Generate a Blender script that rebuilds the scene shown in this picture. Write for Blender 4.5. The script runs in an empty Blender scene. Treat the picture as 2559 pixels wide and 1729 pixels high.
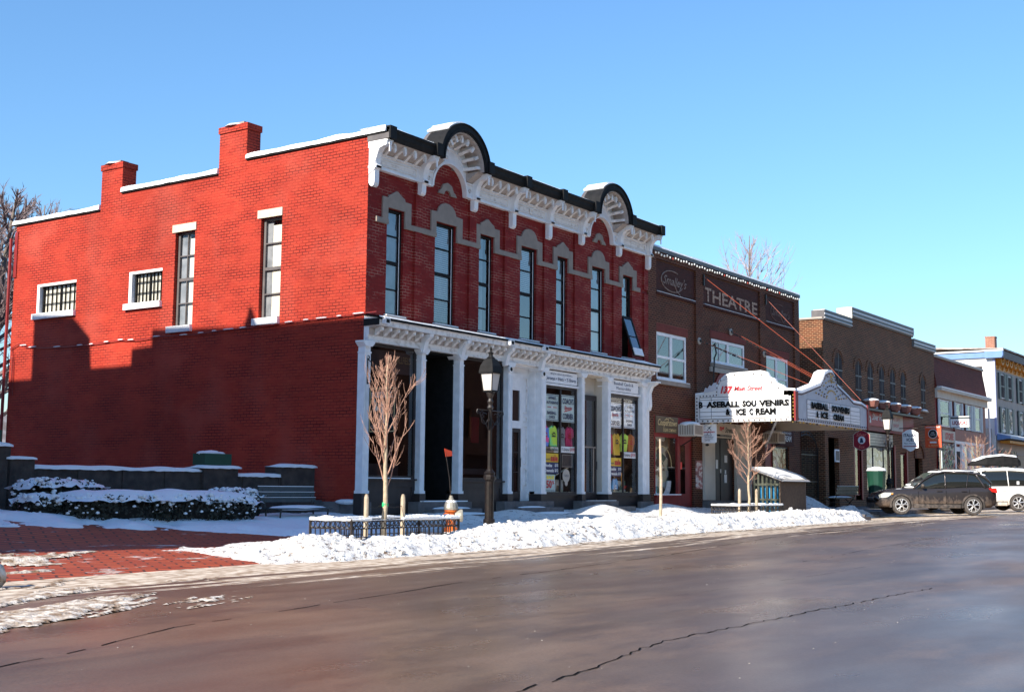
import bpy, math, random
from mathutils import Vector, Matrix, noise
from math import sin, cos, pi, radians, sqrt, atan2
R = random.Random(7)
scene = bpy.context.scene
col = scene.collection
# ---------------- camera
cam_d = bpy.data.cameras.new("camera"); cam = bpy.data.objects.new("camera", cam_d); col.objects.link(cam)
cam_d.sensor_width = 36; cam_d.lens = 44.608; cam_d.clip_end = 3000; cam_d.clip_start = .1
yaw, pit, rol = radians(34.6912), radians(6.3951), radians(.5042)
fwv = Vector((cos(yaw)*cos(pit), sin(yaw)*cos(pit), sin(pit)))
rt = Vector((sin(yaw), -cos(yaw), 0)); upv = rt.cross(fwv)
r2 = rt*cos(rol)+upv*sin(rol); u2 = -rt*sin(rol)+upv*cos(rol)
mw = Matrix((r2, u2, -fwv)).transposed().to_4x4(); mw.translation = Vector((-22.716, -20.0, .68))
cam.matrix_world = mw; scene.camera = cam
# ---------------- sky and sun
SE, SA = radians(32), radians(4.8)
w = bpy.data.worlds.new("World"); scene.world = w; w.use_nodes = True
nt = w.node_tree; bg = nt.nodes["Background"]; sk = nt.nodes.new("ShaderNodeTexSky")
sk.sky_type = 'NISHITA'; sk.sun_disc = False; sk.sun_elevation = SE
sk.sun_rotation = atan2(-cos(SA), sin(SA)); sk.air_density = 2.5; sk.dust_density = 1.6; sk.ozone_density = 10; sk.altitude = 4000
nt.links.new(sk.outputs[0], bg.inputs[0]); bg.inputs[1].default_value = .118
sd = bpy.data.lights.new("sun", 'SUN'); sun = bpy.data.objects.new("sun", sd); col.objects.link(sun)
sd.energy = 5; sd.angle = radians(.5); sd.color = (1, .93, .82)
tosun = Vector((-cos(SE)*cos(SA), cos(SE)*sin(SA), sin(SE)))
sun.rotation_euler = tosun.to_track_quat('Z', 'Y').to_euler(); sun.location = (-30, 10, 40)
vs = scene.view_settings
vs.view_transform = 'Standard'; vs.look = 'None'; vs.exposure = .8; vs.gamma = 1; vs.use_curve_mapping = False
scene.cycles.max_bounces = 6; scene.cycles.transparent_max_bounces = 12
scene.cycles.caustics_reflective = False; scene.cycles.caustics_refractive = False

# ---------------- materials
def mat(name, c, rough=.6, metal=0, spec=.5, emit=None, es=0):
    m = bpy.data.materials.new(name); m.use_nodes = True
    b = m.node_tree.nodes["Principled BSDF"]
    b.inputs["Base Color"].default_value = (*c, 1); b.inputs["Roughness"].default_value = rough
    b.inputs["Metallic"].default_value = metal; b.inputs["Specular IOR Level"].default_value = spec
    if emit: b.inputs["Emission Color"].default_value = (*emit, 1); b.inputs["Emission Strength"].default_value = es
    return m
class N:
    def __init__(s, m): s.t = m.node_tree; s.b = s.t.nodes.get("Principled BSDF")
    def n(s, ty, **k):
        x = s.t.nodes.new(ty)
        for a, v in k.items():
            if a.startswith('i_'):
                key = a[2:].replace('_', ' '); x.inputs[int(key) if key.isdigit() else key].default_value = v
            else: setattr(x, a, v)
        return x
    def l(s, a, b): s.t.links.new(a, b)
    def noise(s, scale, detail=4, vec=None, rough=.5):
        x = s.n("ShaderNodeTexNoise"); x.inputs["Scale"].default_value = scale; x.inputs["Detail"].default_value = detail
        x.inputs["Roughness"].default_value = rough
        s.l(vec if vec else s.pos(), x.inputs["Vector"]); return x.outputs["Fac"]
    def pos(s):
        if not hasattr(s, '_p'): s._p = s.n("ShaderNodeNewGeometry").outputs["Position"]
        return s._p
    def stretch(s, sx, sy, sz):
        x = s.n("ShaderNodeVectorMath", operation='MULTIPLY'); s.l(s.pos(), x.inputs[0]); x.inputs[1].default_value = (sx, sy, sz); return x.outputs[0]
    def ramp(s, fac, a, b, c0=(0, 0, 0), c1=(1, 1, 1)):
        x = s.n("ShaderNodeValToRGB"); e = x.color_ramp.elements
        e[0].position = a; e[1].position = b; e[0].color = (*c0, 1); e[1].color = (*c1, 1); s.l(fac, x.inputs[0]); return x.outputs[0]
    def mix(s, f, a, b, mode='MIX'):
        x = s.n("ShaderNodeMix", data_type='RGBA', blend_type=mode)
        for v, i in ((f, 0), (a, 6), (b, 7)):
            if isinstance(v, (int, float)): x.inputs[i].default_value = v
            elif isinstance(v, tuple): x.inputs[i].default_value = (*v, 1)
            else: s.l(v, x.inputs[i])
        return x.outputs[2]
    def math(s, op, a, b=0, clamp=False):
        x = s.n("ShaderNodeMath", operation=op, use_clamp=clamp)
        for v, i in ((a, 0), (b, 1)):
            if isinstance(v, (int, float)): x.inputs[i].default_value = v
            else: s.l(v, x.inputs[i])
        return x.outputs[0]
    def bump(s, h, st, dist=.02):
        x = s.n("ShaderNodeBump"); x.inputs["Strength"].default_value = st; x.inputs["Distance"].default_value = dist
        s.l(h, x.inputs["Height"]); s.l(x.outputs[0], s.b.inputs["Normal"])
    def color(s, c): s.l(c, s.b.inputs["Base Color"])
def noisy(name, c, c2, scale=6, rough=.6, bump=.15, spec=.4, dist=.01, lo=.35, hi=.65, metal=0):
    m = mat(name, c, rough, metal, spec); n = N(m); f = n.noise(scale, 5)
    n.color(n.ramp(f, lo, hi, c, c2)); 
    if bump: n.bump(n.noise(scale*4, 4), bump, dist)
    return m
def brick(name, c1, c2, mort, mlo, mhi, bump=.5, row=.0755, bw=.212, ms=.011, patch=1.3, big=.35, stain=None, rough=.75, relief=.02):
    m = mat(name, c1, rough, 0, .25); n = N(m)
    sp = n.n("ShaderNodeSeparateXYZ"); n.l(n.pos(), sp.inputs[0])
    u = n.math('ADD', sp.outputs[0], sp.outputs[1]); cb = n.n("ShaderNodeCombineXYZ"); n.l(u, cb.inputs[0]); n.l(sp.outputs[2], cb.inputs[1])
    wv = n.noise(2.2, 2); wob = n.n("ShaderNodeVectorMath", operation='SCALE'); n.l(cb.outputs[0], wob.inputs[0]); wob.inputs['Scale'].default_value = 1
    bt = n.n("ShaderNodeTexBrick"); n.l(cb.outputs[0], bt.inputs[0])
    bt.inputs["Scale"].default_value = 1; bt.inputs["Mortar Size"].default_value = ms; bt.inputs["Mortar Smooth"].default_value = .3
    bt.inputs["Brick Width"].default_value = bw; bt.inputs["Row Height"].default_value = row; bt.inputs["Bias"].default_value = 0
    bt.inputs["Color1"].default_value = (*c1, 1); bt.inputs["Color2"].default_value = (*c2, 1); bt.inputs["Mortar"].default_value = (*c1, 1)
    sv = n.n("ShaderNodeVectorMath", operation='MULTIPLY'); n.l(n.pos(), sv.inputs[0]); sv.inputs[1].default_value = (1, 1, 2.6)
    mask = n.ramp(n.noise(patch, 6, sv.outputs[0], .65), mlo, mhi)
    mm = n.math('MULTIPLY', mask, bt.outputs["Fac"])
    c = n.mix(mm, bt.outputs["Color"], mort)
    v = n.ramp(n.noise(big, 6), .3, .75, (.78, .78, .78), (1.16, 1.16, 1.16)); c = n.mix(1.0, c, v, 'MULTIPLY')
    if stain: c = n.mix(n.math('MULTIPLY', n.ramp(n.noise(.9, 5, n.stretch(.7, .7, .6)), .52, .74), .28), c, stain)
    pits = n.ramp(n.noise(16, 3, sv.outputs[0], .6), .66, .71); c = n.mix(n.math('MULTIPLY', pits, .5), c, tuple(v*.35 for v in c1))
    lb = n.ramp(n.noise(.55, 4, sv.outputs[0], .6), .40, .62, (.94, .93, .93), (1.05, 1.07, 1.07)); c = n.mix(1.0, c, lb, 'MULTIPLY')
    n.color(c)
    h = n.math('SUBTRACT', n.math('MULTIPLY', n.noise(30, 3), .35), n.math('MULTIPLY', bt.outputs["Fac"], n.math('ADD', n.math('MULTIPLY', mask, .9), .25)))
    n.bump(h, bump, relief); return m
def glass(name, tint=(1, 1, 1), k=1.0, rough=.02, base=.05):
    m = bpy.data.materials.new(name); m.use_nodes = True; t = m.node_tree; t.nodes.clear(); n = N(m)
    o = n.n("ShaderNodeOutputMaterial"); mx = n.n("ShaderNodeMixShader"); tr = n.n("ShaderNodeBsdfTransparent"); gl = n.n("ShaderNodeBsdfGlossy")
    tr.inputs[0].default_value = (*tint, 1); gl.inputs[0].default_value = (1, 1, 1, 1); gl.inputs["Roughness"].default_value = rough
    lw = n.n("ShaderNodeLayerWeight"); lw.inputs[0].default_value = .5; fr_ = n.math("ADD", n.math("MULTIPLY", n.math("POWER", lw.outputs["Facing"], 4), .95), .045)
    
    f = n.math('ADD', n.math('MULTIPLY', fr_, k), base, True)
    n.l(f, mx.inputs[0]); n.l(tr.outputs[0], mx.inputs[1]); n.l(gl.outputs[0], mx.inputs[2]); n.l(mx.outputs[0], o.inputs[0]); return m
def snowmat(name, dirt=0, tint=(.88, .88, .88)):
    m = mat(name, tint, .55, 0, .3); n = N(m); b1 = n.noise(9, 6, None, .7)
    if dirt:
        sp = n.ramp(n.noise(6.5, 8, n.stretch(.7, 1, 1.6), .78), .555-dirt*.05, .625-dirt*.04)
        sz = n.n("ShaderNodeSeparateXYZ"); n.l(n.pos(), sz.inputs[0]); lowz = n.n("ShaderNodeMapRange"); n.l(sz.outputs[1], lowz.inputs[0]); lowz.inputs[1].default_value = -5.2; lowz.inputs[2].default_value = -6.1; area = n.math('ADD', n.ramp(n.noise(.9, 3), .38, .6), n.math('MULTIPLY', lowz.outputs[0], .8)); f = n.math('MULTIPLY', sp, n.math('ADD', n.math('MULTIPLY', area, .55), .35))
        n.color(n.mix(f, tint, (.2, .13, .085)))
    n.bump(b1, 1.0 if dirt else .7, .09 if dirt else .04); return m
K = dict(
 redside=brick("painted red brick side", (.39, .034, .017), (.43, .045, .021), (.12, .008, .007), .42, .60, bump=1.0, patch=.9, stain=(.50, .12, .085)),
 redfront=brick("red facade brick", (.19, .011, .009), (.24, .016, .012), (.34, .15, .11), .45, .58, bump=.4, ms=.009, patch=1.1, relief=.01),
 redplain=noisy("dark red paint", (.20, .012, .012), (.26, .02, .018), 3, .5),
 brown=brick("brown brick", (.105, .024, .011), (.045, .012, .0065), (.24, .11, .058), .25, .5, bump=.5, ms=.012, patch=.8),
 brownpanel=brick("dark brick panel", (.085, .021, .014), (.055, .015, .010), (.08, .026, .018), .3, .6, bump=.6, ms=.012),
 arched=brick("multi brown brick", (.17, .046, .018), (.045, .014, .0075), (.34, .19, .10), .15, .4, bump=.5, ms=.013, row=.08),
 shingle=brick("red shingle", (.19, .038, .024), (.15, .03, .02), (.08, .015, .012), .2, .5, bump=.6, row=.13, bw=.3, ms=.01),
 chim=brick("orange chimney brick", (.36, .13, .07), (.28, .09, .05), (.5, .36, .28), .2, .4, bump=.4),
 white=noisy("white trim paint", (.88, .87, .87), (.78, .77, .77), 5, .5, .1),
 whiteold=noisy("peeling white paint", (.84, .80, .76), (.60, .55, .50), 7, .6, .25, lo=.5, hi=.68),
 cream=noisy("cream panel", (.62, .55, .46), (.55, .48, .40), 2, .6, .05),
 soffit=noisy("shaded taupe soffit", (.50, .43, .38), (.40, .34, .30), 12, .7, .1), beige=noisy("beige trim", (.42, .36, .30), (.36, .31, .26), 4, .6, .1),  # soffit colour darkened to taupe, painting in the shade between the modillions
 stone=noisy("taupe stone trim", (.31, .255, .21), (.26, .215, .18), 5, .8, .15),
 lintel=noisy("pale stone", (.66, .60, .46), (.55, .48, .36), 8, .8, .25),
 black=noisy("black paint", (.009, .009, .009), (.016, .015, .015), 6, .7, .08, spec=.2),
 iron=noisy("wrought iron", (.016, .013, .012), (.035, .025, .02), 20, .45, .2),
 bronze=noisy("bronze post", (.008, .006, .005), (.018, .011, .008), 12, .5, .15, spec=.25),
 darkgrey=noisy("dark grey metal", (.10, .09, .09), (.14, .125, .12), 4, .5, .05),
 darkwood=noisy("dark storefront wood", (.030, .022, .021), (.045, .033, .03), 4, .45, .08),
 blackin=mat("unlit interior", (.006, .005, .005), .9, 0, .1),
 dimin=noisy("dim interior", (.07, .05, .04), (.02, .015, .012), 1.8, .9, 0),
 snow=snowmat("clean snow"), snowd=snowmat("ploughed snow", .5, (.90, .87, .82)),  # ploughed snow base colour carries a warm sunlight tint
 found=noisy("old foundation stone", (.20, .18, .17), (.12, .105, .10), 3, .85, .5, dist=.03),
 step=noisy("concrete step", (.17, .15, .145), (.12, .105, .10), 5, .8, .3),
 wallstone=noisy("dark stone wall", (.075, .055, .045), (.04, .03, .026), 5, .85, .6, dist=.03),
 green=noisy("dark green paint", (.012, .055, .035), (.016, .07, .045), 3, .4, .05),
 benchg=noisy("bench slate green", (.04, .055, .06), (.055, .07, .075), 10, .5, .1),
 curtain=noisy("grey curtain", (.27, .28, .29), (.14, .15, .16), 3, .9, 0),
 blind=noisy("cream blind", (.78, .74, .62), (.66, .62, .50), 2, .8, 0),
 shade=noisy("taupe roller shade", (.22, .17, .155), (.19, .15, .135), 2, .8, 0),
 glassU=glass("upper window glass", (.75, .8, .85), 1.4, .02, .08),
 glassS=glass("shop glass", (1, 1, 1), .8, .015, .02),
 glassD=glass("dark shop glass", (.45, .42, .42), 1.0, .02, .07),
 glassA=glass("amber stained glass", (.35, .28, .22), .8, .1, .05),
 gold=mat("gold lettering", (.75, .55, .25), .5), goldb=mat("pale lettering", (.55, .42, .34), .6),
 blk=mat("black lettering", (.012, .012, .014), .5), red=mat("red lettering", (.55, .02, .03), .5), navy=mat("navy lettering", (.015, .03, .09), .5),
 wht=mat("white lettering", (.8, .8, .78), .5), paper=mat("white paper", (.92, .92, .91), .7),
 rod=mat("orange rod", (.40, .08, .035), .5), bark=noisy("pale bark", (.50, .40, .27), (.38, .29, .19), 14, .8, .3),
 twig=mat("orange twig", (.42, .23, .16), .7), twig2=mat("grey brown twig", (.19, .14, .14), .8), barkd=noisy("dark bark", (.13, .10, .08), (.20, .16, .12), 8, .9, .5),
 stakew=noisy("stake wood", (.50, .40, .29), (.40, .31, .21), 9, .7, .2),
)
# asphalt, wet, with slush streaks towards the kerb
def asphalt():
    m = mat("wet asphalt", (.05, .04, .036), .3, 0, .5); n = N(m)
    base = n.ramp(n.noise(1.1, 5, n.stretch(.5, 1.6, 1)), .3, .7, (.120, .070, .040), (.185, .120, .076))
    grit = n.ramp(n.noise(45, 4, None, .75), .36, .68, (.72, .72, .72), (1.30, 1.28, 1.26)); c = n.mix(1.0, base, grit, 'MULTIPLY')
    vo = n.n("ShaderNodeTexVoronoi"); vo.inputs["Scale"].default_value = 5.5; n.l(n.pos(), vo.inputs["Vector"])
    spk = n.math('MULTIPLY', n.ramp(vo.outputs["Distance"], .07, .10, (1, 1, 1), (0, 0, 0)), n.ramp(n.noise(.8, 3), .45, .6))
    tyre = n.ramp(n.noise(1.0, 3, n.stretch(.03, 1.5, 1)), .42, .62, (.92, .92, .92), (1.07, 1.07, 1.07)); c = n.mix(1.0, c, tyre, 'MULTIPLY')
    patch = n.ramp(n.noise(.35, 6, n.stretch(.5, 1, 1), .7), .50, .56, (.80, .80, .82), (1.08, 1.06, 1.04)); c = n.mix(1.0, c, patch, 'MULTIPLY')
    c = n.mix(n.math('MULTIPLY', spk, .0), c, (.62, .54, .46))
    sp = n.n("ShaderNodeSeparateXYZ"); n.l(n.pos(), sp.inputs[0])
    ed = n.n("ShaderNodeMapRange"); n.l(sp.outputs[1], ed.inputs[0]); ed.inputs[1].default_value = -9.8; ed.inputs[2].default_value = -6.0
    lf = n.n("ShaderNodeMapRange"); n.l(sp.outputs[0], lf.inputs[0]); lf.inputs[1].default_value = -8; lf.inputs[2].default_value = -13
    st = n.noise(1.0, 9, n.stretch(.22, 3.4, 1), .7)
    th = n.math('ADD', n.math('MULTIPLY', n.math('POWER', ed.outputs[0], 1.3), .36), n.math('MULTIPLY', n.math('MULTIPLY', lf.outputs[0], ed.outputs[0]), .06))
    s = n.math('MULTIPLY', n.ramp(n.math('ADD', st, th), .66, .73), n.ramp(ed.outputs[0], .0, .25))
    slush = n.ramp(n.noise(6, 5), .35, .65, (.30, .20, .12), (.74, .63, .50))
    n.color(n.mix(s, c, slush))
    r = n.ramp(n.noise(.45, 4, n.stretch(.6, 1.2, 1)), .3, .7, (.22, .22, .22), (.48, .48, .48))
    n.l(n.mix(s, r, (.7, .7, .7)), n.b.inputs["Roughness"])
    n.bump(n.math('ADD', n.math('MULTIPLY', n.noise(55, 3), .35), n.math('MULTIPLY', s, .6)), .28, .012); return m
K['asphalt'] = asphalt()
def pavers():
    m = mat("red brick pavers", (.35, .06, .03), .5, 0, .4); n = N(m)
    rot = n.n("ShaderNodeVectorRotate"); rot.rotation_type = 'Z_AXIS'; rot.inputs["Angle"].default_value = radians(28); n.l(n.pos(), rot.inputs[0])
    bt = n.n("ShaderNodeTexBrick"); n.l(rot.outputs[0], bt.inputs[0]); bt.inputs["Scale"].default_value = 1; bt.inputs["Brick Width"].default_value = .42
    bt.inputs["Row Height"].default_value = .16; bt.inputs["Mortar Size"].default_value = .02
    for a, b in (("Color1", (.42, .078, .026, 1)), ("Color2", (.33, .052, .02, 1)), ("Mortar", (.085, .03, .02, 1))): bt.inputs[a].default_value = b
    sp = n.n("ShaderNodeSeparateXYZ"); n.l(n.pos(), sp.inputs[0])
    k = n.n("ShaderNodeMapRange"); n.l(sp.outputs[1], k.inputs[0]); k.inputs[1].default_value = -2.2; k.inputs[2].default_value = -4.6
    st = n.noise(1.3, 9, n.stretch(.5, 1.3, 1), .68); s = n.ramp(n.math('ADD', st, n.math('MULTIPLY', k.outputs[0], .05)), .62, .69)
    n.color(n.mix(s, bt.outputs["Color"], n.ramp(n.noise(5, 4), .3, .6, (.62, .52, .42), (.86, .84, .82))))
    r = n.mix(s, (.62, .62, .62), (.8, .8, .8)); n.l(r, n.b.inputs["Roughness"])
    n.bump(n.math('ADD', n.math('MULTIPLY', s, 1.0), n.math('MULTIPLY', bt.outputs["Fac"], -.5)), .5, .02); return m
K['pavers'] = pavers()
def reliefglass():
    m = mat("leaded glass", (.5, .45, .36), .3); n = N(m); sp = n.n("ShaderNodeSeparateXYZ"); n.l(n.pos(), sp.inputs[0]); 
    cb = n.n("ShaderNodeCombineXYZ"); n.l(sp.outputs[0], cb.inputs[0]); n.l(sp.outputs[2], cb.inputs[1])
    bt = n.n("ShaderNodeTexBrick"); n.l(cb.outputs[0], bt.inputs[0]); bt.offset = 0; bt.inputs["Scale"].default_value = 1; bt.inputs["Brick Width"].default_value = .17; bt.inputs["Row Height"].default_value = .14; bt.inputs["Mortar Size"].default_value = .02
    for a, b in (("Color1", (.42, .38, .30, 1)), ("Color2", (.25, .24, .2, 1)), ("Mortar", (.05, .05, .045, 1))): bt.inputs[a].default_value = b
    n.color(bt.outputs["Color"]); return m
K['leaded'] = reliefglass()
def busy(name, cols, scale=5):
    m = mat(name, cols[0], .7); n = N(m); v = n.n("ShaderNodeTexVoronoi"); v.inputs["Scale"].default_value = scale; n.l(n.stretch(1, 1, 1.3), v.inputs["Vector"])
    r = n.n("ShaderNodeValToRGB"); r.color_ramp.interpolation = 'CONSTANT'; e = r.color_ramp.elements
    while len(e) < len(cols): e.new(.5)
    for i, c in enumerate(cols): e[i].position = .18+.64*i/len(cols) if i else 0; e[i].color = (*c, 1)
    n.l(v.outputs["Color"], r.inputs[0]); n.color(r.outputs[0]); return m
K['goods'] = busy("shop goods", [(.05, .04, .035), (.3, .22, .16), (.55, .5, .42), (.12, .25, .12), (.5, .12, .08), (.1, .09, .1), (.6, .55, .3)], 7)
K['goods2'] = busy("pale shop display", [(.55, .5, .42), (.10, .08, .06), (.75, .72, .66), (.3, .2, .12), (.08, .15, .1), (.7, .62, .4)], 4)
K['notice'] = busy("faded notice board", [(.45, .2, .18), (.65, .5, .45), (.4, .16, .14), (.7, .6, .55), (.3, .12, .1)], 9)
K['tiedye1'] = busy("blue pink tie dye", [(.12, .3, .75), (.85, .05, .3), (.9, .1, .35), (.15, .25, .7)], 6)
def fabric(n_, c, c2): return noisy(n_, c, c2, 6, .9, .2)
# ---------------- geometry helpers
WO = {}
class B:
    def __init__(s): s.v = []; s.f = []
    def add(s, vs_, fs):
        o = len(s.v); s.v += [tuple(p) for p in vs_]; s.f += [tuple(i+o for i in f) for f in fs]; return s
    def box(s, x0, x1, y0, y1, z0, z1):
        if x0 > x1: x0, x1 = x1, x0
        if y0 > y1: y0, y1 = y1, y0
        return s.add([(x0,y0,z0),(x1,y0,z0),(x1,y1,z0),(x0,y1,z0),(x0,y0,z1),(x1,y0,z1),(x1,y1,z1),(x0,y1,z1)],
              [(0,3,2,1),(4,5,6,7),(0,1,5,4),(1,2,6,5),(2,3,7,6),(3,0,4,7)])
    def pb(s, pl, a0, a1, d0, d1, z0, z1):
        return s.box(a0, a1, d0, d1, z0, z1) if pl == 'F' else s.box(d0, d1, a0, a1, z0, z1)
    def quad(s, *p): return s.add(p, [tuple(range(len(p)))])
    def ext(s, pts, fn, a, b):   # polygon pts (u,v) extruded between depths a,b with fn(u,v,d)->xyz
        n = len(pts); return s.add([fn(u, v, a) for u, v in pts]+[fn(u, v, b) for u, v in pts],
              [tuple(range(n)), tuple(range(2*n-1, n-1, -1))]+[(i, (i+1) % n, n+(i+1) % n, n+i) for i in range(n)])
    def prF(s, pts, y0, y1): return s.ext(pts, lambda u, v, d: (u, d, v), y0, y1)      # facade-plane outline
    def prX(s, pts, x0, x1): return s.ext(pts, lambda u, v, d: (d, u, v), x0, x1)      # profile in (y,z) run along x
    def tube(s, pts, rr, n=6, cap=True):
        pts = [Vector(p) for p in pts]; o = len(s.v)
        if isinstance(rr, (int, float)): rr = [rr]*len(pts)
        up = None
        for i, p in enumerate(pts):
            t = (pts[min(i+1, len(pts)-1)]-pts[max(i-1, 0)]).normalized()
            if up is None: up = t.orthogonal().normalized()
            up = (up-t*up.dot(t)); up = up.normalized() if up.length > 1e-6 else t.orthogonal().normalized(); sd_ = t.cross(up)
            for k in range(n):
                a = 2*pi*k/n; s.v.append(tuple(p+(up*cos(a)+sd_*sin(a))*rr[i]))
        for i in range(len(pts)-1):
            for k in range(n):
                k2 = (k+1) % n; s.f.append((o+i*n+k, o+i*n+k2, o+(i+1)*n+k2, o+(i+1)*n+k))
        if cap: s.f.append(tuple(o+k for k in range(n-1, -1, -1))); s.f.append(tuple(o+(len(pts)-1)*n+k for k in range(n)))
        return s
    def lathe(s, prof, c, n=16, ax='Z', sq=False):
        o = len(s.v); c = Vector(c)
        for r, h in prof:
            for k in range(n):
                a = 2*pi*(k+(.5 if sq else 0))/n; q = (r*cos(a), r*sin(a), h)
                if ax == 'Y': q = (q[0], q[2], q[1])
                if ax == 'X': q = (q[2], q[0], q[1])
                s.v.append(tuple(c+Vector(q)))
        for i in range(len(prof)-1):
            for k in range(n):
                k2 = (k+1) % n; s.f.append((o+i*n+k, o+i*n+k2, o+(i+1)*n+k2, o+(i+1)*n+k))
        s.f.append(tuple(o+k for k in range(n-1, -1, -1))); s.f.append(tuple(o+(len(prof)-1)*n+k for k in range(n))); return s
    def ring(s, cx, cz, r0, r1, y0, y1, a0=0, a1=180, n=24):
        o = len(s.v)
        for i in range(n+1):
            a = radians(a0+(a1-a0)*i/n)
            for r, y in ((r0, y0), (r1, y0), (r1, y1), (r0, y1)): s.v.append((cx+r*cos(a), y, cz+r*sin(a)))
        for i in range(n):
            for k in range(4):
                k2 = (k+1) % 4; s.f.append((o+i*4+k, o+i*4+k2, o+i*4+4+k2, o+i*4+4+k))
        s.f += [(o, o+1, o+2, o+3), (o+n*4+3, o+n*4+2, o+n*4+1, o+n*4)]; return s
    def ball(s, c, r, n=8, m=5, sc=(1, 1, 1)):
        o = len(s.v); c = Vector(c)
        for j in range(m+1):
            t = pi*j/m
            for k in range(n): a = 2*pi*k/n; s.v.append((c.x+r*sc[0]*sin(t)*cos(a), c.y+r*sc[1]*sin(t)*sin(a), c.z+r*sc[2]*cos(t)))
        for j in range(m):
            for k in range(n): k2 = (k+1) % n; s.f.append((o+j*n+k, o+j*n+k2, o+(j+1)*n+k2, o+(j+1)*n+k))
        return s
    def moved(s, M):
        s.v = [tuple(M @ Vector(p)) for p in s.v]; return s
def tag(o, label=None, cat=None, group=None, kind=None):
    if label: o["label"] = label
    if cat: o["category"] = cat
    if group: o["group"] = group
    if kind: o["kind"] = kind
    return o
def obj(name, b, m, parent=None, label=None, cat=None, group=None, kind=None, org=None, smooth=False):
    if parent is not None: w0 = WO[parent.name]
    elif org is not None: w0 = Vector(org)
    else:
        xs = [p[0] for p in b.v]; ys = [p[1] for p in b.v]; zs = [p[2] for p in b.v]; w0 = Vector(((min(xs)+max(xs))/2, (min(ys)+max(ys))/2, min(zs)))
    me = bpy.data.meshes.new(name); me.from_pydata([(x-w0.x, y-w0.y, z-w0.z) for x, y, z in b.v], [], b.f)
    if isinstance(m, str): m = K[m]
    me.materials.append(m)
    if smooth: me.polygons.foreach_set('use_smooth', [True]*len(me.polygons))
    o = bpy.data.objects.new(name, me); col.objects.link(o); WO[o.name] = w0
    if parent is not None: o.parent = parent
    else: o.location = w0
    return tag(o, label, cat, group, kind)
def root(name, loc, label, cat, group=None):
    o = bpy.data.objects.new(name, None); col.objects.link(o); o.location = loc; o.empty_display_size = .3; WO[o.name] = Vector(loc)
    return tag(o, label, cat, group)
def share(src, parent, off, name=None):   # copy of a part with shared mesh, moved by off
    c = src.copy(); col.objects.link(c); c.parent = parent; c.location = Vector(off); WO[c.name] = WO[parent.name]+Vector(off); return c
_tc = {}
def textb(body, O, Rv, Uv, w_, h_, dep=.012, bold=0, shear=0):
    key = (body, bold, shear)
    if key not in _tc:
        cu = bpy.data.curves.new("t", 'FONT'); cu.body = body; cu.size = 1; cu.resolution_u = 2; cu.offset = bold; cu.shear = shear; cu.align_x = 'CENTER' if '\n' in body else 'LEFT'; cu.space_line = .95
        t = bpy.data.objects.new("t", cu); me = bpy.data.meshes.new_from_object(t)
        vs_ = [v.co.copy() for v in me.vertices]; fs = [tuple(p.vertices) for p in me.polygons]
        bpy.data.objects.remove(t); bpy.data.curves.remove(cu); bpy.data.meshes.remove(me)
        x0 = min(v.x for v in vs_); x1 = max(v.x for v in vs_); y0 = min(v.y for v in vs_); y1 = max(v.y for v in vs_)
        _tc[key] = ([((v.x-x0)/(x1-x0), (v.y-y0)/(y1-y0)) for v in vs_], fs)
    uv, fs = _tc[key]; O = Vector(O); Rv = Vector(Rv).normalized(); Uv = Vector(Uv).normalized(); Nn = Rv.cross(Uv)
    return [O+Rv*(a*w_)+Uv*(c*h_)+Nn*dep for a, c in uv], fs
def lettering(parent, items, m, name='lettering'):
    b = B()
    for it in items: b.add(*textb(*it[:6], **(it[6] if len(it) > 6 else {})))
    return obj(name, b, m, parent)
XR, ZU = (1, 0, 0), (0, 0, 1)
def wallholes(b, pl, a0, a1, z0, z1, holes, d=0, dep=.12):
    A = sorted({a0, a1, *[v for h in holes for v in h[:2] if a0 < v < a1]}); Z = sorted({z0, z1, *[v for h in holes for v in h[2:4] if z0 < v < z1]})
    P = (lambda a, dd, z: (a, dd, z)) if pl == 'F' else (lambda a, dd, z: (dd, a, z))
    for i in range(len(A)-1):
        for j in range(len(Z)-1):
            ca = (A[i]+A[i+1])/2; cz = (Z[j]+Z[j+1])/2
            if any(h[0] < ca < h[1] and h[2] < cz < h[3] for h in holes): continue
            q = [P(A[i], d, Z[j]), P(A[i+1], d, Z[j]), P(A[i+1], d, Z[j+1]), P(A[i], d, Z[j+1])]
            b.quad(*(q if pl == 'F' else q[::-1]))
    for h in holes:
        c = [(h[0], h[2]), (h[1], h[2]), (h[1], h[3]), (h[0], h[3])]
        for k in range(4):
            p, q = c[k], c[(k+1) % 4]; b.quad(P(p[0], d, p[1]), P(p[0], d+dep, p[1]), P(q[0], d+dep, q[1]), P(q[0], d, q[1]))
    return b
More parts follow.
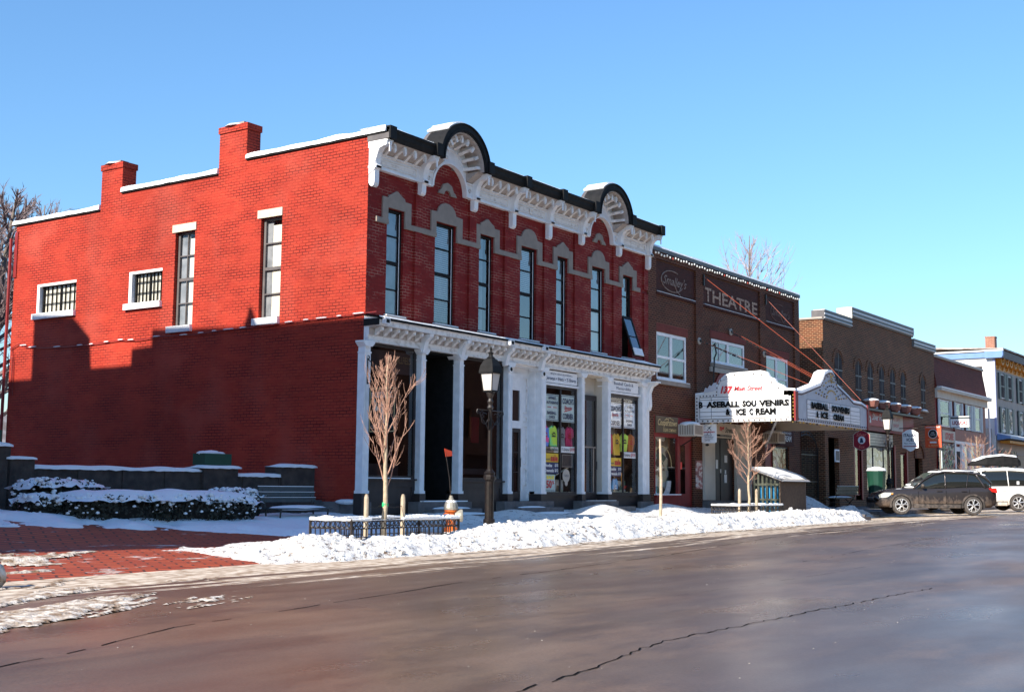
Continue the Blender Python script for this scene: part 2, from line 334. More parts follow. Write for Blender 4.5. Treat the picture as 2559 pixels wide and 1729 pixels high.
def window(parent, pl, a0, a1, z0, z1, d, fm, gm='glassU', fw=.05, rails=(), mull=(), curtain=None, cd=.06, th=.05, pane=True, name='window', label=None):
    b = B()
    b.pb(pl, a0, a0+fw, d, d+th, z0, z1); b.pb(pl, a1-fw, a1, d, d+th, z0, z1)
    b.pb(pl, a0+fw, a1-fw, d, d+th, z0, z0+fw); b.pb(pl, a0+fw, a1-fw, d, d+th, z1-fw, z1)
    for z, t in rails: b.pb(pl, a0+fw, a1-fw, d+.004, d+th-.004, z-t/2, z+t/2)
    for a, t in mull: b.pb(pl, a-t/2, a+t/2, d+.001, d+th-.001, z0+fw, z1-fw)
    f = obj(name, b, fm, parent, label=label)
    if pane:
        q = [(a0+fw*.5, z0+fw*.5), (a1-fw*.5, z0+fw*.5), (a1-fw*.5, z1-fw*.5), (a0+fw*.5, z1-fw*.5)]; dd = d+th*.6
        obj('pane', B().quad(*[((a, dd, z) if pl == 'F' else (dd, a, z)) for a, z in (q if pl == 'F' else q[::-1])]), gm, f)
    if curtain:
        for nm, m_, b0, b1, y0, y1 in curtain:
            obj(nm, B().pb(pl, a0+(a1-a0)*b0, a0+(a1-a0)*b1, d+th+cd, d+th+cd+.02, z0+(z1-z0)*y0, z0+(z1-z0)*y1), m_, f)
    return f
def itp(x, T):
    if x <= T[0][0]: return T[0][1]
    for (a, p), (b_, q) in zip(T, T[1:]):
        if x <= b_: return p+(q-p)*(x-a)/(b_-a)
    return T[-1][1]
def zr(x): return itp(x, [(-60, -.8), (-22, -.62), (-7, -.5), (-2, -.49), (7, -.42), (27, -.26), (40, -.18), (60, -.12), (250, .1)])
def road(x, y): return zr(x)+.1*min(1, max(0, (-5-y)/2))*(1 if x > 5 else max(0, (x+5)/10))
def gz(x, y):
    if x > 20.5 and y < -3.3: return zr(x)-.03
    L = itp(y, [(-5, -.48), (-4, -.42), (-2, -.30), (-1, -.2), (0, -.06), (.5, -.04), (3, 0)])+(min(0, x+7)*.006 if y < -4 else 0)+min(.15, .04*max(0, -6-x))*min(1, max(0, (y+2.3)/1.3))
    Rr = itp(y, [(-5, zr(x)+.13), (-.8, -.05), (0, 0)])
    t = min(1, max(0, (x+3)/5)); return L*(1-t)+Rr*t
# ================= ground, road, pavement, snow
def struct(name, b, m, smooth=False): return obj(name, b, m, kind='structure', org=(0, 0, 0), smooth=smooth)
def sheet(xs, ys, f):
    b = B(); nx = len(xs); b.v = [(x, y, f(x, y)) for y in ys for x in xs]
    b.f = [(j*nx+i, j*nx+i+1, (j+1)*nx+i+1, (j+1)*nx+i) for j in range(len(ys)-1) for i in range(nx-1)]; return b
def fr(a, b, s): n = max(1, round((b-a)/s)); return [a+(b-a)*i/n for i in range(n+1)]
struct('ground', B().quad((-900, -900, -1.4), (1500, -900, -1.4), (1500, 900, -1.4), (-900, 900, -1.4)), noisy("snowy ground", (.7, .7, .72), (.5, .48, .46), .3, .8, 0))
struct('road', sheet([-200]+fr(-60, 60, 1)+[100, 250], [-60, -30]+fr(-20, -3.2, .8), lambda x, y: road(x, y)-(.0 if y > -19 else .1)), 'asphalt', True)
struct('driveway', sheet(fr(-30, -3, .5), [-5.7, -5.35]+fr(-5, 4, .4)+[30], lambda x, y: gz(x, y)+.02 if y > -5.01 else road(x, y)-.005+(.03 if y > -5.5 else -.02)), 'pavers', True)
b = sheet(fr(-3, 20.5, 1), [-5, -4, -2.5, -.8, 0, .6], gz); b2 = sheet(fr(20.501, 60, 1)+[250], [-3.299, -2.5, -.8, 0, .6], gz); b.add(b2.v, b2.f); struct('sidewalk', b, 'step')
b = B()
for x0, x1 in zip(fr(-4, 20.5, 2), fr(-4, 20.5, 2)[1:]): b.box(x0, x1-.012, -5.16, -5.002, zr(x0)-.2, (gz(x0, -5)+gz(x1, -5))/2+.01)
for x0, x1 in zip(fr(20.5, 60, 2), fr(20.5, 60, 2)[1:]): b.box(x0, x1-.012, -3.46, -3.301, zr(x0)-.2, gz(x0+.1, -3.29)+.01)
b.box(20.34, 20.498, -5.0, -3.47, -.6, -.10)
struct('kerb', b, 'found')
struct('yard_ground', B().box(-9, -.02, 2.6, 60, -1.3, .02), noisy("yard", (.7, .7, .74), (.6, .6, .62), 1, .8, 0))
# cracks in the asphalt: thin sealed ribbons
b = B()
def crack(pts, w_, jit, step=.25, gaps=0):
    P = []; 
    for (x0, y0), (x1, y1) in zip(pts, pts[1:]):
        n = max(2, int(sqrt((x1-x0)**2+(y1-y0)**2)/step))
        for i in range(n): t = i/n; P.append((x0+(x1-x0)*t, y0+(y1-y0)*t))
    P = [(x+R.uniform(-jit, jit), y+R.uniform(-jit, jit)+.12*noise.noise((x*.35, y, 3))) for x, y in P]
    for (x0, y0), (x1, y1) in zip(P, P[1:]):
        if R.random() < gaps: continue
        ww = w_*R.uniform(.5, 1.3)
        b.quad((x0, y0, road(x0, y0)+.004), (x1, y1, road(x1, y1)+.004), (x1, y1+ww, road(x1, y1)+.004), (x0, y0+ww, road(x0, y0)+.004))
crack([(-19, -12.6), (-15, -11.1), (-10, -10.2), (4, -8.6), (22, -7.6)], .022, .015, gaps=.18)
crack([(-18.2, -15.9), (-15.5, -15.35), (-13.3, -15.05), (-10, -15.1), (-6.5, -15.3)], .017, .03, .12, gaps=.05)
crack([(-11, -13), (-7.5, -13.3), (-3, -13.2)], .007, .02, gaps=.3); crack([(-3, -12), (6, -11.6), (20, -11)], .012, .03, gaps=.35)
struct('pavement_crack', b, 'blackin')
b = B()
for i in range(260):
    x = R.uniform(-19, 14); y = R.uniform(-16.5, -8); s_ = R.uniform(.004, .010)*(1+max(0, (x+10))*.03); z = road(x, y)+.003; b.add([(x-s_, y, z), (x, y-s_*.8, z), (x+s_, y, z), (x, y+s_*.8, z+.0), (x, y, z+s_*.5)], [(0, 1, 4), (1, 2, 4), (2, 3, 4), (3, 0, 4)])
obj('ice_crumbs', b, noisy('grey ice crumb', (.62, .55, .48), (.4, .34, .28), 9, .6, 0), kind='stuff', label='tiny crumbs of ice and salt scattered on the wet street', cat='ice', org=(0, 0, 0))
# snow on the pavement, with the ploughed bank along the kerb
crest = [(-9.2, -.75), (-8.9, -.56), (-8.4, -.34), (-7.5, -.15), (-6.9, -.05), (-6.1, -.10), (-4.8, -.17), (-3, -.18), (-2.1, -.05), (-.2, .07), (3.5, .09), (5.7, .04), (8.2, .10), (11, .07), (14.2, .11), (18, .14), (19.5, .10), (20.6, -.04), (22, .02), (24.6, .10), (25.5, -.1), (26.5, -.4)]
def lump(x, y):
    v = Vector((x, y, 0)); return .09*noise.noise(v*1.3)+.05*noise.noise(v*3.1+Vector((5, 0, 0)))+.05*abs(noise.noise(v*6.0))+.02*noise.noise(v*13)-.02
def snow_z(x, y):
    yk = -5.1 if x < 20.4 else -3.4; g = gz(x, y) if y > yk else road(x, y); c = itp(x, crest)-.075
    yc = itp(x, [(0, -5.0), (6, -4.8), (12, -4.62), (19.4, -4.62)]) if x < 19.4 else min(-3.15, -4.62+(x-19.4)*.7)
    if y < yc:   # street side of the bank
        t = (yc-y)/(itp(x, [(0, 1.02), (6, .85), (12, .82), (18, .8)])+.22*noise.noise((x*.9, 0, 1))); h = (c-g)*(1-t**1.5) if t < 1 else -.06*(t-1)*2-.02
        z = g+h+(lump(x, y)*1.15*(1 if t < .85 else max(0, (1.25-t)/.4)))*(1 if c-g > .12 else .3)
        return z-(.05 if t > 1.2 else 0)
    t = min(1, (y-yc)/1.9); t = t*t*(3-2*t)
    base = g+.055+.05*noise.noise((x*.5, y*.9, 4)); z = c*(1-t)+base*t+lump(x, y)*(.9*(1-t)+.25)
    if y > -1.5: z += .10*max(0, noise.noise((x*.55, y*.5, 9)))*(y+1.5)
    for (cx, cy, rx, ry, hh) in piles:
        q = ((x-cx)/rx)**2+((y-cy)/ry)**2
        if q < 1: z += hh*(1-q)**1.5
    return z
piles = [(4.9, -1.1, 1.3, .9, .12), (9.4, -1.0, 1.4, .8, .24), (13.6, -1.0, 1.7, .8, .22), (10.6, -2.2, 1.6, .8, -.08), (26.8, .2, 2.8, 1.6, .52), (24.4, -3.3, 1.2, .9, .16), (1.4, -1.9, 1.4, .5, .12)]
xs = fr(-9.3, 12, .055)+fr(12.1, 27, .09)[0:]; ys = fr(-6.9, -3.4, .05)+fr(-3.3, -.1, .12)
b = sheet(xs, ys, snow_z)
# keep only snow that lies above the pavement
keep = []
for f in b.f:
    if max(b.v[i][2]-((gz(b.v[i][0], b.v[i][1]) if b.v[i][1] > (-5.1 if b.v[i][0] < 20.4 else -3.4) else road(b.v[i][0], b.v[i][1]))) for i in f) > -.015: keep.append(f)
b.f = [f for f in keep if b.v[f[0]][0] > -3.2 or b.v[f[0]][1] < -3.55-.25*noise.noise((b.v[f[0]][0]*2, 0, 0)) or b.v[f[0]][0] > -3.2]
o = obj('snow_bank', b, 'snowd', kind='stuff', label='ploughed snow bank covering the pavement along the kerb', cat='snow', org=(0, 0, 0), smooth=True)
# chunks thrown on the bank
b = B()
for i in range(800):
    x = R.uniform(-8.3, 19.5); y = R.uniform(-6.2, -4.8)+max(0, min(12, x))*.03; z = snow_z(x, y); r_ = R.uniform(.010, .045)*(1.3 if i % 9 == 0 else 1)
    if z < (road(x, y) if y < -5.1 else gz(x, y)): continue
    o0 = len(b.v); b.ball((x, y, z+r_*.2), r_, 5, 3, (R.uniform(.8, 1.5), R.uniform(.8, 1.3), R.uniform(.6, 1)))
    b.v[o0:] = [(p[0]+R.uniform(-.25, .25)*r_, p[1]+R.uniform(-.25, .25)*r_, p[2]+R.uniform(-.25, .25)*r_) for p in b.v[o0:]]
obj('snow_chunks', b, 'snowd', kind='stuff', label='loose lumps of snow scattered on the ploughed bank', cat='snow', org=(0, 0, 0))
# snow in the yard beside the building
def edge_y(x): return itp(x, [(-10, -1.0), (-7.7, -1.0), (-6.0, -1.15), (-4.8, -2.0), (-3.6, -2.9), (-2.5, -3.3)])
def yard_z(x, y):
    e = y-edge_y(x)+.16*noise.noise((x*1.2, y, 7)); t = min(1, max(-1, e/.9)); g = gz(x, y); H = itp(x, [(-9, .12), (-5, .12), (-3, .10), (0, .08)])
    h = (.04*min(1, t*8)+(H-.04)*t*t*(3-2*t)) if t > 0 else 1.5*t
    return g+h+lump(x, y)*(1.0 if t < .9 else .35)*(1 if t > 0 else 0)
b = sheet(fr(-12, -.03, .08), fr(-3.6, 2.7, .08), yard_z)
b.f = [f for f in b.f if max(b.v[i][2]-gz(b.v[i][0], b.v[i][1]) for i in f) > -.02]
obj('yard_snow', b, 'snow', kind='stuff', label='snow lying in front of the hedge and bench beside the red wall', cat='snow', org=(0, 0, 0), smooth=True)
# broken slush left on the road and the driveway apron, lower left of the picture
K['slushy'] = noisy('dirty slush', (.74, .66, .56), (.26, .17, .10), 7, .6, .7, dist=.03, lo=.38, hi=.62)
def slush(name, x0, x1, y0, y1, lab, dens, tilt, ht, sx, sy, st=.035):
    xs, ys = fr(x0, x1, st), fr(y0, y1, st); b = B(); nx = len(xs); ok = []
    for y in ys:
        for x in xs:
            u = (x-x0)/(x1-x0); v = (y-y0)/(y1-y0); e = min(1, 4*u, 4*(1-u))*min(1, 3*v, 3*(1-v)); yy = y-tilt*(x-x0)
            q = noise.noise((x*sx, yy*sy, 3))+.5*noise.noise((x*sx*3, yy*sy*3.3, 5))+.45*noise.noise((x*4, yy*13, 7))+dens(x, y, u, v)-1.1*(1-e)
            g = max((road(x, y) if y < -5 else gz(x, y)+.02), road(x, y) if y < -5.7 else -9); b.v.append((x, y, g+.004+max(0, min(.35, q))*ht*(1+.8*noise.noise((x*9, y*9, 1))))); ok.append(q > 0)
    for j in range(len(ys)-1):
        for i in range(nx-1):
            f = (j*nx+i, j*nx+i+1, (j+1)*nx+i+1, (j+1)*nx+i)
            if sum(ok[k] for k in f) >= 3: b.f.append(f)
    return obj(name, b, 'slushy', kind='stuff', label=lab, cat='slush', org=(0, 0, 0), smooth=True)
slush('slush', -19, -8.6, -11.6, -5.2, 'streaks of brown and white slush on the street at the lower left', lambda x, y, u, v: -.12+.50*max(0, 1-abs(y-(-5.6-(-9.2-x)*.62))/.55)+.30*max(0, 1-abs(y-(-6.6-(-10-x)*.55))/.3)+.30*max(0, 1-abs(y-(-8.9-(-12.5-x)*.35))/.28)-.5*max(0, min(1, (x+13.6)/1.2))*(1 if y < -6.6 else 0), .42, .065, .35, 2.1)
slush('driveway_snow', -19, -7.2, -5.2, -1.9, 'patchy sunlit snow left on the brick driveway', lambda x, y, u, v: -.42+.75*max(0, min(1, (-x-10.2)/2.2))+.85*max(0, 1-abs(y+5.0)/.28), .12, .06, .5, 1.7)
slush('gutter_slush', -9.5, 25, -7.6, -4.3, 'thin brown slush melting along the foot of the snow bank', lambda x, y, u, v: -.28+.36*(y+7.4), .0, .03, .28, 3.6, .06)
b = B(); b.ball((-13.75, -6.2, gz(-13.75, -5)+.10), .26, 9, 7, (1.2, .8, .8)); b.v = [(x+.05*noise.noise((x*6, y*6, z*6)), y, z+.05*noise.noise((x*5, z*6, 2))) for x, y, z in b.v]
obj('snow_boulder', b, 'slushy', label='rounded dirty block of snow at the left edge of the brick driveway', cat='snow block', smooth=True)

# ================= the unseen neighbour whose roofline shades the red wall
def nb(y, z): return (y+14*math.tan(SA), z+14/cos(SA)*math.tan(SE))
P = [(-2.98, -4), (-2.98, 4.73), (3.55, 4.73), (3.7, 4.95), (3.85, 5.2), (3.95, 5.28), (4.02, 5.0), (4.14, 4.76), (6.9, 4.87), (7.7, 4.92), (7.7, 4.45), (8.52, 4.43), (8.53, 3.97), (10.3, 3.97), (10.38, 4.85), (11.2, 5.5), (13.04, 5.63), (13.04, 3.77), (20, 3.8), (20, -9), (-2.98, -9)]
P = [nb(*p) for p in P if p[1] > -3.9]; P = [(P[0][0], -1.3)]+P+[(P[-1][0], -1.3)]
b = B().prX(P, -26, -14); obj('neighbour_building', b, 'redplain', label='tall block beyond the left edge that shades the lower red wall', cat='building')

# ================= the far side of the street, behind the viewer (seen only in reflections)
for i, (x0, x1, h_, c_) in enumerate(((2, 20, 11.2, 'brown'), (21, 38, 11.8, 'arched'), (39, 60, 10.4, 'brown'), (61, 90, 11, 'arched'))):
    ob_ = root('opposite_building', (x0, -33, -.6), ['plain brown block across the street behind the viewer', 'taller brick block across the street behind the viewer', 'long low brown block across the street, farther along', 'last brick block far along the opposite side'][i], 'building')
    obj('wall', wallholes(B(), 'F', x0, x1, -.8, h_, [(x0+1.2+k*2.6, x0+2.2+k*2.6, 4.2, 6.2) for k in range(int((x1-x0-2)/2.6))]+[(x0+1+k*4.2, x0+4.2+k*4.2, .3, 3) for k in range(int((x1-x0-2)/4.2))], -33, -.2).box(x0, x1, -45, -33.3, -.8, h_-.1), c_, ob_)
    obj('roof_snow', B().box(x0, x1, -45, -33.0, h_, h_+.15), 'snow', ob_)
# ================= red brick building
W_, D_ = 14.0, 14.15
rb = root('brick_building', (0, 0, 0), 'two storey red brick building with white bracketed cornice and two arched pediments', 'building')
wins = [(.73, 1.377), (2.645, 3.524), (4.573, 5.235), (6.547, 7.381), (8.442, 9.055), (10.421, 11.222), (12.338, 12.994)]
ZS, ZH = 4.84, 7.52
b = wallholes(B(), 'F', 0, W_, 4.3, 9.1, [(a, c, ZS, ZH) for a, c in wins], 0, .16)
for a, c in ((1.78, 2.06), (4.08, 4.38), (5.72, 5.98), (7.72, 7.98), (9.40, 9.72), (11.72, 11.98), (13.72, 14.0)): b.box(a, c, -.05, .003, 4.7, 7.09); b.box(a, c, -.05, .003, 7.22, 8.4)
obj('front_wall', b, 'redfront', rb)
sidew = [(2.86, 3.61, 4.89, 7.52), (6.1, 6.88, 4.9, 7.5), (7.36, 8.74, 5.64, 6.58), (11.1, 12.94, 5.66, 6.58)]
b = B(); wallholes(b, 'S', -.002, D_, -.8, 8.48, [h for h in sidew], 0, .16)
for y0, y1, z1 in ((-.002, 4.22, 9.14), (4.22, 5.26, 8.9), (5.26, 9.23, 8.89), (9.23, 10.15, 8.9), (10.15, D_, 8.481)): b.quad((0, y0, 8.48), (0, y0, z1), (0, y1, z1), (0, y1, 8.48))
b.quad((0, D_, -.8), (0, D_, 8.48), (.3, D_, 8.48), (.3, D_, -.8))
obj('side_wall', b, 'redside', rb)
b = B().box(.32, W_-.01, .36, D_-.01, 4.25, 8.4); b.box(.32, W_-.01, 1.9, D_-.01, -.4, 4.26); b.box(.3, .33, .1, D_, -.4, 8.4)
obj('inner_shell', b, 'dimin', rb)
b = B(); 
for y0, y1, z1 in ((0, 4.22, 9.14), (5.26, 9.23, 8.89), (10.15, D_, 8.50)): b.box(.002, .34, y0+.002, y1, z1-.7, z1-.004)
b.box(.1, W_, .002, .3, 8.3, 9.1); obj('parapet', b, 'redside', rb)
b = B()
for y0, y1, z1 in ((-.55, 4.21, 9.14), (5.27, 9.22, 8.885), (10.16, D_+.1, 8.49)): obj('coping', B().box(-.05, .4, y0, y1, z1, z1+.035), 'black', rb)
b = B()
for y0, y1, z1 in ((-.57, 4.21, 9.175), (5.27, 9.22, 8.92), (10.16, D_+.12, 8.525)):
    n = int((y1-y0)/.12); b = B()
    for i in range(n):
        ya, yb = y0+(y1-y0)*i/n, y0+(y1-y0)*(i+1)/n; h = .15+.05*noise.noise((ya*1.4, 0, z1)); h2 = .15+.05*noise.noise((yb*1.4, 0, z1)); k = -.075+.03*noise.noise((ya*3, 1, 1))
        b.add([(k, ya, z1), (k+.02, ya, z1+h*.85), (.12, ya, z1+h), (.42, ya, z1), (k, yb, z1), (k+.02, yb, z1+h2*.8), (.12, yb, z1+h2), (.42, yb, z1)], [(0, 1, 5, 4), (1, 2, 6, 5), (2, 3, 7, 6), (0, 3, 2, 1), (4, 5, 6, 7)])
    obj('roof_snow', b, 'snow', rb)
for y0, y1, z0, z1 in ((4.22, 5.26, 8.86, 10.16), (9.23, 10.15, 8.5, 9.82)):
    c = obj('chimney', B().box(-.004, .47, y0, y1, z0, z1-.17).box(-.035, .50, y0-.03, y1+.03, z1-.17, z1), 'redside', rb)
    obj('chimney_snow', B().lathe([(.36, 0), (.30, .05), (.05, .07)], (.23, (y0+y1)/2+.08, z1), 10), 'snow', c)
    obj('clay_cap', B().box(.1, .38, y0+.25, y1-.2, z1+.03, z1+.1), 'stone', c)
# side windows
for y0, y1, z0, z1 in sidew[:2]:
    window(rb, 'S', y0+.02, y1-.02, z0, z1, .10, 'darkgrey', 'glassS', .07, [((z0+z1)/2, .08), (z0+(z1-z0)*.25, .03), (z0+(z1-z0)*.75, .03)], [((y0+y1)/2, .022)] if y0 > 5 else [],
           [('blind', 'blind', .05, .62 if y0 < 5 else .45, .02, .93), ('curtain', 'curtain', .62 if y0 < 5 else .45, .95, .02, .97)], .02)
    obj('lintel', B().box(-.03, .05, y0-.02 if y0 < 5 else y0-.05, y1+.11, z1, z1+.21), 'lintel', rb)
    s = obj('sill', B().box(-.09, .1, y0-.01, y1+.16, z0-.14, z0), 'white', rb)
    obj('sill_snow', B().box(-.095, .08, y0, y1+.15, z0, z0+.03), 'snow', s)
for y0, y1, z0, z1 in sidew[2:]:
    w1 = y1-y0; f = window(rb, 'S', y0+.0, y1-.16, z0+.02, z1-.06, .08, 'black', 'glassS', .035, [(z0+(z1-z0)*k, .016) for k in (.36, .68)],
           [(y0+(y1-.16-y0)*k/8, .016 if k != 4 else .045) for k in range(1, 8)], [('blind', 'blind', .03, .97, .05, .96)], .02)
    obj('window_casing', B().box(-.012, .14, y1-.12, y1, z0, z1).box(-.01, .13, y0, y1-.12, z1-.07, z1+.0), 'white', rb)
    s = obj('sill', B().box(-.09, .1, y0-.02, y1+.13, z0-.13, z0), 'white', rb); obj('sill_snow', B().box(-.1, .08, y0-.01, y1+.12, z0, z0+.035), 'snow', s)
# cable along the wall
b = B(); pts = [(-.05, y, z+.015*sin(y*7)) for y, z in ((14.12, 4.71), (13.65, 4.84), (13.3, 4.74), (12.4, 4.67), (11.2, 4.63), (10.2, 4.62), (9, 4.68), (8.2, 4.62), (7.3, 4.68), (6.2, 4.66), (5, 4.7), (3.5, 4.72), (2, 4.74), (.9, 4.77), (0, 4.80), (-.4, 4.82))]
b.tube(pts, .013, 4); b.tube([(-.05, 14.0, 4.78), (-.03, 13.9, 4.3), (-.03, 13.88, 3.3)], .012, 4); b.tube([(-.05, 14.1, 4.5), (-.03, 14.0, 4.45), (-.03, 13.98, 3.3)], .012, 4)
c = obj('wall_cable', b, 'redplain', rb)
b = B()
for i in range(26):
    y = 14-i*.55+R.uniform(-.1, .1); z = itp(y, [(q[1], q[2]) for q in pts[::-1]])
    if R.random() < .75: b.ball((-.05, y, z+.02), .03, 6, 4, (.6, R.uniform(3, 8), .55))
obj('cable_snow', b, 'snow', c)
b = B().box(-.03, .1, D_-.12, D_+.02, 6.9, 8.3).tube([(-.1, D_+.1, 8.1), (-.1, D_+.1, -.2)], .05, 6); obj('downpipe', b, 'redplain', rb)
b = B()
for i in range(20): y = i*.62-.0; b.box(-.05, .1, y+.006, y+.61, -.6, .30+.03*(i % 3)); 
b.box(-.09, .3, -.06, .35, -.6, .33)
f = obj('foundation', b, 'found', rb); obj('foundation_snow', B().ball((-.08, .35, .33), .3, 10, 6, (.45, 1.3, .22)), 'snow', f)
# front upper windows
for i, (a, c) in enumerate(wins):
    zz = [(6.18, .085), (6.85, .028), (5.52, .028)]
    cu = [[('curtain', 'curtain', .05, .95, .02, .98)], [('blind', 'curtain', .05, .95, .25, .98)], [('curtain', 'curtain', .05, .6, .02, .98)], [('curtain', 'curtain', .05, .95, .5, .98)], [('curtain', 'curtain', .05, .95, .03, .98)], [('blind', 'blind', .05, .95, .02, .48), ('curtain', 'curtain', .05, .95, .48, .97)], [('curtain', 'curtain', .05, .95, .55, .97)]][i]
    if i < 6:
        f = window(rb, 'F', a+.01, c-.01, ZS+.01, ZH-.01, .07, 'black', 'glassU', .065, zz, (), cu, .03, .07)
        obj('storm_sash', B().box(c-.105, c-.088, .062, .07, ZS+.08, ZH-.08), 'white', f)
        if i in (1, 3):
            bb = B(); [bb.box(a+.08, c-.12, .158, .162, z, z+.008) for z in fr(5.0 if i == 1 else 6.2, 7.4, .055)]; obj('blind_slats', bb, 'white', f)
    else:
        f = window(rb, 'F', a+.01, c-.01, 6.16, ZH-.01, .07, 'black', 'glassU', .06, [(6.85, .028)], (), cu, .03, .07)
        sb = B().box(0, .62, -.02, .02, -1.36, -1.28).box(0, .62, -.02, .02, -.07, 0).box(0, .06, -.02, .02, -1.3, -.05).box(.56, .62, -.02, .02, -1.3, -.05).box(.05, .57, -.015, .015, -.70, -.67)
        M = Matrix.Translation((a+.02, .02, 6.18)) @ Matrix.Rotation(radians(-19), 4, 'X')
        s = obj('open_sash', sb.moved(M), 'black', rb, label='dark lower sash swung out at the bottom'); obj('pane', B().box(.05, .57, -.004, .004, -1.29, -.06).moved(M), 'glassD', s)
        obj('sash_snow', B().box(.04, .6, -.05, -.018, -1.34, -1.1).moved(M), 'snow', s)
    s = obj('sill', B().box(a-.06, c+.06, -.10, .05, ZS-.09, ZS-.003), 'stone', rb)
    obj('sill_snow', B().box(a-.05, c+.05, -.09, .04, ZS-.003, ZS+.025), 'snow', s)
# stone window trim and belt course
for i, (a, c) in enumerate(wins):
    m_ = (a+c)/2; o0, o1 = a-.21, c+.24
    if i % 2: top = [(m_+.40, 7.78), (m_+.38, 7.82), (m_+.33, 7.92), (m_+.22, 8.01), (m_+.07, 8.05), (m_-.07, 8.05), (m_-.22, 8.01), (m_-.33, 7.92), (m_-.38, 7.82), (m_-.40, 7.78)]
    else: top = [(m_+.33, 7.76), (m_+.30, 7.83), (m_+.18, 7.88), (m_+.03, 7.97), (m_-.03, 7.97), (m_-.18, 7.88), (m_-.30, 7.83), (m_-.33, 7.76)]
    b = B().prF([(o0, 7.522), (o1, 7.522), (o1, 7.76)]+top+[(o0, 7.76)], -.045, .001)
    b.box(o0, a-.002, -.045, .001, 7.22, 7.522); b.box(c+.002, o1, -.045, .001, 7.22, 7.522)
    obj('window_hood', b, 'stone', rb)
ed = [.28]+[v for a, c in wins for v in (a-.004, c+.004)]+[13.45]
b = B()
for k in range(0, len(ed), 2): obj('belt_course', B().box(ed[k], ed[k+1], -.062, .002, 7.09, 7.219), 'stone', rb)
AC = [3.09, 10.86]
for c in AC:
    b = B().prF([(c-.38, 8.28), (c-.15, 8.28), (c-.12, 8.35), (c-.06, 8.40), (c+.06, 8.40), (c+.12, 8.35), (c+.15, 8.28), (c+.40, 8.28), (c+.33, 8.37), (c+.26, 8.40), (c+.18, 8.55), (c, 8.61), (c-.18, 8.55), (c-.26, 8.40), (c-.33, 8.37)], -.05, .001)
    obj('keystone', b, 'stone', rb)
# main cornice
gaps = [(c-.71, c+.71) for c in AC]
segs = [(0.02, gaps[0][0]), (gaps[0][1], gaps[1][0]), (gaps[1][1], 13.98)]
b = B()
for a, c in segs:
    b.box(a, c, -.09, .004, 8.40, 8.72); b.box(a, c, -.13, .004, 8.36, 8.40); b.box(a, c, -.14, .004, 8.72, 8.76)
    obj('soffit', B().prX([(-.092, 8.762), (-.24, 8.85), (-.50, 9.0), (-.02, 9.0)], a+.005, c-.005), 'soffit', rb)
for c in AC:
    b.ring(c, 8.39, .70, .76, -.15, .004, 0, 180, 28); b.ring(c, 8.39, .76, 1.0, -.10, .003, 14, 166, 24)
    n = 26; pts = [(c+.83*cos(pi*i/n), 9.0+.83*sin(pi*i/n)) for i in range(n+1)]+[(c-1.0, 8.76), (c-.76, 8.5)]+[(c+.76*cos(pi*i/n), 8.39+.76*sin(pi*i/n)) for i in range(n, -1, -1)][3:-3]+[(c+.76, 8.5), (c+1.0, 8.76)]
    b.prF(pts, -.085, .002); b.ring(c, 8.88, .60, .63, -.12, -.084, 20, 160, 20)
    obj('arch_soffit', B().ring(c, 9.0, .83, .86, -.60, -.09, 0, 180, 32), 'soffit', rb)
obj('cornice', b, 'white', rb)
BR = [.10, 1.93, 4.17, 5.98, 7.85, 9.68, 11.95, 13.88]
b = B()
for a, c in zip(BR, BR[1:]):
    lo, hi = a+.22, c-.22
    if any(lo < x < hi for x in AC): continue
    for z0, z1 in ((8.47, 8.485), (8.635, 8.65)): b.box(lo, hi, -.115, -.088, z0, z1)
    b.box(lo, lo+.018, -.115, -.088, 8.485, 8.635); b.box(hi-.018, hi, -.115, -.088, 8.485, 8.635)
    b.box(lo+.06, hi-.06, -.10, -.088, 8.52, 8.60)
    if a == 5.98: b.ring((a+c)/2, 8.56, .05, .08, -.13, -.09, 0, 360, 14)
    obj('frieze_moulding', b, 'whiteold', rb); b = B()
for c in AC:
    for s in (-1, 1): obj('square_boss', B().ring(c+s*.88, 8.56, .05, .065, -.13, -.10, 0, 360, 4), 'whiteold', rb)
prof = [(-.56, 9.01), (-.585, 8.93), (-.56, 8.86), (-.50, 8.84), (-.44, 8.86), (-.36, 8.83), (-.28, 8.72), (-.235, 8.58), (-.225, 8.45), (-.26, 8.40), (-.26, 8.34), (-.19, 8.31), (-.185, 8.13), (-.16, 8.06), (-.10, 8.03), (-.05, 8.06), (-.003, 8.13), (-.003, 9.01)]
lp = [(y, z if z > 8.2 else z-.14) for y, z in prof]
for x in BR:
    big = x in (.10, 5.98, 7.85, 13.88); b = B().prX(lp if big else prof, x-.085, x+.085)
    b.prX([(-.26, 8.40), (-.26, 8.34), (-.003, 8.34), (-.003, 8.40)], x-.12, x+.12); b.prX([(-.60, 8.99), (-.60, 8.95), (-.4, 8.95), (-.4, 8.99)], x-.11, x+.11)
    for z in (8.0, ) if big else (8.12, ): b.lathe([(.035, 0), (.035, .02), (.0, .03)], (x, -.19, z), 8, 'Y'); 
    b.ring(x, 8.9, .02, .055, -.61, -.585, 0, 360, 8)
    b.box(x-.03, x+.03, -.60, -.58, 8.70, 8.86)
    obj('bracket', b, 'white', rb)
b = B().prX([(-.10, 8.985), (-.47, 8.985), (-.47, 8.93), (-.40, 8.90), (-.30, 8.86), (-.22, 8.80), (-.17, 8.745), (-.10, 8.745)], -.045, .045).box(-.04, .04, -.49, -.44, 8.80, 8.93)
b.box(-.02, .02, -.485, -.44, 8.76, 8.80)
mod0 = None; base_mod = b
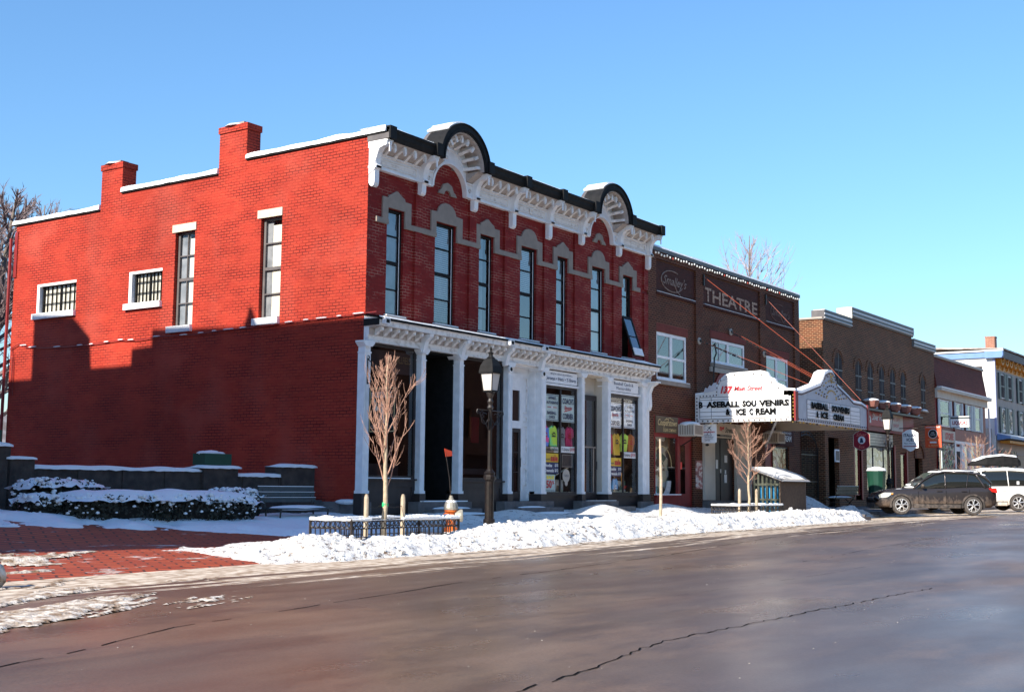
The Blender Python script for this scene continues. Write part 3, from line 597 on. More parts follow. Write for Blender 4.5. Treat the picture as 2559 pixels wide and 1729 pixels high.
for a, c in zip(BR, BR[1:]):
    if any(a < x < c for x in AC): continue
    n = 4
    for i in range(n):
        x = a+.13+(c-a-.26)*(i+.5)/n
        if mod0 is None: mod0 = obj('modillion', B().add([(p[0]+x, p[1], p[2]) for p in b.v], b.f), 'whiteold', rb); x0 = x
        else: share(mod0, rb, (x-x0, 0, 0))
for c in AC:
    for i in range(9):
        t = radians(8+164*i/8); bb = B().prX([(-.09, .82), (-.50, .82), (-.50, .76), (-.40, .70), (-.28, .66), (-.18, .60), (-.09, .57)], -.04, .04)
        bb.box(-.035, .035, -.52, -.47, .62, .76)
        M = Matrix.Translation((c, 0, 9.0)) @ Matrix.Rotation(pi/2-t, 4, 'Y'); obj('arch_modillion', bb.moved(M), 'whiteold', rb)
# black crown with snow behind
b = B(); cs = [(-.02, AC[0]-.98), (AC[0]+.98, AC[1]-.98), (AC[1]+.98, 14.05)]
for a, c in cs:
    b.prX([(.02, 9.01), (-.56, 9.01), (-.58, 9.06), (-.60, 9.08), (-.62, 9.18), (-.66, 9.22), (-.66, 9.27), (-.5, 9.29), (.02, 9.29)], a, c)
for x in BR:
    b.box(x-.12, x+.12, -.70, -.5, 9.0, 9.31)
for c in AC:
    b.ring(c, 9.0, .86, 1.06, -.64, -.02, 0, 180, 36); b.ring(c, 9.0, 1.06, 1.09, -.67, -.60, 0, 180, 36); b.ring(c, 9.0, .90, .93, -.66, -.6, 0, 180, 36)
obj('crown_moulding', b, 'black', rb)
b = B()
for c in AC: obj('pediment_barrel', B().ring(c, 9.0, .2, 1.045, -.01, .12, 0, 180, 30), 'darkgrey', rb)
b = B().box(-.035, .06, -.66, .02, 9.0, 9.14); obj('cornice_end_cap', b, 'darkgrey', rb)
b = B().box(-.02, .025, -.56, -.0, 8.84, 9.0).prX([(-.02, 8.2), (-.2, 8.3), (-.22, 8.5), (-.34, 8.8), (-.58, 8.86), (-.58, 8.99), (-.02, 8.99)], -.012, .03); obj('cornice_return', b, 'white', rb)
b = B()
for a, c in cs:
    n = int((c-a)/.15); b = B()
    for i in range(n):
        xa, xb = a+(c-a)*i/n, a+(c-a)*(i+1)/n; h = .055+.03*noise.noise((xa*1.2, 3, 0)); h2 = .055+.03*noise.noise((xb*1.2, 3, 0))
        b.add([(xa, -.58, 9.292), (xa, -.5, 9.292+h), (xa, .3, 9.295+h), (xb, -.58, 9.292), (xb, -.5, 9.292+h2), (xb, .3, 9.295+h2)], [(0, 1, 4, 3), (1, 2, 5, 4)])
    obj('cornice_snow', b, 'snow', rb)
for c in AC: obj('arch_snow', B().ring(c, 9.0, 1.062, 1.115, -.60, .14, 58, 128, 20).ring(c, 9.0, 1.10, 1.15, -.56, .12, 72, 116, 12), 'snow', rb)
# ================= storefront
def trap(b, z): pass
# lower interior
b = B().box(.35, 13.9, 1.85, 1.9, 0, 4.2).box(.02, 13.98, .2, 1.9, .10, .16).box(.02, 13.98, .1, 1.9, 4.14, 4.2); obj('shop_interior', b, 'dimin', rb)
b = B()
for x in (2.1, 3.72, 5.78, 7.75, 9.78, 11.3): b.box(x-.03, x+.03, .1, 1.85, .16, 4.14)
obj('shop_partition', b, 'darkwood', rb)
# canopy cornice
b = B().prX([(.003, 4.13), (-.15, 4.13), (-.15, 4.16), (-.12, 4.17), (-.12, 4.27), (-.15, 4.28), (-.15, 4.48), (-.34, 4.50), (-.44, 4.50), (-.44, 4.60), (-.47, 4.62), (-.47, 4.66), (.003, 4.745)], -.03, 14.03)
cor = obj('storefront_cornice', b, 'whiteold', rb)
b = B().prX([(.0, 4.748), (-.472, 4.664), (-.472, 4.63), (-.50, 4.63), (-.50, 4.685), (.0, 4.77)], -.05, 14.05).box(-.055, -.031, -.48, .0, 4.5, 4.66); obj('canopy_flashing', b, 'black', rb)
b = B(); n = 110
for i in range(n):
    xa, xb = -.04+14.08*i/n, -.04+14.08*(i+1)/n
    def hh(x): return .03+.035*max(0, noise.noise((x*.8, 0, 5)))+(.05*max(0, 1-abs(x-12.9)/.9))
    h, h2 = hh(xa), hh(xb); b.add([(xa, -.50, 4.688), (xa, -.47, 4.69+h), (xa, -.01, 4.775+h), (xb, -.50, 4.688), (xb, -.47, 4.69+h2), (xb, -.01, 4.775+h2)], [(0, 1, 4, 3), (1, 2, 5, 4)])
obj('canopy_snow', b, 'snow', rb)
obj('soffit', B().prX([(-.152, 4.285), (-.155, 4.285), (-.155, 4.44), (-.335, 4.495), (-.152, 4.495)], -.02, 14.02), 'soffit', rb)
bb = B().prX([(-.165, 4.29), (-.20, 4.31), (-.24, 4.36), (-.32, 4.39), (-.36, 4.43), (-.36, 4.495), (-.165, 4.495)], -.05, .05).box(-.035, .035, -.385, -.35, 4.40, 4.47)
s0 = None
for i in range(46):
    x = .22+i*.302
    if s0 is None: s0 = obj('scroll_block', B().add([(p[0]+x, p[1], p[2]) for p in bb.v], bb.f), 'whiteold', rb); x0 = x
    else: share(s0, rb, (x-x0, 0, 0))
for x in (5.62, 7.4, 2.02, 3.6): 
    b = B().prX([(-.12, 4.0), (-.22, 4.02), (-.24, 4.12), (-.30, 4.3), (-.44, 4.42), (-.46, 4.49), (-.12, 4.49)], x-.07, x+.07); obj('scroll_bracket', b, 'white', rb)
b = B().prX([(-.003, 3.2), (-.16, 3.25), (-.20, 3.4), (-.18, 3.8), (-.26, 4.0), (-.44, 4.1), (-.44, 4.13), (-.003, 4.13)], 13.80, 13.97).box(13.7, 14.02, -.5, 0, 4.13, 4.17); obj('scroll_bracket', b, 'white', rb)
for x, y in ((.14, -.50), (5.35, -.50), (7.05, -.50)):
    f = obj('floodlight', B().box(x-.085, x+.085, y-.10, y+.02, 4.53, 4.66).box(x-.02, x+.02, y-.02, y+.08, 4.66, 4.72), 'white', rb); obj('lamp_lens', B().box(x-.06, x+.06, y-.104, y-.10, 4.55, 4.64), 'black', f)
# pilasters
def pil(x0, x1, y0=-.14, y1=.10, cap=3.84, kind=0):
    b = B().box(x0, x1, y0, y1, .53, cap).box(x0-.02, x1+.02, y0-.02, y1+.01, .53, .60)
    b.box(x0-.015, x1+.015, y0-.015, y1, cap, cap+.035).box(x0+.01, x1-.01, y0+.0, y1-.001, cap+.035, 4.0)
    b.prF([(x0-.01, 4.0), (x1+.01, 4.0), (x1+.10, 4.09), (x1+.10, 4.128), (x0-.10, 4.128), (x0-.10, 4.09)], y0-.05, y1)
    if x1-x0 > .16:
        for xx in (x0+.03, x1-.045): b.box(xx, xx+.015, y0-.012, y0, .7, cap-.08)
        b.box(x0+.045, x1-.045, y0-.012, y0, cap-.10, cap-.08); b.box(x0+.045, x1-.045, y0-.012, y0, .7, .72)
    o = obj('pilaster', b, 'white', rb)
    obj('pilaster_base', B().box(x0-.03, x1+.03, y0-.03, y1+.02, -.3, .53), 'darkwood', rb); return o
p1 = pil(-.16, .06, -.15, .06); obj('rosette', B().lathe([(.07, 0), (.07, .015), (.02, .02)], (-.05, -.155, 3.98), 8, 'Y').lathe([(.03, -.03), (.03, 0)], (-.05, -.155, 3.98), 6, 'Y'), 'whiteold', p1)
for a in ((2.0, 2.18), (3.58, 3.76, -.15, .20), (5.82, 6.02), (7.46, 7.70, -.15, .22), (9.68, 9.84), (11.2, 11.38, -.15, .22), (13.42, 13.66)): pil(*a)
obj('flank_pilaster', B().box(13.66, 13.95, -.10, .05, .53, 4.12), 'white', rb); obj('pilaster_base', B().box(13.66, 13.98, -.13, .06, -.1, .53), 'darkwood', rb)
for x in (5.80, 7.45):
    f = obj('round_speaker', B().lathe([(.085, 0), (.085, -.06), (.06, -.07)], (x+.03, -.155, 3.93), 16, 'Y'), 'white', rb); obj('grille', B().lathe([(.058, -.075), (.05, -.08)], (x+.03, -.155, 3.93), 16, 'Y'), 'black', f)
# display bays: black frame, glass, kick panel
def bay(x0, x1, zs, zt, mull=(), top='darkwood', gm='glassD', kick='darkwood', y=.02):
    f = window(rb, 'F', x0, x1, zs, zt, y, 'darkwood', gm, .07, (), [(m, .045) for m in mull], None, name='shop_window')
    b = B().box(x0, x1, y-.01, y+.06, .03, zs-.002)
    if zs > .7:
        b.box(x0+.12, x1-.12, y-.03, y-.01, .28, .30).box(x0+.12, x1-.12, y-.03, y-.01, zs-.2, zs-.18).box(x0+.12, x0+.14, y-.03, y-.01, .30, zs-.2).box(x1-.14, x1-.12, y-.03, y-.01, .30, zs-.2)
    obj('kick_panel', b, kick, rb)
    obj('window_sill', B().box(x0-.02, x1+.02, y-.08, y, zs-.04, zs), 'darkwood', rb); return f
f1 = bay(.07, 2.0, .89, 4.13); obj('roller_shade', B().box(.14, 1.94, .12, .13, 3.46, 4.0), 'shade', f1)
obj('sill_snow', B().box(.1, 1.75, -.06, .015, .89, .91), 'snow', f1)
f3 = bay(3.80, 5.80, .88, 4.13); 
lettering(f1, [("BALLFIELD", (1.22, .08, 3.72), XR, ZU, .62, .17)], 'gold'); lettering(f3, [("Vineyard", (5.08, .08, 3.42), XR, ZU, .52, .2)], 'gold')
f5 = bay(7.72, 9.66, .52, 3.66, [8.76], gm='glassS'); f7 = bay(11.40, 13.42, .52, 3.62, [12.47], gm='glassS')
for x0, x1, f, a in ((7.72, 9.66, f5, 1), (11.40, 13.42, f7, 2)):
    obj('transom', B().box(x0, x1, .0, .08, 3.66 if a == 1 else 3.62, 4.13), 'darkwood', rb); obj('transom_ledge', B().box(x0, x1, -.06, .0, 3.66, 3.72), 'white', rb)
    s = obj('sign_board', B().prF([(x0+.02, 3.74), (x1-.12, 3.74), (x1-.09, 3.79), (x1-.12, 3.84), (x1-.09, 3.9), (x1-.12, 3.96), (x1-.09, 4.02), (x1-.12, 4.09), (x0+.02, 4.09)], -.05, .0), 'white', rb)
    if a == 1: lettering(s, [("MAJOR LEAGUE BASEBALL", (x0+.35, -.052, 3.97), XR, ZU, 1.2, .055, dict(bold=.01)), ("Jerseys \u2022 Hats \u2022 T-Shirts", (x0+.12, -.052, 3.79), XR, ZU, 1.62, .13, dict(bold=.012))], 'navy')
    else: lettering(s, [("Baseball Cards &", (x0+.33, -.052, 3.94), XR, ZU, 1.22, .10), ("Memorabilia", (x0+.48, -.052, 3.80), XR, ZU, .92, .09)], 'navy')
    obj('display_backing', B().box(x0, x1, 1.1, 1.12, .55, 2.0), 'goods', f)
    obj('display_ceiling', B().box(x0, x1, .9, .93, 2.2, 3.5), 'blind', f)
    obj('display_shelf', B().box(x0+.08, x1-.08, .10, .6, .56, .60).box(x0+.08, x1-.08, .45, .6, .6, .95), 'goods2', f)
# recessed entries
def door(x0, x1, y, z0, z1, m, gl=None, lights=1, knob=1, fw=.10, label=None):
    d = obj('door', B().box(x0, x0+fw, y, y+.05, z0, z1).box(x1-fw, x1, y, y+.05, z0, z1).box(x0+fw, x1-fw, y, y+.05, z1-fw, z1).box(x0+fw, x1-fw, y, y+.05, z0, z0+(.25 if gl else .12)), m, rb, label=label)
    if gl:
        obj('door_glass', B().box(x0+fw, x1-fw, y+.02, y+.03, z0+.25, z1-fw), gl, d)
        if lights > 1:
            b = B().box((x0+x1)/2-.012, (x0+x1)/2+.012, y+.005, y+.02, z0+.25, z1-fw)
            for i in range(1, lights): z = z0+.25+(z1-fw-z0-.25)*i/lights; b.box(x0+fw, x1-fw, y+.006, y+.019, z-.01, z+.01)
            obj('muntins', b, m, d)
    else: obj('door_panel', B().box(x0+fw, x1-fw, y+.02, y+.04, z0+.12, z1-fw), m, d)
    if knob: obj('door_handle', B().tube([(x1-fw*.5, y-.05, z0+.95), (x1-fw*.5, y-.05, z0+1.2)], .012, 6).box(x1-fw*.5-.01, x1-fw*.5+.01, y-.05, y, z0+.96, z0+.98), 'darkgrey', d)
    return d
def entry(x0, x1, y, m, zt=4.13):
    obj('entry_reveal', B().box(x0-.05, x0, .06, y, .33, zt).box(x1, x1+.05, .06, y, .33, zt).box(x0, x1, .0, y, zt-.04, zt).box(x0-.05, x1+.05, y, y+.04, .33, zt), m, rb)
entry(2.2, 3.56, 1.2, 'black'); door(2.35, 3.4, 1.14, .33, 2.7, 'black', 'glassD', label='black recessed door of the left shop')
entry(6.04, 7.44, .30, 'white')
b = B()
for z0, z1 in ((.75, 1.25), (1.35, 2.45), (2.55, 2.72), (2.8, 3.8)): b.box(7.12, 7.36, .27, .30, z0, z0+.03).box(7.12, 7.36, .27, .30, z1-.03, z1).box(7.12, 7.15, .27, .30, z0+.03, z1-.03).box(7.33, 7.36, .27, .30, z0+.03, z1-.03)
obj('panel_moulding', b, 'whiteold', rb)
door(6.3, 6.98, .24, .33, 2.35, 'darkwood', 'glassD', 3, label='dark stair door with small panes'); obj('door_casing', B().box(6.05, 6.29, .22, .3, .33, 3.9).box(6.99, 7.07, .22, .3, .33, 3.9).box(6.29, 6.99, .22, .3, 2.36, 2.5).box(6.29, 6.99, .22, .3, 3.5, 3.9), 'white', rb)
tw = window(rb, 'F', 6.29, 6.99, 2.5, 3.5, .22, 'white', 'glassD', .07, (), (), [('shade', 'shade', 0, 1, 0, 1)], .01, name='transom_window')
entry(9.86, 11.19, .34, 'cream'); b = B().box(9.88, 9.93, .24, .33, .33, 3.55).box(11.12, 11.17, .24, .33, .33, 3.55).box(9.93, 11.12, .24, .33, 3.45, 3.55); obj('door_frame', b, 'darkwood', rb)
d2 = door(9.94, 11.11, .22, .33, 3.45, 'darkwood', 'glassD', label='tall glazed shop door beside the t-shirt window', fw=.07)
obj('roller_shade', B().box(10.0, 11.05, .26, .27, 2.02, 3.38), noisy('sage shade', (.30, .33, .30), (.24, .26, .24), 2, .9, 0), d2)
obj('door_lower', B().box(10.0, 11.05, .255, .265, .5, 1.98), noisy('brown door', (.12, .045, .03), (.08, .03, .02), 2, .5, .05), d2)
obj('push_bar', B().box(10.86, 10.91, .17, .19, .6, 1.95).box(9.98, 11.06, .19, .21, 1.93, 1.97), 'stone', d2)
# steps
def steps(name, L, m='step'):
    b = B(); [b.box(*q) for q in L]; o = obj(name, b, m, rb); return o
s = steps('entry_steps', [(1.75, 3.95, -.32, .06, -.4, .33), (2.0, 4.0, -.62, -.32, -.4, .16), (1.9, 4.3, -.95, -.62, -.4, .02)])
obj('step_snow', B().box(2.0, 3.8, -.30, -.06, .33, .36).ball((2.9, -.47, .16), .5, 12, 6, (1.6, .3, .11)).ball((3.0, -.75, .02), .6, 12, 6, (1.8, .3, .10)), 'snow', s)
s = steps('entry_steps', [(5.5, 7.95, -.28, .06, -.4, .33), (5.9, 8.05, -.55, -.28, -.4, .16), (6.2, 8.6, -.85, -.55, -.4, .0)])
obj('step_snow', B().ball((6.6, -.42, .16), .5, 12, 6, (1.4, .25, .09)).ball((7.2, -.7, .0), .6, 12, 6, (1.8, .3, .09)), 'snow', s)
s = steps('entry_steps', [(9.45, 11.6, -.30, .06, -.4, .33), (9.5, 12.15, -.60, -.30, -.4, .16)], 'found'); obj('step_snow', B().box(9.9, 11.5, -.28, -.05, .33, .345), 'snow', s)
obj('plinth_stone', B().box(13.1, 13.95, -.25, -.13, -.3, .30), 'found', rb)
# ---- posters and shirts in the two right-hand windows
def poster(x0, x1, z0, z1, y, m, label, items=(), border=None, cat='poster', group=None):
    p = obj('poster', B().box(x0, x1, y, y+.004, z0, z1), m, label=label, cat=cat, group=group)
    if border:
        t = .018; b = B()
        for q in ((x0+.02, x1-.02, z0+.02, z0+.02+t), (x0+.02, x1-.02, z1-.02-t, z1-.02), (x0+.02, x0+.02+t, z0+.02, z1-.02), (x1-.02-t, x1-.02, z0+.02, z1-.02)): b.box(q[0], q[1], y-.003, y-.001, q[2], q[3])
        obj('printed_border', b, border, p)
    for m2, its in items:
        w_, h_ = x1-x0, z1-z0
        lettering(p, [(t, (x0+w_*a, y-.002, z0+h_*c), XR, ZU, w_*e, h_*g, (o[0] if o else {})) for t, a, c, e, g, *o in its], m2)
    return p
Y1 = .068; pale = noisy('pale mint paper', (.62, .72, .66), (.58, .68, .63), 2, .7, 0); K['pale'] = pale
BD = dict(bold=.03)
def redbar(p, x0, x1, z, y):
    obj('baseball_mark', B().box(x0, x1, y-.004, y-.002, z-.01, z+.01), 'red', p); obj('ball_emblem', B().lathe([(.05, 0), (.05, .003)], ((x0+x1)/2, y-.008, z), 12, 'Y'), 'white', p)
p = poster(7.95, 8.71, 2.64, 3.42, Y1, 'pale', 'pale poster reading apparel autographs baseball cards in the left t-shirt window', [('navy', [("APPAREL", .24, .80, .58, .11, BD), ("AUTOGRAPHS", .12, .63, .80, .11, BD), ("BASEBALL", .18, .24, .64, .12, BD), ("CARDS", .30, .09, .42, .11, BD)])], 'navy'); redbar(p, 8.10, 8.6, 3.04, Y1)
p = poster(8.83, 9.60, 2.64, 3.44, Y1, 'pale', 'pale poster with sports written in red script in the left t-shirt window', [('navy', [("COACH'S", .10, .66, .80, .22, BD), ("CORNER", .12, .10, .76, .22, BD)]), ('red', [("Sports", .22, .42, .58, .18, dict(bold=.02, shear=.35))])], 'navy')
obj('swash', B().prF([(9.0, 2.93), (9.35, 3.0), (9.48, 3.1), (9.36, 3.03), (9.02, 2.96)], Y1-.004, Y1-.002), 'red', p)
p = poster(11.62, 12.40, 2.60, 3.38, Y1, 'paper', 'white poster with red script in the right t-shirt window', [('navy', [("COACH'S", .08, .66, .84, .22, BD), ("CORNER", .12, .10, .76, .2, BD)]), ('red', [("Sports", .20, .42, .56, .18, dict(bold=.02, shear=.35))])], 'navy')
p = poster(12.52, 13.30, 2.62, 3.42, Y1, 'paper', 'white poster listing apparel and cards at the right end of the right t-shirt window', [('navy', [("APPAREL", .3, .80, .5, .10, BD), ("AUTOGRAPHS", .12, .64, .80, .09, BD), ("BASEBALL", .22, .24, .6, .11, BD), ("CARDS", .32, .09, .38, .10, BD)])], 'navy'); redbar(p, 12.68, 13.15, 3.03, Y1)
# T-shirts
def shirt(cx, zt, w_, h_, m, lab, print_m='blk', y=.11):
    hw = w_*.57; pts = [(cx-hw*.25, zt), (cx-hw*.85, zt-.08), (cx-hw, zt-.30), (cx-hw*.78, zt-.33), (cx-hw*.74, zt-h_), (cx+hw*.74, zt-h_), (cx+hw*.78, zt-.33), (cx+hw, zt-.30), (cx+hw*.85, zt-.08), (cx+hw*.25, zt), (cx+hw*.1, zt-.045), (cx-hw*.1, zt-.045)]
    b = B(); n = len(pts); b.add([(u, y+.02*sin(u*31+v*6), v) for u, v in pts]+[(u, y+.045+.02*sin(u*31+v*6), v) for u, v in pts], [tuple(range(n)), tuple(range(2*n-1, n-1, -1))]+[(i, (i+1) % n, n+(i+1) % n, n+i) for i in range(n)])
    s = obj('t_shirt', b, m, label=lab, cat='t-shirt', group='t-shirts hanging in the shop windows')
    obj('hanger', B().tube([(cx-hw*.6, y+.02, zt-.06), (cx, y+.02, zt+.03), (cx+hw*.6, y+.02, zt-.06)], .006, 4).tube([(cx, y+.02, zt+.03), (cx, y+.02, zt+.12)], .005, 4), 'stone', s)
    if print_m: obj('chest_print', B().ring(cx, zt-.28, w_*.13, w_*.2, y-.028, y-.024, 10, 170, 8).box(cx-w_*.2, cx+w_*.2, y-.028, y-.024, zt-.33, zt-.29), print_m, s)
    return s
tee = lambda n_, c: noisy(n_, c, tuple(v*.8 for v in c), 5, .9, .2)
shirt(8.06, 2.50, .42, .60, 'tiedye1', 'blue and pink tie-dye t-shirt at the left of the left window', 'red')
shirt(8.49, 2.51, .44, .60, noisy('green yellow tee', (.10, .75, .40), (.60, .85, .10), 2.2, .9, .2, lo=.42, hi=.55), 'green and yellow tie-dye t-shirt second in the left window')
shirt(8.95, 2.50, .40, .60, tee('grey tee', (.24, .24, .24)), 'grey t-shirt between the green one and the crimson one')
shirt(9.38, 2.51, .42, .62, tee('crimson tee', (.52, .03, .11)), 'crimson t-shirt at the right of the left window', 'red')
shirt(11.74, 2.44, .42, .66, tee('red tee', (.58, .04, .07)), 'red t-shirt at the left of the right window', 'red')
shirt(12.18, 2.43, .44, .68, tee('yellow tee', (.85, .52, .05)), 'golden yellow t-shirt in the right window')
shirt(12.67, 2.45, .46, .58, tee('lime tee', (.62, .90, .12)), 'lime green t-shirt in the right window')
shirt(13.10, 2.44, .42, .56, tee('orange tee', (.55, .16, .03)), 'burnt orange t-shirt at the right of the right window', 'red')
s = shirt(12.08, 1.02, .36, .34, tee('sky tee', (.2, .5, .8)), 'small sky blue t-shirt low in the right window', 'wht', .10)
K['orange'] = mat('yellow orange paper', (.85, .55, .04), .6); K['yel'] = mat('yellow ink', (.9, .75, .05), .6); K['navyp'] = mat('navy paper', (.03, .045, .13), .6)
TS = [('blk', [("T-Shirts", .06, .25, .5, .5, BD)]), ('red', [("$9.99", .62, .12, .34, .75, BD)])]
poster(8.82, 9.61, 1.74, 1.92, .064, 'paper', 'white strip sign with t-shirt price at the right of the left window', TS)
poster(12.45, 13.32, 1.67, 1.86, .064, 'paper', 'white strip sign with t-shirt price at the right of the right window', TS)
poster(7.95, 8.70, 1.73, 1.89, .064, 'goods2', 'pale printed strip sign above the left sale poster', [('blk', [("collectible", .05, .2, .9, .6, BD)])])
for x0, x1, z0, z1, w1 in ((7.94, 8.70, 1.12, 1.70, 'left'), (11.64, 12.39, 1.08, 1.66, 'right')):
    poster(x0, x1, z0+(z1-z0)*.56, z1, .062, 'orange', f'orange sale poster in the {w1} t-shirt window', [('red', [("sale", .42, .1, .52, .75, BD)]), ('navy', [("Sweats", .05, .2, .34, .3)])])
    poster(x0, x1, z0, z0+(z1-z0)*.55, .062, 'navyp', f'navy hoodie price poster in the {w1} t-shirt window', [('wht', [("Hoodies", .03, .58, .5, .3, BD), ("$15", .72, .58, .24, .3, BD), ("Crewnecks", .03, .12, .62, .3, BD), ("$12", .72, .12, .24, .3, BD)])])
poster(7.99, 8.52, .58, 1.09, .062, 'pale', 'small poster reading sale and fifty in red at the foot of the left window', [('red', [("50", .1, .22, .55, .45, BD), ("%", .68, .45, .2, .2, BD)]), ('yel', [("SALE", .12, .74, .76, .2, dict(bold=.05))]), ('blk', [("Select Items", .1, .06, .8, .08)])])
poster(8.88, 9.5, 1.30, 1.70, .066, 'darkwood', 'small dark framed board below the price strip in the left window', (), 'stone', 'notice')
o = obj('window_decal', B().lathe([(.20, 0), (.20, .004)], (9.14, .066, 1.06), 20, 'Y').lathe([(.08, 0), (.08, .004)], (9.14, .062, .84), 14, 'Y'), 'cream', label='round cream decal with yellow spot low in the left window', cat='decal'); obj('decal_text', B().add(*textb("WORLD", (9.02, .061, 1.03), XR, ZU, .24, .07)), 'navy', o)
for x, z, c_, lab in ((12.62, .75, (.85, .35, .04), 'orange pennant standing in the right window'), (8.7, .85, (.7, .62, .48), 'wooden baseball bat lying in the left window')):
    if 'bat' in lab: obj('baseball_bat', B().tube([(8.5, .2, .98), (8.9, .2, 1.12), (9.5, .2, 1.34)], [.012, .02, .035], 8), mat('ash wood', c_, .4), label=lab, cat='bat')
    else: obj('pennant', B().prF([(x, z+.45), (x+.14, z+.45), (x+.07, z)], .2, .22), mat('pennant orange', c_, .6), label=lab, cat='pennant')
# things reflected / displayed behind the two dark windows
obj('red_banner', B().box(5.0, 5.35, .5, .53, 1.9, 2.6), tee('banner red', (.5, .03, .04)), label='red cloth hanging behind the dark window by the lamp post', cat='banner')
obj('display_case', B().box(.3, 1.75, .35, .75, .95, 1.25).box(.3, .34, .35, .75, .9, 2.2), 'shade', label='low display case behind the large left shop window', cat='display case')
obj('display_table', B().box(4.0, 5.6, .4, .9, 1.05, 1.2).box(4.05, 4.1, .4, .45, .2, 1.05).box(5.5, 5.55, .4, .45, .2, 1.05), 'shade', label='low table behind the dark window by the lamp post', cat='table')
# ---- hanging black sign on iron bracket
t = root('hanging_sign', (-.05, -.2, 1.9), 'black hanging sign with gold border at the corner of the red building', 'sign')
obj('sign_panel', B().box(-.025, .0, -1.02, -.20, 1.94, 3.02), 'black', t)
b = B()
for q in ((-.99, -.23, 1.97, 1.985), (-.99, -.23, 2.975, 2.99), (-.99, -.975, 1.97, 2.99), (-.245, -.23, 1.97, 2.99)): b.box(-.031, -.026, q[0], q[1], q[2], q[3])
obj('gold_border', b, 'gold', t)
lettering(t, [("BASEBALL", (-.027, -.28, 2.76), (0, -1, 0), ZU, .66, .14, BD), ("COOPERSTOWN, NY", (-.027, -.27, 2.03), (0, -1, 0), ZU, .68, .09)], 'goldb')
b = B(); S2 = lambda u, v, d: (d, -u, v)
for pts in ([(.62, 2.55), (.68, 2.60), (.66, 2.68), (.60, 2.68), (.57, 2.61)], [(.56, 2.58), (.66, 2.56), (.68, 2.36), (.72, 2.16), (.67, 2.15), (.61, 2.34), (.55, 2.16), (.50, 2.17), (.55, 2.38)], [(.60, 2.54), (.40, 2.66), (.39, 2.63), (.57, 2.49)], [(.42, 2.62), (.38, 2.74), (.34, 2.73), (.39, 2.6)], [(.36, 2.60), (.56, 2.62), (.54, 2.48), (.35, 2.44)]): b.ext(pts, S2, -.031, -.026)
obj('batter_emblem', b, 'lintel', t)
b = B().box(-.065, -.04, -.17, -.15, 3.10, 3.72).tube([(-.05, -.16, 3.70), (-.02, -.5, 3.38), (-.012, -.78, 3.15), (-.012, -.9, 3.02)], .012, 6).tube([(-.05, -.16, 3.12), (-.02, -.3, 3.11)], .012, 5)
b.tube([(-.05+.0, -.16-.05*cos(a)*1, 3.73+.045*sin(a)) for a in [radians(k) for k in range(-60, 260, 30)]], .011, 5).tube([(-.012, -.3, 3.28), (-.012, -.3, 3.02)], .008, 4).box(-.02, -.004, -.95, -.22, 3.01, 3.03)
obj('iron_bracket', b, 'iron', t)
# ================= theatre
T0, T1 = 14.02, 27.1
th = root('theatre_building', (T0, 0, 0), 'brown brick theatre with painted THEATRE panel and projecting white marquee', 'building')
wn = [(14.68, 16.92, 4.33, 5.96), (18.88, 21.78, 5.24, 6.15), (23.68, 26.0, 4.33, 5.98)]
b = wallholes(B(), 'F', T0, T1, 3.2, 8.66, wn, .03, .14); 
for a, c in ((T0, 14.60), (17.56, 18.16), (23.12, 23.66), (26.6, T1)): b.box(a, c, -.03, .035, 3.2, 8.40)
b.box(T0, T1, -.03, .035, 8.40, 8.66); b.quad((T0, .03, 8.0), (T0, 20, 8.0), (T0, 20, 8.66), (T0, .03, 8.66)); b.quad((T1, -.03, -.3), (T1, 20, -.3), (T1, 20, 8.6), (T1, -.03, 8.6))
obj('front_wall', b, 'brown', th)
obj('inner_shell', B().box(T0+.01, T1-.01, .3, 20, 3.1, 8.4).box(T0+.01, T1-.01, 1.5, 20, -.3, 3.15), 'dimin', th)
for a, c in ((14.60, 17.56), (18.16, 23.12), (23.66, 26.60)):
    obj('name_panel', B().box(a+.05, c-.03, .022, .032, 7.34, 8.36), 'brownpanel', th); s = obj('panel_ledge', B().box(a+.04, c-.02, -.04, .03, 7.22, 7.30), 'brownpanel', th); obj('ledge_snow', B().box(a+.06, c-.04, -.045, .02, 7.30, 7.315), 'snow', s)
for a, c, z in ((14.68, 16.92, 5.97), (18.88, 21.78, 6.16), (23.68, 26.0, 5.99)):
    obj('soldier_course', B().box(a-.1, c+.1, .018, .031, z, z+.28), brick("soldier brick", (.24, .05, .035), (.20, .04, .03), (.13, .03, .02), .2, .5, row=.28, bw=.08, relief=.02), th)
K['paintl'] = noisy('worn painted letters', (.50, .36, .26), (.26, .13, .09), 14, .8, .2, lo=.40, hi=.62); K['paintg'] = noisy('worn grey script', (.34, .27, .23), (.2, .11, .08), 12, .8, .2, lo=.4, hi=.65)
lettering(th, [("T", (18.36, .02, 7.44), XR, ZU, .52, .5, dict(bold=.02)), ("HEATRE", (18.98, .02, 7.44), XR, ZU, 3.96, .47, dict(bold=.02))], 'paintl', 'painted_name')
def script(x0, w_, nm, sw=.018):
    b = B(); cx, cz = x0+w_*.48, 7.78
    P = [(cx+w_*.46*cos(radians(a)), .012, cz+.36*sin(radians(a))) for a in range(60, 345, 12)]; b.tube(P, sw, 4)
    b.tube([(cx+w_*.1, .012, cz-.12), (cx+w_*.2, .012, cz-.3), (cx+w_*.34, .012, cz-.42)], sw, 4)
    b.add(*textb(nm, (cx-w_*.38, .016, cz-.24), XR, ZU, w_*.98, .42, shear=.35, bold=.004)); return b
obj('painted_script', script(15.0, 1.75, "Smalley's"), 'paintg', th); obj('painted_script', script(24.2, 1.85, "Smalley's", .012), noisy('faint script', (.24, .16, .13), (.13, .06, .045), 5, .8, .1, lo=.45, hi=.6), th)
b = B().box(T0-.0, T1+.05, -.07, .3, 8.66, 8.78); obj('coping', b, 'darkgrey', th)
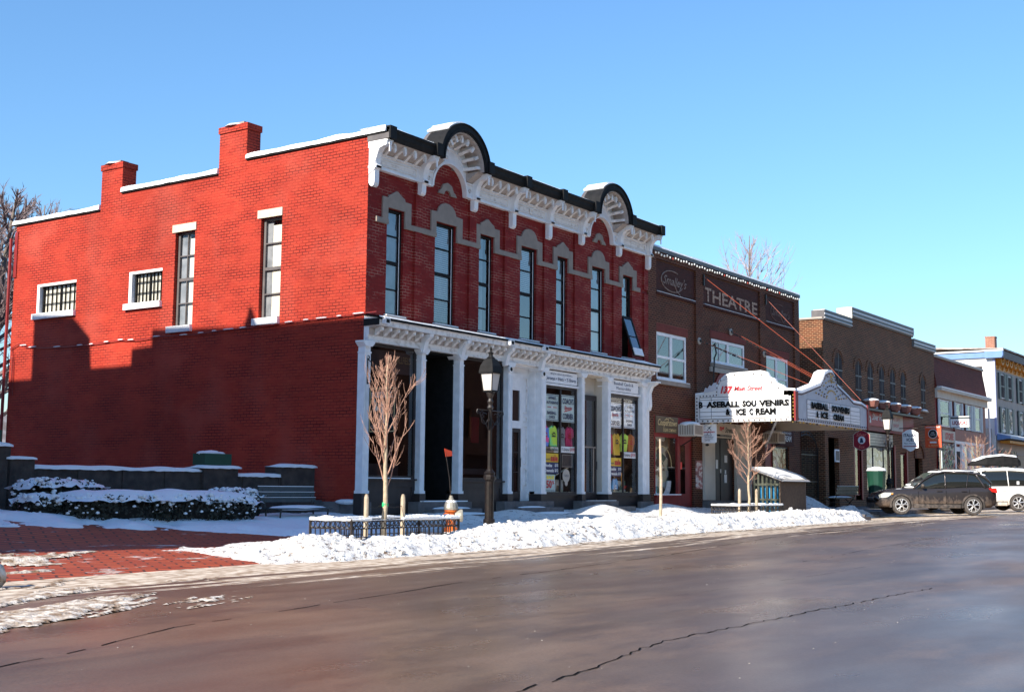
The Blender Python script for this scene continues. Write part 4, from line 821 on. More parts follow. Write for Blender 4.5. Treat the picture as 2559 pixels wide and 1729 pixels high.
b = B(); n = 60
for i in range(n):
    xa, xb = T0+13.1*i/n, T0+13.1*(i+1)/n; h, h2 = [.07+.03*noise.noise((x*.7, 2, 0)) for x in (xa, xb)]
    b.add([(xa, -.08, 8.782), (xa, -.04, 8.782+h), (xa, .3, 8.79+h), (xb, -.08, 8.782), (xb, -.04, 8.782+h2), (xb, .3, 8.79+h2)], [(0, 1, 4, 3), (1, 2, 5, 4)])
obj('coping_snow', b, 'snow', th)
t = root('string_lights', (T0+.3, -.1, 8.5), 'string of clear and red bulbs along the theatre coping', 'string lights')
b = B().tube([(T0+.3+i*.2, -.09, 8.60+.02*sin(i*1.3)) for i in range(64)], .01, 4); obj('wire', b, 'iron', t)
K['bulbw'] = mat('clear bulb', (.85, .85, .8), .2, emit=(1, .95, .85), es=.1); K['bulbr'] = mat('red bulb', (.7, .1, .06), .3); K['bulbd'] = mat('dark bulb socket', (.07, .05, .05), .3); K['bulba'] = mat('amber bulb', (.5, .33, .08), .3)
cache = {}
def bulb(parent, p, m, r_=.035, name='bulb'):
    k = (m, r_, parent.name)
    if k not in cache: cache[k] = (obj(name, B().ball(p, r_, 6, 4, (1, 1, 1.25)), m, parent), Vector(p)); return
    share(cache[k][0], parent, Vector(p)-cache[k][1])
for i in range(62): bulb(t, (T0+.42+i*.205, -.10, 8.56+.02*sin(i*1.9)+R.uniform(-.01, .01)), 'bulbr' if i in (6, 26, 36, 45, 51) else 'bulbw', .034)
# upper windows
def dbl(a, c, z0, z1, rails, gm, cur, lab=None):
    m_ = (a+c)/2; f = window(th, 'F', a+.01, c-.01, z0+.01, z1-.01, .05, 'white', gm, .11, rails, [(m_, .17), ((a+m_)/2+.0, .012)] if not rails else [(m_, .17)], cur, .08)
    s = obj('sill', B().box(a-.08, c+.08, -.07, .05, z0-.14, z0), 'stone', th); obj('sill_snow', B().box(a-.06, c+.06, -.06, .04, z0, z0+.02), 'snow', s); return f
cu = [('curtain', 'blind', .05, .26, .03, .97), ('curtain', 'blind', .31, .48, .03, .97), ('curtain', 'blind', .55, .68, .03, .97), ('curtain', 'blind', .72, .95, .03, .97), ('back', 'shade', .04, .96, .02, .98)]
dbl(*wn[0], [(5.12, .08)], 'glassD', cu); dbl(*wn[2], [(5.12, .07)], 'glassD', cu)
f = dbl(*wn[1], [], 'glassD', [('grey_film', 'stone', .04, .96, .05, .95)])
for cx in (19.62, 21.06): b = B().ring(cx, 5.69, .30, .315, .085, .09, 0, 360, 24); b.add(*textb("Smalley's", (cx-.24, .08, 5.60), XR, ZU, .48, .2, shear=.3)); obj('etched_script', b, 'paper', f)
obj('stone_band', B().box(18.7, 22.1, -.05, .03, 4.92, 5.09), 'beige', th)
b = B().ring(20.4, 3.55, 1.35, 1.62, -.02, .032, 20, 160, 24); obj('brick_arch', b, 'redplain', th)
for x, z in ((17.78, 5.92), (20.4, 6.52), (23.45, 5.98)):
    f = obj('wall_plate', B().lathe([(.13, 0), (.13, -.03), (.09, -.045), (.04, -.05)], (x, -.03, z), 12, 'Y'), 'beige', th); obj('eye_hook', B().ring(x, z, .03, .055, -.12, -.08, 40, 330, 10), 'iron', f)
b = B().tube([(19.02, -.04, 5.95), (18.98, -.12, 5.6), (18.9, -.08, 5.4), (18.85, -.06, 4.6), (18.75, -.05, 3.2)], .028, 6); obj('conduit', b, 'iron', th)
for x in (18.12, 23.62): obj('anchor_rod', B().box(x-.03, x+.03, -.09, -.03, 7.95, 8.35), 'iron', th)
# ground floor
obj('lower_wall', wallholes(B(), 'F', T0, T1, -.3, 3.2, [(14.45, 17.3, .0, 3.16), (18.9, 20.62, .25, 2.6), (24.25, 25.85, 1.5, 2.42), (23.5, 24.22, -.1, 2.9)], -.005, .16), 'brown', th)
f = obj('shopfront', B().box(14.46, 16.22, .0, .06, 2.42, 3.14).box(14.46, 14.52, -.02, .06, .2, 2.42).box(16.1, 16.3, -.02, .06, .05, 3.14).box(14.52, 16.1, -.03, .06, .08, .50).box(16.3, 17.28, .04, .08, 2.42, 3.14), 'redplain', th)
obj('sill_snow', B().box(14.44, 16.2, -.10, .0, .50, .54), 'snow', f); obj('sill', B().box(14.42, 16.25, -.12, -.03, .44, .50), 'redplain', f)
obj('shop_glass', B().box(14.52, 16.1, .03, .036, .51, 2.40), 'glassS', f); obj('shop_display', B().box(14.5, 16.12, .35, .37, .4, 2.45), 'goods2', f)
b = B().ring(15.3, .98, .5, .74, .2, .25, 180, 360, 20); obj('white_half_ring', b, 'paper', f)
b = B().ring(15.3, 1.45, .66, .70, .15, .16, 0, 180, 20); obj('arched_decal', b, 'gold', f)
d = obj('door', B().box(16.32, 17.27, .05, .09, .1, 2.42), 'redplain', th, label='dark red door of the cigar shop'); obj('door_glass', B().box(16.42, 16.78, .045, .05, .55, 2.2), 'glassD', d); obj('open_tag', B().box(16.30, 16.46, .0, .03, 1.38, 1.62), mat('bright red tag', (.85, .05, .03), .5), d)
s = obj('sign_board', B().box(14.52, 16.08, -.05, .0, 2.56, 3.12), noisy('brown sign', (.10, .065, .04), (.13, .09, .05), 3, .5, .05), th)
lettering(s, [("Cooperstown", (14.62, -.052, 2.74), XR, ZU, 1.36, .28, dict(shear=.3, bold=.008)), ("CIGAR COMPANY", (14.98, -.052, 2.61), XR, ZU, .95, .11, dict(bold=.01))], 'gold')
obj('flourish', B().tube([(15.1, -.055, 2.98), (15.25, -.055, 3.06), (15.4, -.055, 3.0), (15.32, -.055, 2.94), (15.2, -.055, 3.02), (15.5, -.055, 3.08), (15.75, -.055, 3.0)], .01, 4), 'gold', s)
for (x, lab) in ((16.15, 'white air conditioner above the dark red door'), (23.30, 'white air conditioner left of the ice cream sign')):
    t = root('air_conditioner', (x, -.3, 2.5), lab, 'air conditioner', 'air conditioners on the theatre front')
    obj('housing', B().box(x, x+.72, -.62, .05, 2.50, 2.90), 'cream', t)
    b = B(); [b.box(x-.006, x-.001, -.58+i*.09, -.53+i*.09, 2.55, 2.86) for i in range(6)]; b.box(x+.08, x+.64, -.626, -.621, 2.56, 2.86); obj('grille', b, 'stone', t)
    obj('snow_cap', B().ball((x+.36, -.29, 2.90), .42, 14, 8, (.95, .85, .26)), 'snow', t)
    obj('support', B().tube([(x+.35, -.55, 2.5), (x+.35, 0, 2.2)], .02, 5), 'iron', t)
t = obj('notice_board', B().box(17.48, 17.94, -.04, -.006, .72, 1.70), 'notice', label='narrow faded notice case on the pier left of the theatre door', cat='notice board')
obj('entry_pilaster', B().box(18.03, 18.86, -.10, -.006, .33, 3.02), 'cream', th); obj('entry_panel', B().box(20.64, 22.0, -.10, -.006, .3, 3.1), 'cream', th); obj('entry_lintel', B().box(18.86, 20.64, -.06, -.006, 2.56, 3.1), 'cream', th)
obj('entry_step', B().box(18.0, 22.0, -.25, -.006, -.2, .31), 'step', th); b = B()
for z in fr(.6, 3.0, .3): b.box(20.66, 21.98, -.104, -.10, z, z+.006)
obj('panel_groove', b, 'beige', th)
d = obj('door', B().box(18.9, 20.62, .05, .09, .3, 2.56), 'darkwood', th, label='dark double door under the marquee'); obj('door_seam', B().box(19.55, 19.58, .04, .05, .3, 2.5), 'blackin', d)
b = B(); [b.box(x, x+w1, .035, .045, z, z+h) for x, z, w1, h in ((19.2, 1.45, .16, .32), (19.92, 1.68, .22, .26), (19.55, 1.30, .08, .14), (19.93, 1.27, .12, .14), (19.9, .95, .2, .30))]; obj('door_notices', b, 'paper', d)
s = obj('sign_board', B().box(18.9, 20.62, -.10, -.061, 2.60, 3.0), 'cream', th)
lettering(s, [("ng", (19.22, -.102, 2.74), XR, ZU, .38, .22, dict(bold=.04, shear=.1))], 'red'); lettering(s, [("Stretch", (19.68, -.102, 2.76), XR, ZU, .78, .2, dict(shear=.35, bold=.012))], 'blk')
s2 = obj('sign_strip', B().box(18.9, 20.6, -.106, -.10, 2.61, 2.68), 'black', th); lettering(s2, [("CARDS & AUTOGRAPHS", (19.25, -.107, 2.625), XR, ZU, 1.25, .045)], 'wht')
obj('red_bay', B().box(23.5, 24.22, .03, .07, -.1, 2.9).box(24.1, 25.95, -.02, .05, -.05, 1.5), 'redplain', th)
window(th, 'F', 24.26, 25.84, 1.51, 2.41, .04, 'darkwood', 'glassS', .05, (), (), [('display', 'goods2', 0, 1, 0, 1)], .2, name='shop_window')
s = obj('sign_board', B().box(24.5, 26.3, -.04, -.006, 2.46, 3.1), 'brownpanel', th); lettering(s, [("OLD FASHIONED", (24.7, -.046, 2.92), XR, ZU, 1.3, .10), ("ICE CREAM", (24.7, -.046, 2.64), XR, ZU, 1.3, .24, dict(bold=.015))], 'wht')
obj('base_course', B().box(14.4, 17.3, -.10, .0, -.2, .06), 'darkwood', th)
t = root('hanging_sign', (17.5, -.25, 2.2), 'white hanging panel with red lettering below the left end of the marquee', 'sign')
obj('sign_panel', B().prX([(-.24, 2.96), (-.80, 2.96), (-.80, 2.33), (-.73, 2.30), (-.31, 2.30), (-.24, 2.33)], 17.50, 17.53), 'paper', t)
lettering(t, [("Seventh Inning", (17.495, -.28, 2.64), (0, -1, 0), ZU, .48, .08, dict(bold=.03, shear=.2))], 'red')
lettering(t, [("BASEBALL", (17.495, -.36, 2.55), (0, -1, 0), ZU, .28, .04), ("MEMORABILIA", (17.495, -.36, 2.49), (0, -1, 0), ZU, .34, .04), ("AUTOGRAPHS", (17.495, -.36, 2.43), (0, -1, 0), ZU, .32, .04), ("APPAREL", (17.495, -.36, 2.37), (0, -1, 0), ZU, .22, .04)], 'blk')
b = B().ball((17.49, -.54, 2.83), .025, 6, 4).tube([(17.49, -.45, 2.74), (17.49, -.54, 2.81), (17.49, -.62, 2.73)], .01, 4).tube([(17.49, -.44, 2.88), (17.49, -.52, 2.82), (17.49, -.62, 2.88)], .008, 4).tube([(17.49, -.44, 2.58), (17.49, -.53, 2.70), (17.49, -.62, 2.58)], .009, 4); obj('batter_emblem', b, 'blk', t)
obj('number_plate', B().ball((17.50, -.45, 2.24), .09, 10, 6, (.12, .85, .5)), 'blk', t); obj('arm', B().box(17.505, 17.525, -.80, -.01, 2.97, 2.99), 'iron', t)
# ================= marquee
mq = root('theatre_marquee', (17.3, -.1, 3.0), 'white theatre marquee with changeable letters and bulb borders, snow on top', 'marquee')
XL, YF, XRt = 17.30, -3.78, 24.35; HB = 3.0
# left face : plane x=XL ; outline in (y,z)
lf = [(-.1, 3.0), (-.1, 3.96), (-.42, 3.99), (-.46, 4.07), (-.66, 4.10), (-.70, 4.20), (-.95, 4.24), (-1.02, 4.38), (-1.22, 4.56), (-1.45, 4.62), (-2.55, 4.66), (-2.78, 4.60), (-2.88, 4.42), (-3.05, 4.36), (-3.12, 4.22), (-3.36, 4.12), (-3.42, 4.04), (-3.78, 4.00), (-3.78, 3.0)]
K['mwhite'] = noisy('marquee white', (.80, .78, .76), (.74, .72, .70), 3, .45, .05); K['mgrey'] = noisy('marquee blue grey', (.55, .56, .61), (.48, .49, .54), 4, .5, .05)
L = obj('left_face', B().prX(lf, XL, XL+.16), 'mwhite', mq); obj('letter_panel', B().box(XL-.012, XL-.002, -3.55, -.28, 3.12, 3.86), 'paper', L)
b = B(); [b.box(XL-.018, XL-.012, -3.55, -.28, z-.008, z+.008) for z in (3.12, 3.21, 3.36, 3.58, 3.78, 3.86)]; [b.box(XL-.018, XL-.012, y-.006, y+.006, 3.12, 3.86) for y in (-.28, -.72, -1.5, -2.5, -3.55)]
obj('letter_rails', b, 'darkgrey', L)
f_ = dict(bold=.05); YD = (0, -1, 0)
K['mblk'] = mat('black marquee letter', (.008, .008, .008), .8, 0, .1)
lettering(L, [("B", (XL-.03, -0.26, 3.5), YD, ZU, 0.15, .22, f_), ("ASEBALL", (XL-.03, -0.55, 3.5), YD, ZU, 1.24, .22, f_), ("SOU", (XL-.03, -1.89, 3.5), YD, ZU, 0.51, .22, f_), ("VENIRS", (XL-.03, -2.5, 3.5), YD, ZU, 1.07, .22, f_), ("&", (XL-.03, -1.27, 3.23), YD, ZU, 0.17, .22, f_), ("ICE", (XL-.03, -1.66, 3.23), YD, ZU, 0.36, .22, f_), ("C", (XL-.03, -2.14, 3.23), YD, ZU, 0.14, .22, f_), ("REAM", (XL-.03, -2.37, 3.23), YD, ZU, 0.73, .22, f_)], 'mblk')
lettering(L, [("137", (XL-.02, -1.08, 3.98), YD, ZU, .46, .26, dict(shear=.3, bold=.05)), ("Main Street", (XL-.02, -1.58, 4.06), YD, ZU, 1.05, .16, dict(shear=.3, bold=.01))], 'red')
obj('arched_border', B().tube([(XL-.01, -.98, 3.95), (XL-.01, -.98, 4.25), (XL-.01, -1.1, 4.42), (XL-.01, -1.4, 4.52), (XL-.01, -2.5, 4.54), (XL-.01, -2.72, 4.42), (XL-.01, -2.76, 3.95)], .012, 4), 'mgrey', L)
for i in range(19): bulb(mq, (XL-.015, -.2-i*.192, 3.05), 'bulbd', .026)
for i in range(7): bulb(mq, (XL-.015, -.17, 3.13+i*.12), 'bulbd', .026); bulb(mq, (XL-.015, -3.71, 3.13+i*.12), 'bulba', .022)
for y, z in [(-.3, 3.91), (-.42, 3.92), (-.55, 3.92), (-.68, 3.92), (-.80, 3.93), (-.92, 3.94), (-.93, 4.05), (-.94, 4.18), (-1.0, 4.33), (-1.08, 4.44), (-1.3, 4.57), (-1.6, 4.60), (-1.95, 4.61), (-2.3, 4.62), (-2.6, 4.58), (-2.95, 4.3), (-3.2, 4.1), (-3.5, 3.98)]: bulb(mq, (XL-.015, y, z), 'bulbd', .022)
for i in range(14): bulb(mq, (XL+.08, -.4-i*.25, 2.975), 'bulba' if i % 3 == 1 else 'bulbd', .03)
obj('ornament', B().ext([(-.44, 4.08), (-.50, 4.22), (-.58, 4.18), (-.66, 4.30), (-.72, 4.24), (-.80, 4.36), (-.92, 4.38), (-.92, 4.10), (-.44, 4.03)], lambda u, v, d: (d, u, v), XL-.01, XL+.0), 'mgrey', L)
b = B()
def snowstrip(b, P, x0, x1, h=.07):
    for (ya, za), (yb, zb) in zip(P, P[1:]):
        b.add([(x0, ya, za-.005), (x0+.02, ya, za+h), (x1-.02, ya, za+h), (x1, ya, za-.005), (x0, yb, zb-.005), (x0+.02, yb, zb+h), (x1-.02, yb, zb+h), (x1, yb, zb-.005)], [(0, 1, 5, 4), (1, 2, 6, 5), (2, 3, 7, 6), (0, 3, 2, 1), (4, 5, 6, 7)])
snowstrip(b, lf[1:18], XL-.01, XL+.20)
# front face outline in (x,z): stepped, rising to a finial
ff = [(17.30, 3.0), (17.30, 3.93), (17.84, 3.95), (18.32, 4.05), (18.93, 4.19), (19.55, 4.33), (19.8, 4.52), (20.0, 4.74), (20.37, 4.86), (20.73, 4.87), (20.98, 4.72), (21.2, 4.43), (21.65, 4.30), (22.4, 4.08), (22.82, 3.93), (23.71, 3.92), (24.35, 3.80), (24.35, 3.0)]
Fz = obj('front_face', B().prF(ff, YF, YF+.16), 'mgrey', mq)
obj('corner_post', B().box(17.22, 17.46, YF-.04, YF+.02, 3.0, 3.98), 'redplain', mq); obj('corner_post', B().box(24.28, 24.48, YF-.04, YF+.2, 3.0, 3.92), 'redplain', mq)
obj('letter_panel', B().box(18.3, 23.5, YF-.012, YF-.002, 3.12, 3.76), 'paper', Fz)
b2 = B(); [b2.box(18.3, 23.5, YF-.016, YF-.012, z-.006, z+.006) for z in (3.12, 3.22, 3.32, 3.44, 3.6, 3.76)]; [b2.box(x-.01, x+.01, YF-.016, YF-.012, 3.12, 3.76) for x in (18.3, 19.3, 20.4, 21.5, 22.5, 23.5)]; obj('letter_rails', b2, 'darkgrey', Fz)
f2 = dict(bold=.075)
lettering(Fz, [("BASEBALL", (18.62, YF-.03, 3.47), XR, ZU, 1.62, .24, f2), ("SOUVENIRS", (20.56, YF-.03, 3.46), XR, ZU, 1.80, .24, f2), ("&", (19.08, YF-.03, 3.18), XR, ZU, .22, .23, f2), ("ICE", (19.50, YF-.03, 3.18), XR, ZU, .70, .23, f2), ("CREAM", (20.68, YF-.03, 3.17), XR, ZU, 1.06, .23, f2)], 'mblk')
def fz(x): return itp(x, [(a, c) for a, c in ff[1:-1]])
k = 0
for i in range(34): x = 17.55+i*.2; bulb(mq, (x, YF-.015, 3.06), 'bulbd', .024)
b3 = B(); b4 = B()
for i in range(60):
    x = 17.45+i*.115; b3.ball((x, YF-.02, fz(x)-.05), .026, 5, 3)
for ray in range(-5, 6):
    for j in range(2, 7): x = 20.6+sin(ray*.27)*j*.2*1.25; z = 3.88+cos(ray*.27)*j*.14*(.85 if abs(ray) > 3 else 1.2); (b3 if j % 2 else b4).ball((x, YF-.02, z), .03, 5, 3) if z < fz(x)-.08 else None
for j in range(8): b4.ball((20.6+.12*sin(j*2.4), YF-.03, 4.50+j*.04), .03, 5, 3)
o = obj('border_bulbs', b3, 'bulbd', mq, kind='stuff'); obj('sunburst_bulbs', b4, 'bulba', mq, kind='stuff')
for i in range(22): bulb(mq, (17.6+i*.31, YF+.09, 2.975), 'bulba' if i % 3 else 'bulbd', .032)
def snowstripF(b, P, y0, y1, h):
    for (xa, za), (xb, zb) in zip(P, P[1:]):
        b.add([(xa, y0, za-.004), (xa, y0+.02, za+h), (xa, y1, za+h), (xa, y1+.02, za-.2), (xb, y0, zb-.004), (xb, y0+.02, zb+h), (xb, y1, zb+h), (xb, y1+.02, zb-.2)], [(0, 1, 5, 4), (1, 2, 6, 5), (2, 3, 7, 6), (0, 3, 2, 1), (4, 5, 6, 7)])
snowstripF(b, ff[1:-1], YF-.02, YF+.4, .085); obj('marquee_snow', b, 'snow', mq)
Rf = obj('right_face', B().box(XRt-.02, XRt+.12, YF+.16, -.1, 3.0, 3.95), 'cream', mq); obj('inner_soffit', B().box(XL+.2, XRt-.05, YF+.2, -.02, 3.90, 3.94), 'cream', mq)
obj('support_frame', B().box(XL+.16, XL+.22, -3.6, -.05, 3.02, 3.10).box(XL+.2, XRt, YF+.17, YF+.24, 3.02, 3.10), 'cream', mq)
obj('diagonal_strut', B().tube([(17.5, -.75, 3.05), (17.38, -.04, 2.62)], .03, 5), 'mwhite', mq); obj('diagonal_strut', B().tube([(20.0, -2.0, 3.25), (22.4, -.5, 2.35)], .04, 5), 'mwhite', mq)
# rods and chains
b = B().tube([(18.15, -.08, 8.25), (20.6, -3.6, 4.9)], .010, 5)
for p, q in (((23.62, -.08, 8.18), (24.2, -3.6, 4.1)), ((23.62, -.08, 6.1), (24.2, -3.55, 4.0)), ((20.4, -.08, 6.55), (21.9, -3.5, 4.42)), ((17.78, -.1, 5.92), (19.3, -3.5, 4.35)), ((20.4, -.08, 6.5), (23.2, -3.5, 4.1))): b.tube([p, q], .008, 5)
obj('suspension_rod', b, 'rod', mq)
b = B()
for p, q in (((17.78, -.1, 5.92), (18.6, -1.6, 5.15)), ((20.4, -.08, 6.5), (21.1, -1.3, 5.7))):
    P, Q = Vector(p), Vector(q); b = B()
    for i in range(11): c = P.lerp(Q, i/11); e = P.lerp(Q, (i+.85)/11); b.tube([c, e], .03 if i % 2 else .018, 5)
    obj('chain', b, 'iron', mq)
# ================= alley gate
t = root('alley_gate', (27.2, .4, 0), 'black wrought iron gate under an arched overthrow between the theatre and the brown building', 'gate')
GY = .25; b = B()
for i in range(17): x = 27.2+i*.145; b.box(x-.011, x+.011, GY-.011, GY+.011, .1, 2.38+.12*(i % 2))
obj('picket', b, 'iron', t); b = B(); [b.box(27.15, 29.6, GY-.02, GY+.02, z, z+.04) for z in (.35, 1.05, 2.18)]; obj('rail', b, 'iron', t)
b = B(); 
for r0 in (1.0, 1.22): b.tube([(28.38+1.2*cos(radians(a)), GY, 2.42+r0*.62*sin(radians(a))) for a in range(0, 181, 12)], .022, 5)
for a in range(15, 170, 15): c_, s_ = cos(radians(a)), sin(radians(a)); b.tube([(28.38+1.2*c_, GY, 2.42+.62*s_), (28.38+1.2*c_+.05, GY, 2.42+.70*s_), (28.38+1.2*c_, GY, 2.42+.756*s_)], .016, 4)
b.box(27.13, 27.19, GY-.03, GY+.03, 0, 2.5).box(29.58, 29.64, GY-.03, GY+.03, 0, 2.5); obj('overthrow', b, 'iron', t)
K['greystone'] = brick("grey alley stone", (.34, .31, .30), (.22, .20, .20), (.12, .11, .11), .2, .5, row=.16, bw=.4, ms=.02)
tag(obj('alley_wall', B().box(27.12, 36, 7, 7.2, -.1, 3.6), 'greystone'), 'grey stone wall at the back of the gated alley', 'wall')
# ================= brown building with arched windows
A0, A1 = 29.85, 46.1
ab = root('arched_window_building', (A0, 0, 0), 'brown brick building with stepped parapet and seven tall arched windows', 'building')
aw = [(31.15, 32.11), (33.78, 34.6), (35.42, 36.2), (37.08, 37.82), (38.68, 39.46), (40.3, 41.1), (43.62, 44.38)]
Zt = [6.8]+[6.66]*6; Zb = [4.9]*7
b = wallholes(B(), 'F', A0, A1, -.4, 8.12, [(a, c, zb, zt-(c-a)*.5) for (a, c), zt, zb in zip(aw, Zt, Zb)]+[(30.25, 31.5, 0, 3.0), (33.4, 34.3, .3, 2.75), (35.1, 39.0, .65, 4.5), (40.05, 41.1, .3, 2.6), (42.3, 43.6, .1, 2.4)], 0, .2)
b.quad((33.4, 0, 8.12), (42.3, 0, 8.12), (42.3, 0, 8.62), (33.4, 0, 8.62))
b.quad((A0, 0, -.4), (A0, 14, -.4), (A0, 14, 7.7), (A0, 0, 8.12)); b.quad((A1, 0, 6), (A1, 14, 6), (A1, 14, 8.12), (A1, 0, 8.12))
for (a, c), zt in zip(aw, Zt):   # fill the spandrels so each opening ends in a half circle
    r_ = (c-a)/2; m_ = (a+c)/2; z0 = zt-r_; n = 8
    for s in (-1, 1):
        P = [(m_+s*r_, z0)]+[(m_+s*r_*cos(pi/2*i/n), z0+r_*sin(pi/2*i/n)) for i in range(1, n+1)]+[(m_+s*r_, zt)]
    b.ring(m_, z0, r_+.10, r_+.22, -.035, .003, 0, 180, 14); b.ring(m_, z0, r_, r_+.07, -.018, .003, 0, 180, 14)
obj('front_wall', b, 'arched', ab)
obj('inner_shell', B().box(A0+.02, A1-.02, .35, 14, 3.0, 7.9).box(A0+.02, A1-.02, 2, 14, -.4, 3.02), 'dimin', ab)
for (a, c), zt, zb in zip(aw, Zt, Zb):
    r_ = (c-a)/2; m_ = (a+c)/2; z0 = zt-r_
    P = [(a+.0, zb), (c, zb)]+[(m_+r_*cos(pi*i/12), z0+r_*sin(pi*i/12)) for i in range(13)]
    f = obj('arched_window', B().prF(P, -.004, .02), noisy('window board', (.12, .085, .065), (.085, .06, .05), 3, .9, .1, spec=.05) if 'wb' not in K else K['wb'], ab); K['wb'] = f.data.materials[0]
    obj('glazing', B().box(a+.06, m_-.02, -.01, -.005, z0-.25, z0+r_*.5).box(m_+.02, c-.06, -.01, -.005, z0-.25, z0+r_*.5).box(a+.06, m_-.02, -.01, -.005, zb+.5, z0-.35).box(m_+.02, c-.06, -.01, -.005, zb+.5, z0-.35), K.setdefault('glz', noisy('dull glazing', (.085, .075, .075), (.05, .045, .045), 2, .8, .05, spec=.05)), f)
    obj('frame_line', B().box(a, c, -.02, -.01, zb+.38, zb+.44).box(a, c, -.02, -.01, z0-.34, z0-.27).box(m_-.02, m_+.02, -.02, -.01, zb, zt-.03), 'darkgrey', f)
s = obj('sill', B().box(43.5, 44.5, -.12, 0, 4.82, 4.9), 'beige', ab); obj('sill_snow', B().ball((44, -.06, 4.9), .5, 10, 5, (1, .2, .14)), 'snow', s)
for i, (x0, x1, z0, z1) in enumerate(((A0-.03, 33.25, 8.12, 8.50), (33.25, 42.4, 8.62, 9.02), (42.4, 46.15, 8.12, 8.50))):
    c = obj('parapet_cap', B().box(x0, x1, -.10, .5, z0+.05, z1).box(x0, x1, -.06, .2, z0-.04, z0+.05), 'darkgrey', ab)
    obj('cap_snow', B().box(x0, x1, -.13, -.02, z0+.03, z0+.06).box(x0, x1, -.12, -.09, (z0+z1)/2, (z0+z1)/2+.06).box(x0, x1, -.12, .4, z1, z1+.02), 'snow', c)
obj('side_coping', B().box(A0-.06, A0+.2, 0, 14, 8.12, 8.2), 'beige', ab)
obj('cap_end', B().box(33.2, 33.3, -.12, .6, 8.5, 9.02), 'lintel', ab)
# ground floor of the brown building
f = obj('shopfront', B().box(35.1, 42.0, -.08, .05, 3.5, 4.6).box(34.3, 34.5, -.04, .2, .3, 3.5).box(33.4, 33.55, 0, .2, .3, 2.75).box(39.0, 39.2, -.04, .1, .3, 2.9).box(40.9, 41.1, -.04, .1, .3, 2.7), 'redplain', ab)
obj('leaded_transom', B().box(35.15, 39.0, .02, .06, 2.82, 3.42), 'leaded', ab)
window(ab, 'F', 35.15, 39.0, .68, 2.78, .03, 'darkwood', 'glassS', .06, (), [(36.1, .05), (37.6, .05)], [('display', 'goods2', 0, 1, 0, 1)], .25, name='shop_window')
window(ab, 'F', 33.56, 34.2, .5, 2.7, .03, 'redplain', 'glassS', .05, (), (), [('display', 'goods2', 0, 1, 0, 1)], .25, name='shop_window')
window(ab, 'F', 40.1, 40.88, .4, 2.55, .03, 'redplain', 'glassS', .05, (), (), [('display', 'goods', 0, 1, 0, 1)], .25, name='shop_window')
obj('porch_recess', B().box(30.25, 31.5, 1.2, 1.24, 0, 3.0), 'blackin', ab); obj('porch_sign', B().box(31.0, 31.5, -.03, .02, 1.95, 2.5), 'paper', ab)
obj('porch_sign_face', B().box(31.05, 31.45, -.04, -.03, 2.02, 2.43), 'darkgrey', ab)
s = obj('sign_board', B().box(34.9, 37.3, -.14, -.09, 3.74, 4.42), mat('bright sign red', (.48, .03, .035), .5), ab); lettering(s, [("Silver Fox", (35.55, -.142, 4.0), XR, ZU, 1.6, .32, dict(shear=.3, bold=.015))], 'wht'); obj('arch_mark', B().ring(35.2, 4.0, .08, .18, -.15, -.142, 0, 180, 10).box(35.02, 35.38, -.15, -.142, 3.86, 4.0), 'wht', s)
s = obj('sign_board', B().box(37.75, 40.1, -.14, -.09, 3.62, 4.40), 'cream', ab); [lettering(s, [q], 'red') for q in (("THE GIFT", (38.3, -.142, 4.1), XR, ZU, 1.3, .16), ("SHOP", (38.6, -.142, 3.8), XR, ZU, .8, .16))]
K['pink'] = noisy('pinkish planter', (.30, .12, .09), (.22, .09, .07), 5, .7, .2)
for i in range(5):
    x = 34.9+i*1.6
    c = obj('planter', B().lathe([(.12, 0), (.30, .10), (.38, .34), (.38, .40)], (x, -.34, 4.46), 8), 'pink', ab)
    obj('planter_snow', B().ball((x, -.34, 4.86), .42, 12, 6, (1, .9, .24)), 'snow', c); obj('ledge_snow', B().ball((x+.7, -.25, 4.55), .22, 8, 4, (1.2, .8, .5)), 'snow', ab)
obj('planter_shelf', B().box(34.2, 42.2, -.5, 0, 4.38, 4.47), 'darkwood', ab)
b = B().ring(43.1, 2.4, .65, .9, -.05, .005, 0, 180, 16); obj('brick_arch', b, 'brown', ab)
# ================= red shingled shop with white shutters
sb = root('shingled_shop', (46.15, 0, 0), 'low shop with red shingled upper wall, white shuttered windows and white storefront', 'building')
S0, S1 = 46.15, 56.4
obj('core', B().box(S0, S1-.02, .02, 12, -.4, 6.15), 'redplain', sb)
obj('shingle_wall', B().prX([(-.12, 6.28), (.15, 7.95), (12, 7.95), (12, 6.2), (.02, 6.2)], S0, S1), 'shingle', sb)
c = obj('shop_cornice', B().box(S0, S1+.15, -.35, .02, 6.12, 6.26).box(S0, S1+.05, -.12, .02, 5.72, 6.12), 'cream', sb); obj('cornice_snow', B().box(S0, S1+.15, -.36, -.05, 6.26, 6.33), 'snow', c)
obj('parapet_cap', B().box(S0, S1+.05, .05, .4, 7.95, 8.06), 'beige', sb); obj('parapet_snow', B().box(S0, S1, .1, .4, 8.06, 8.10), 'snow', sb)
for a, c2, sh in ((46.4, 49.1, 1), (49.5, 51.35, 1), (51.75, 53.4, 1), (53.4, 55.5, 1)):
    f = window(sb, 'F', a+.42, c2-.42, 4.22, 5.68, -.04, 'white', 'glassS', .07, [(4.95, .05)], (), [('curtain', 'goods2', .05, .95, 0, 1)], .01)
    if 'shut' not in K: K['shut'] = noisy('pale shutter', (.48, .54, .58), (.42, .48, .52), 5, .5, .05)
    for x0 in (a+.04, c2-.4): obj('shutter', B().box(x0, x0+.36, -.07, -.03, 4.2, 5.7), 'shut', f)
obj('red_awning_band', B().box(49.4, 55.35, -.10, .01, 3.52, 4.15), 'redplain', sb)
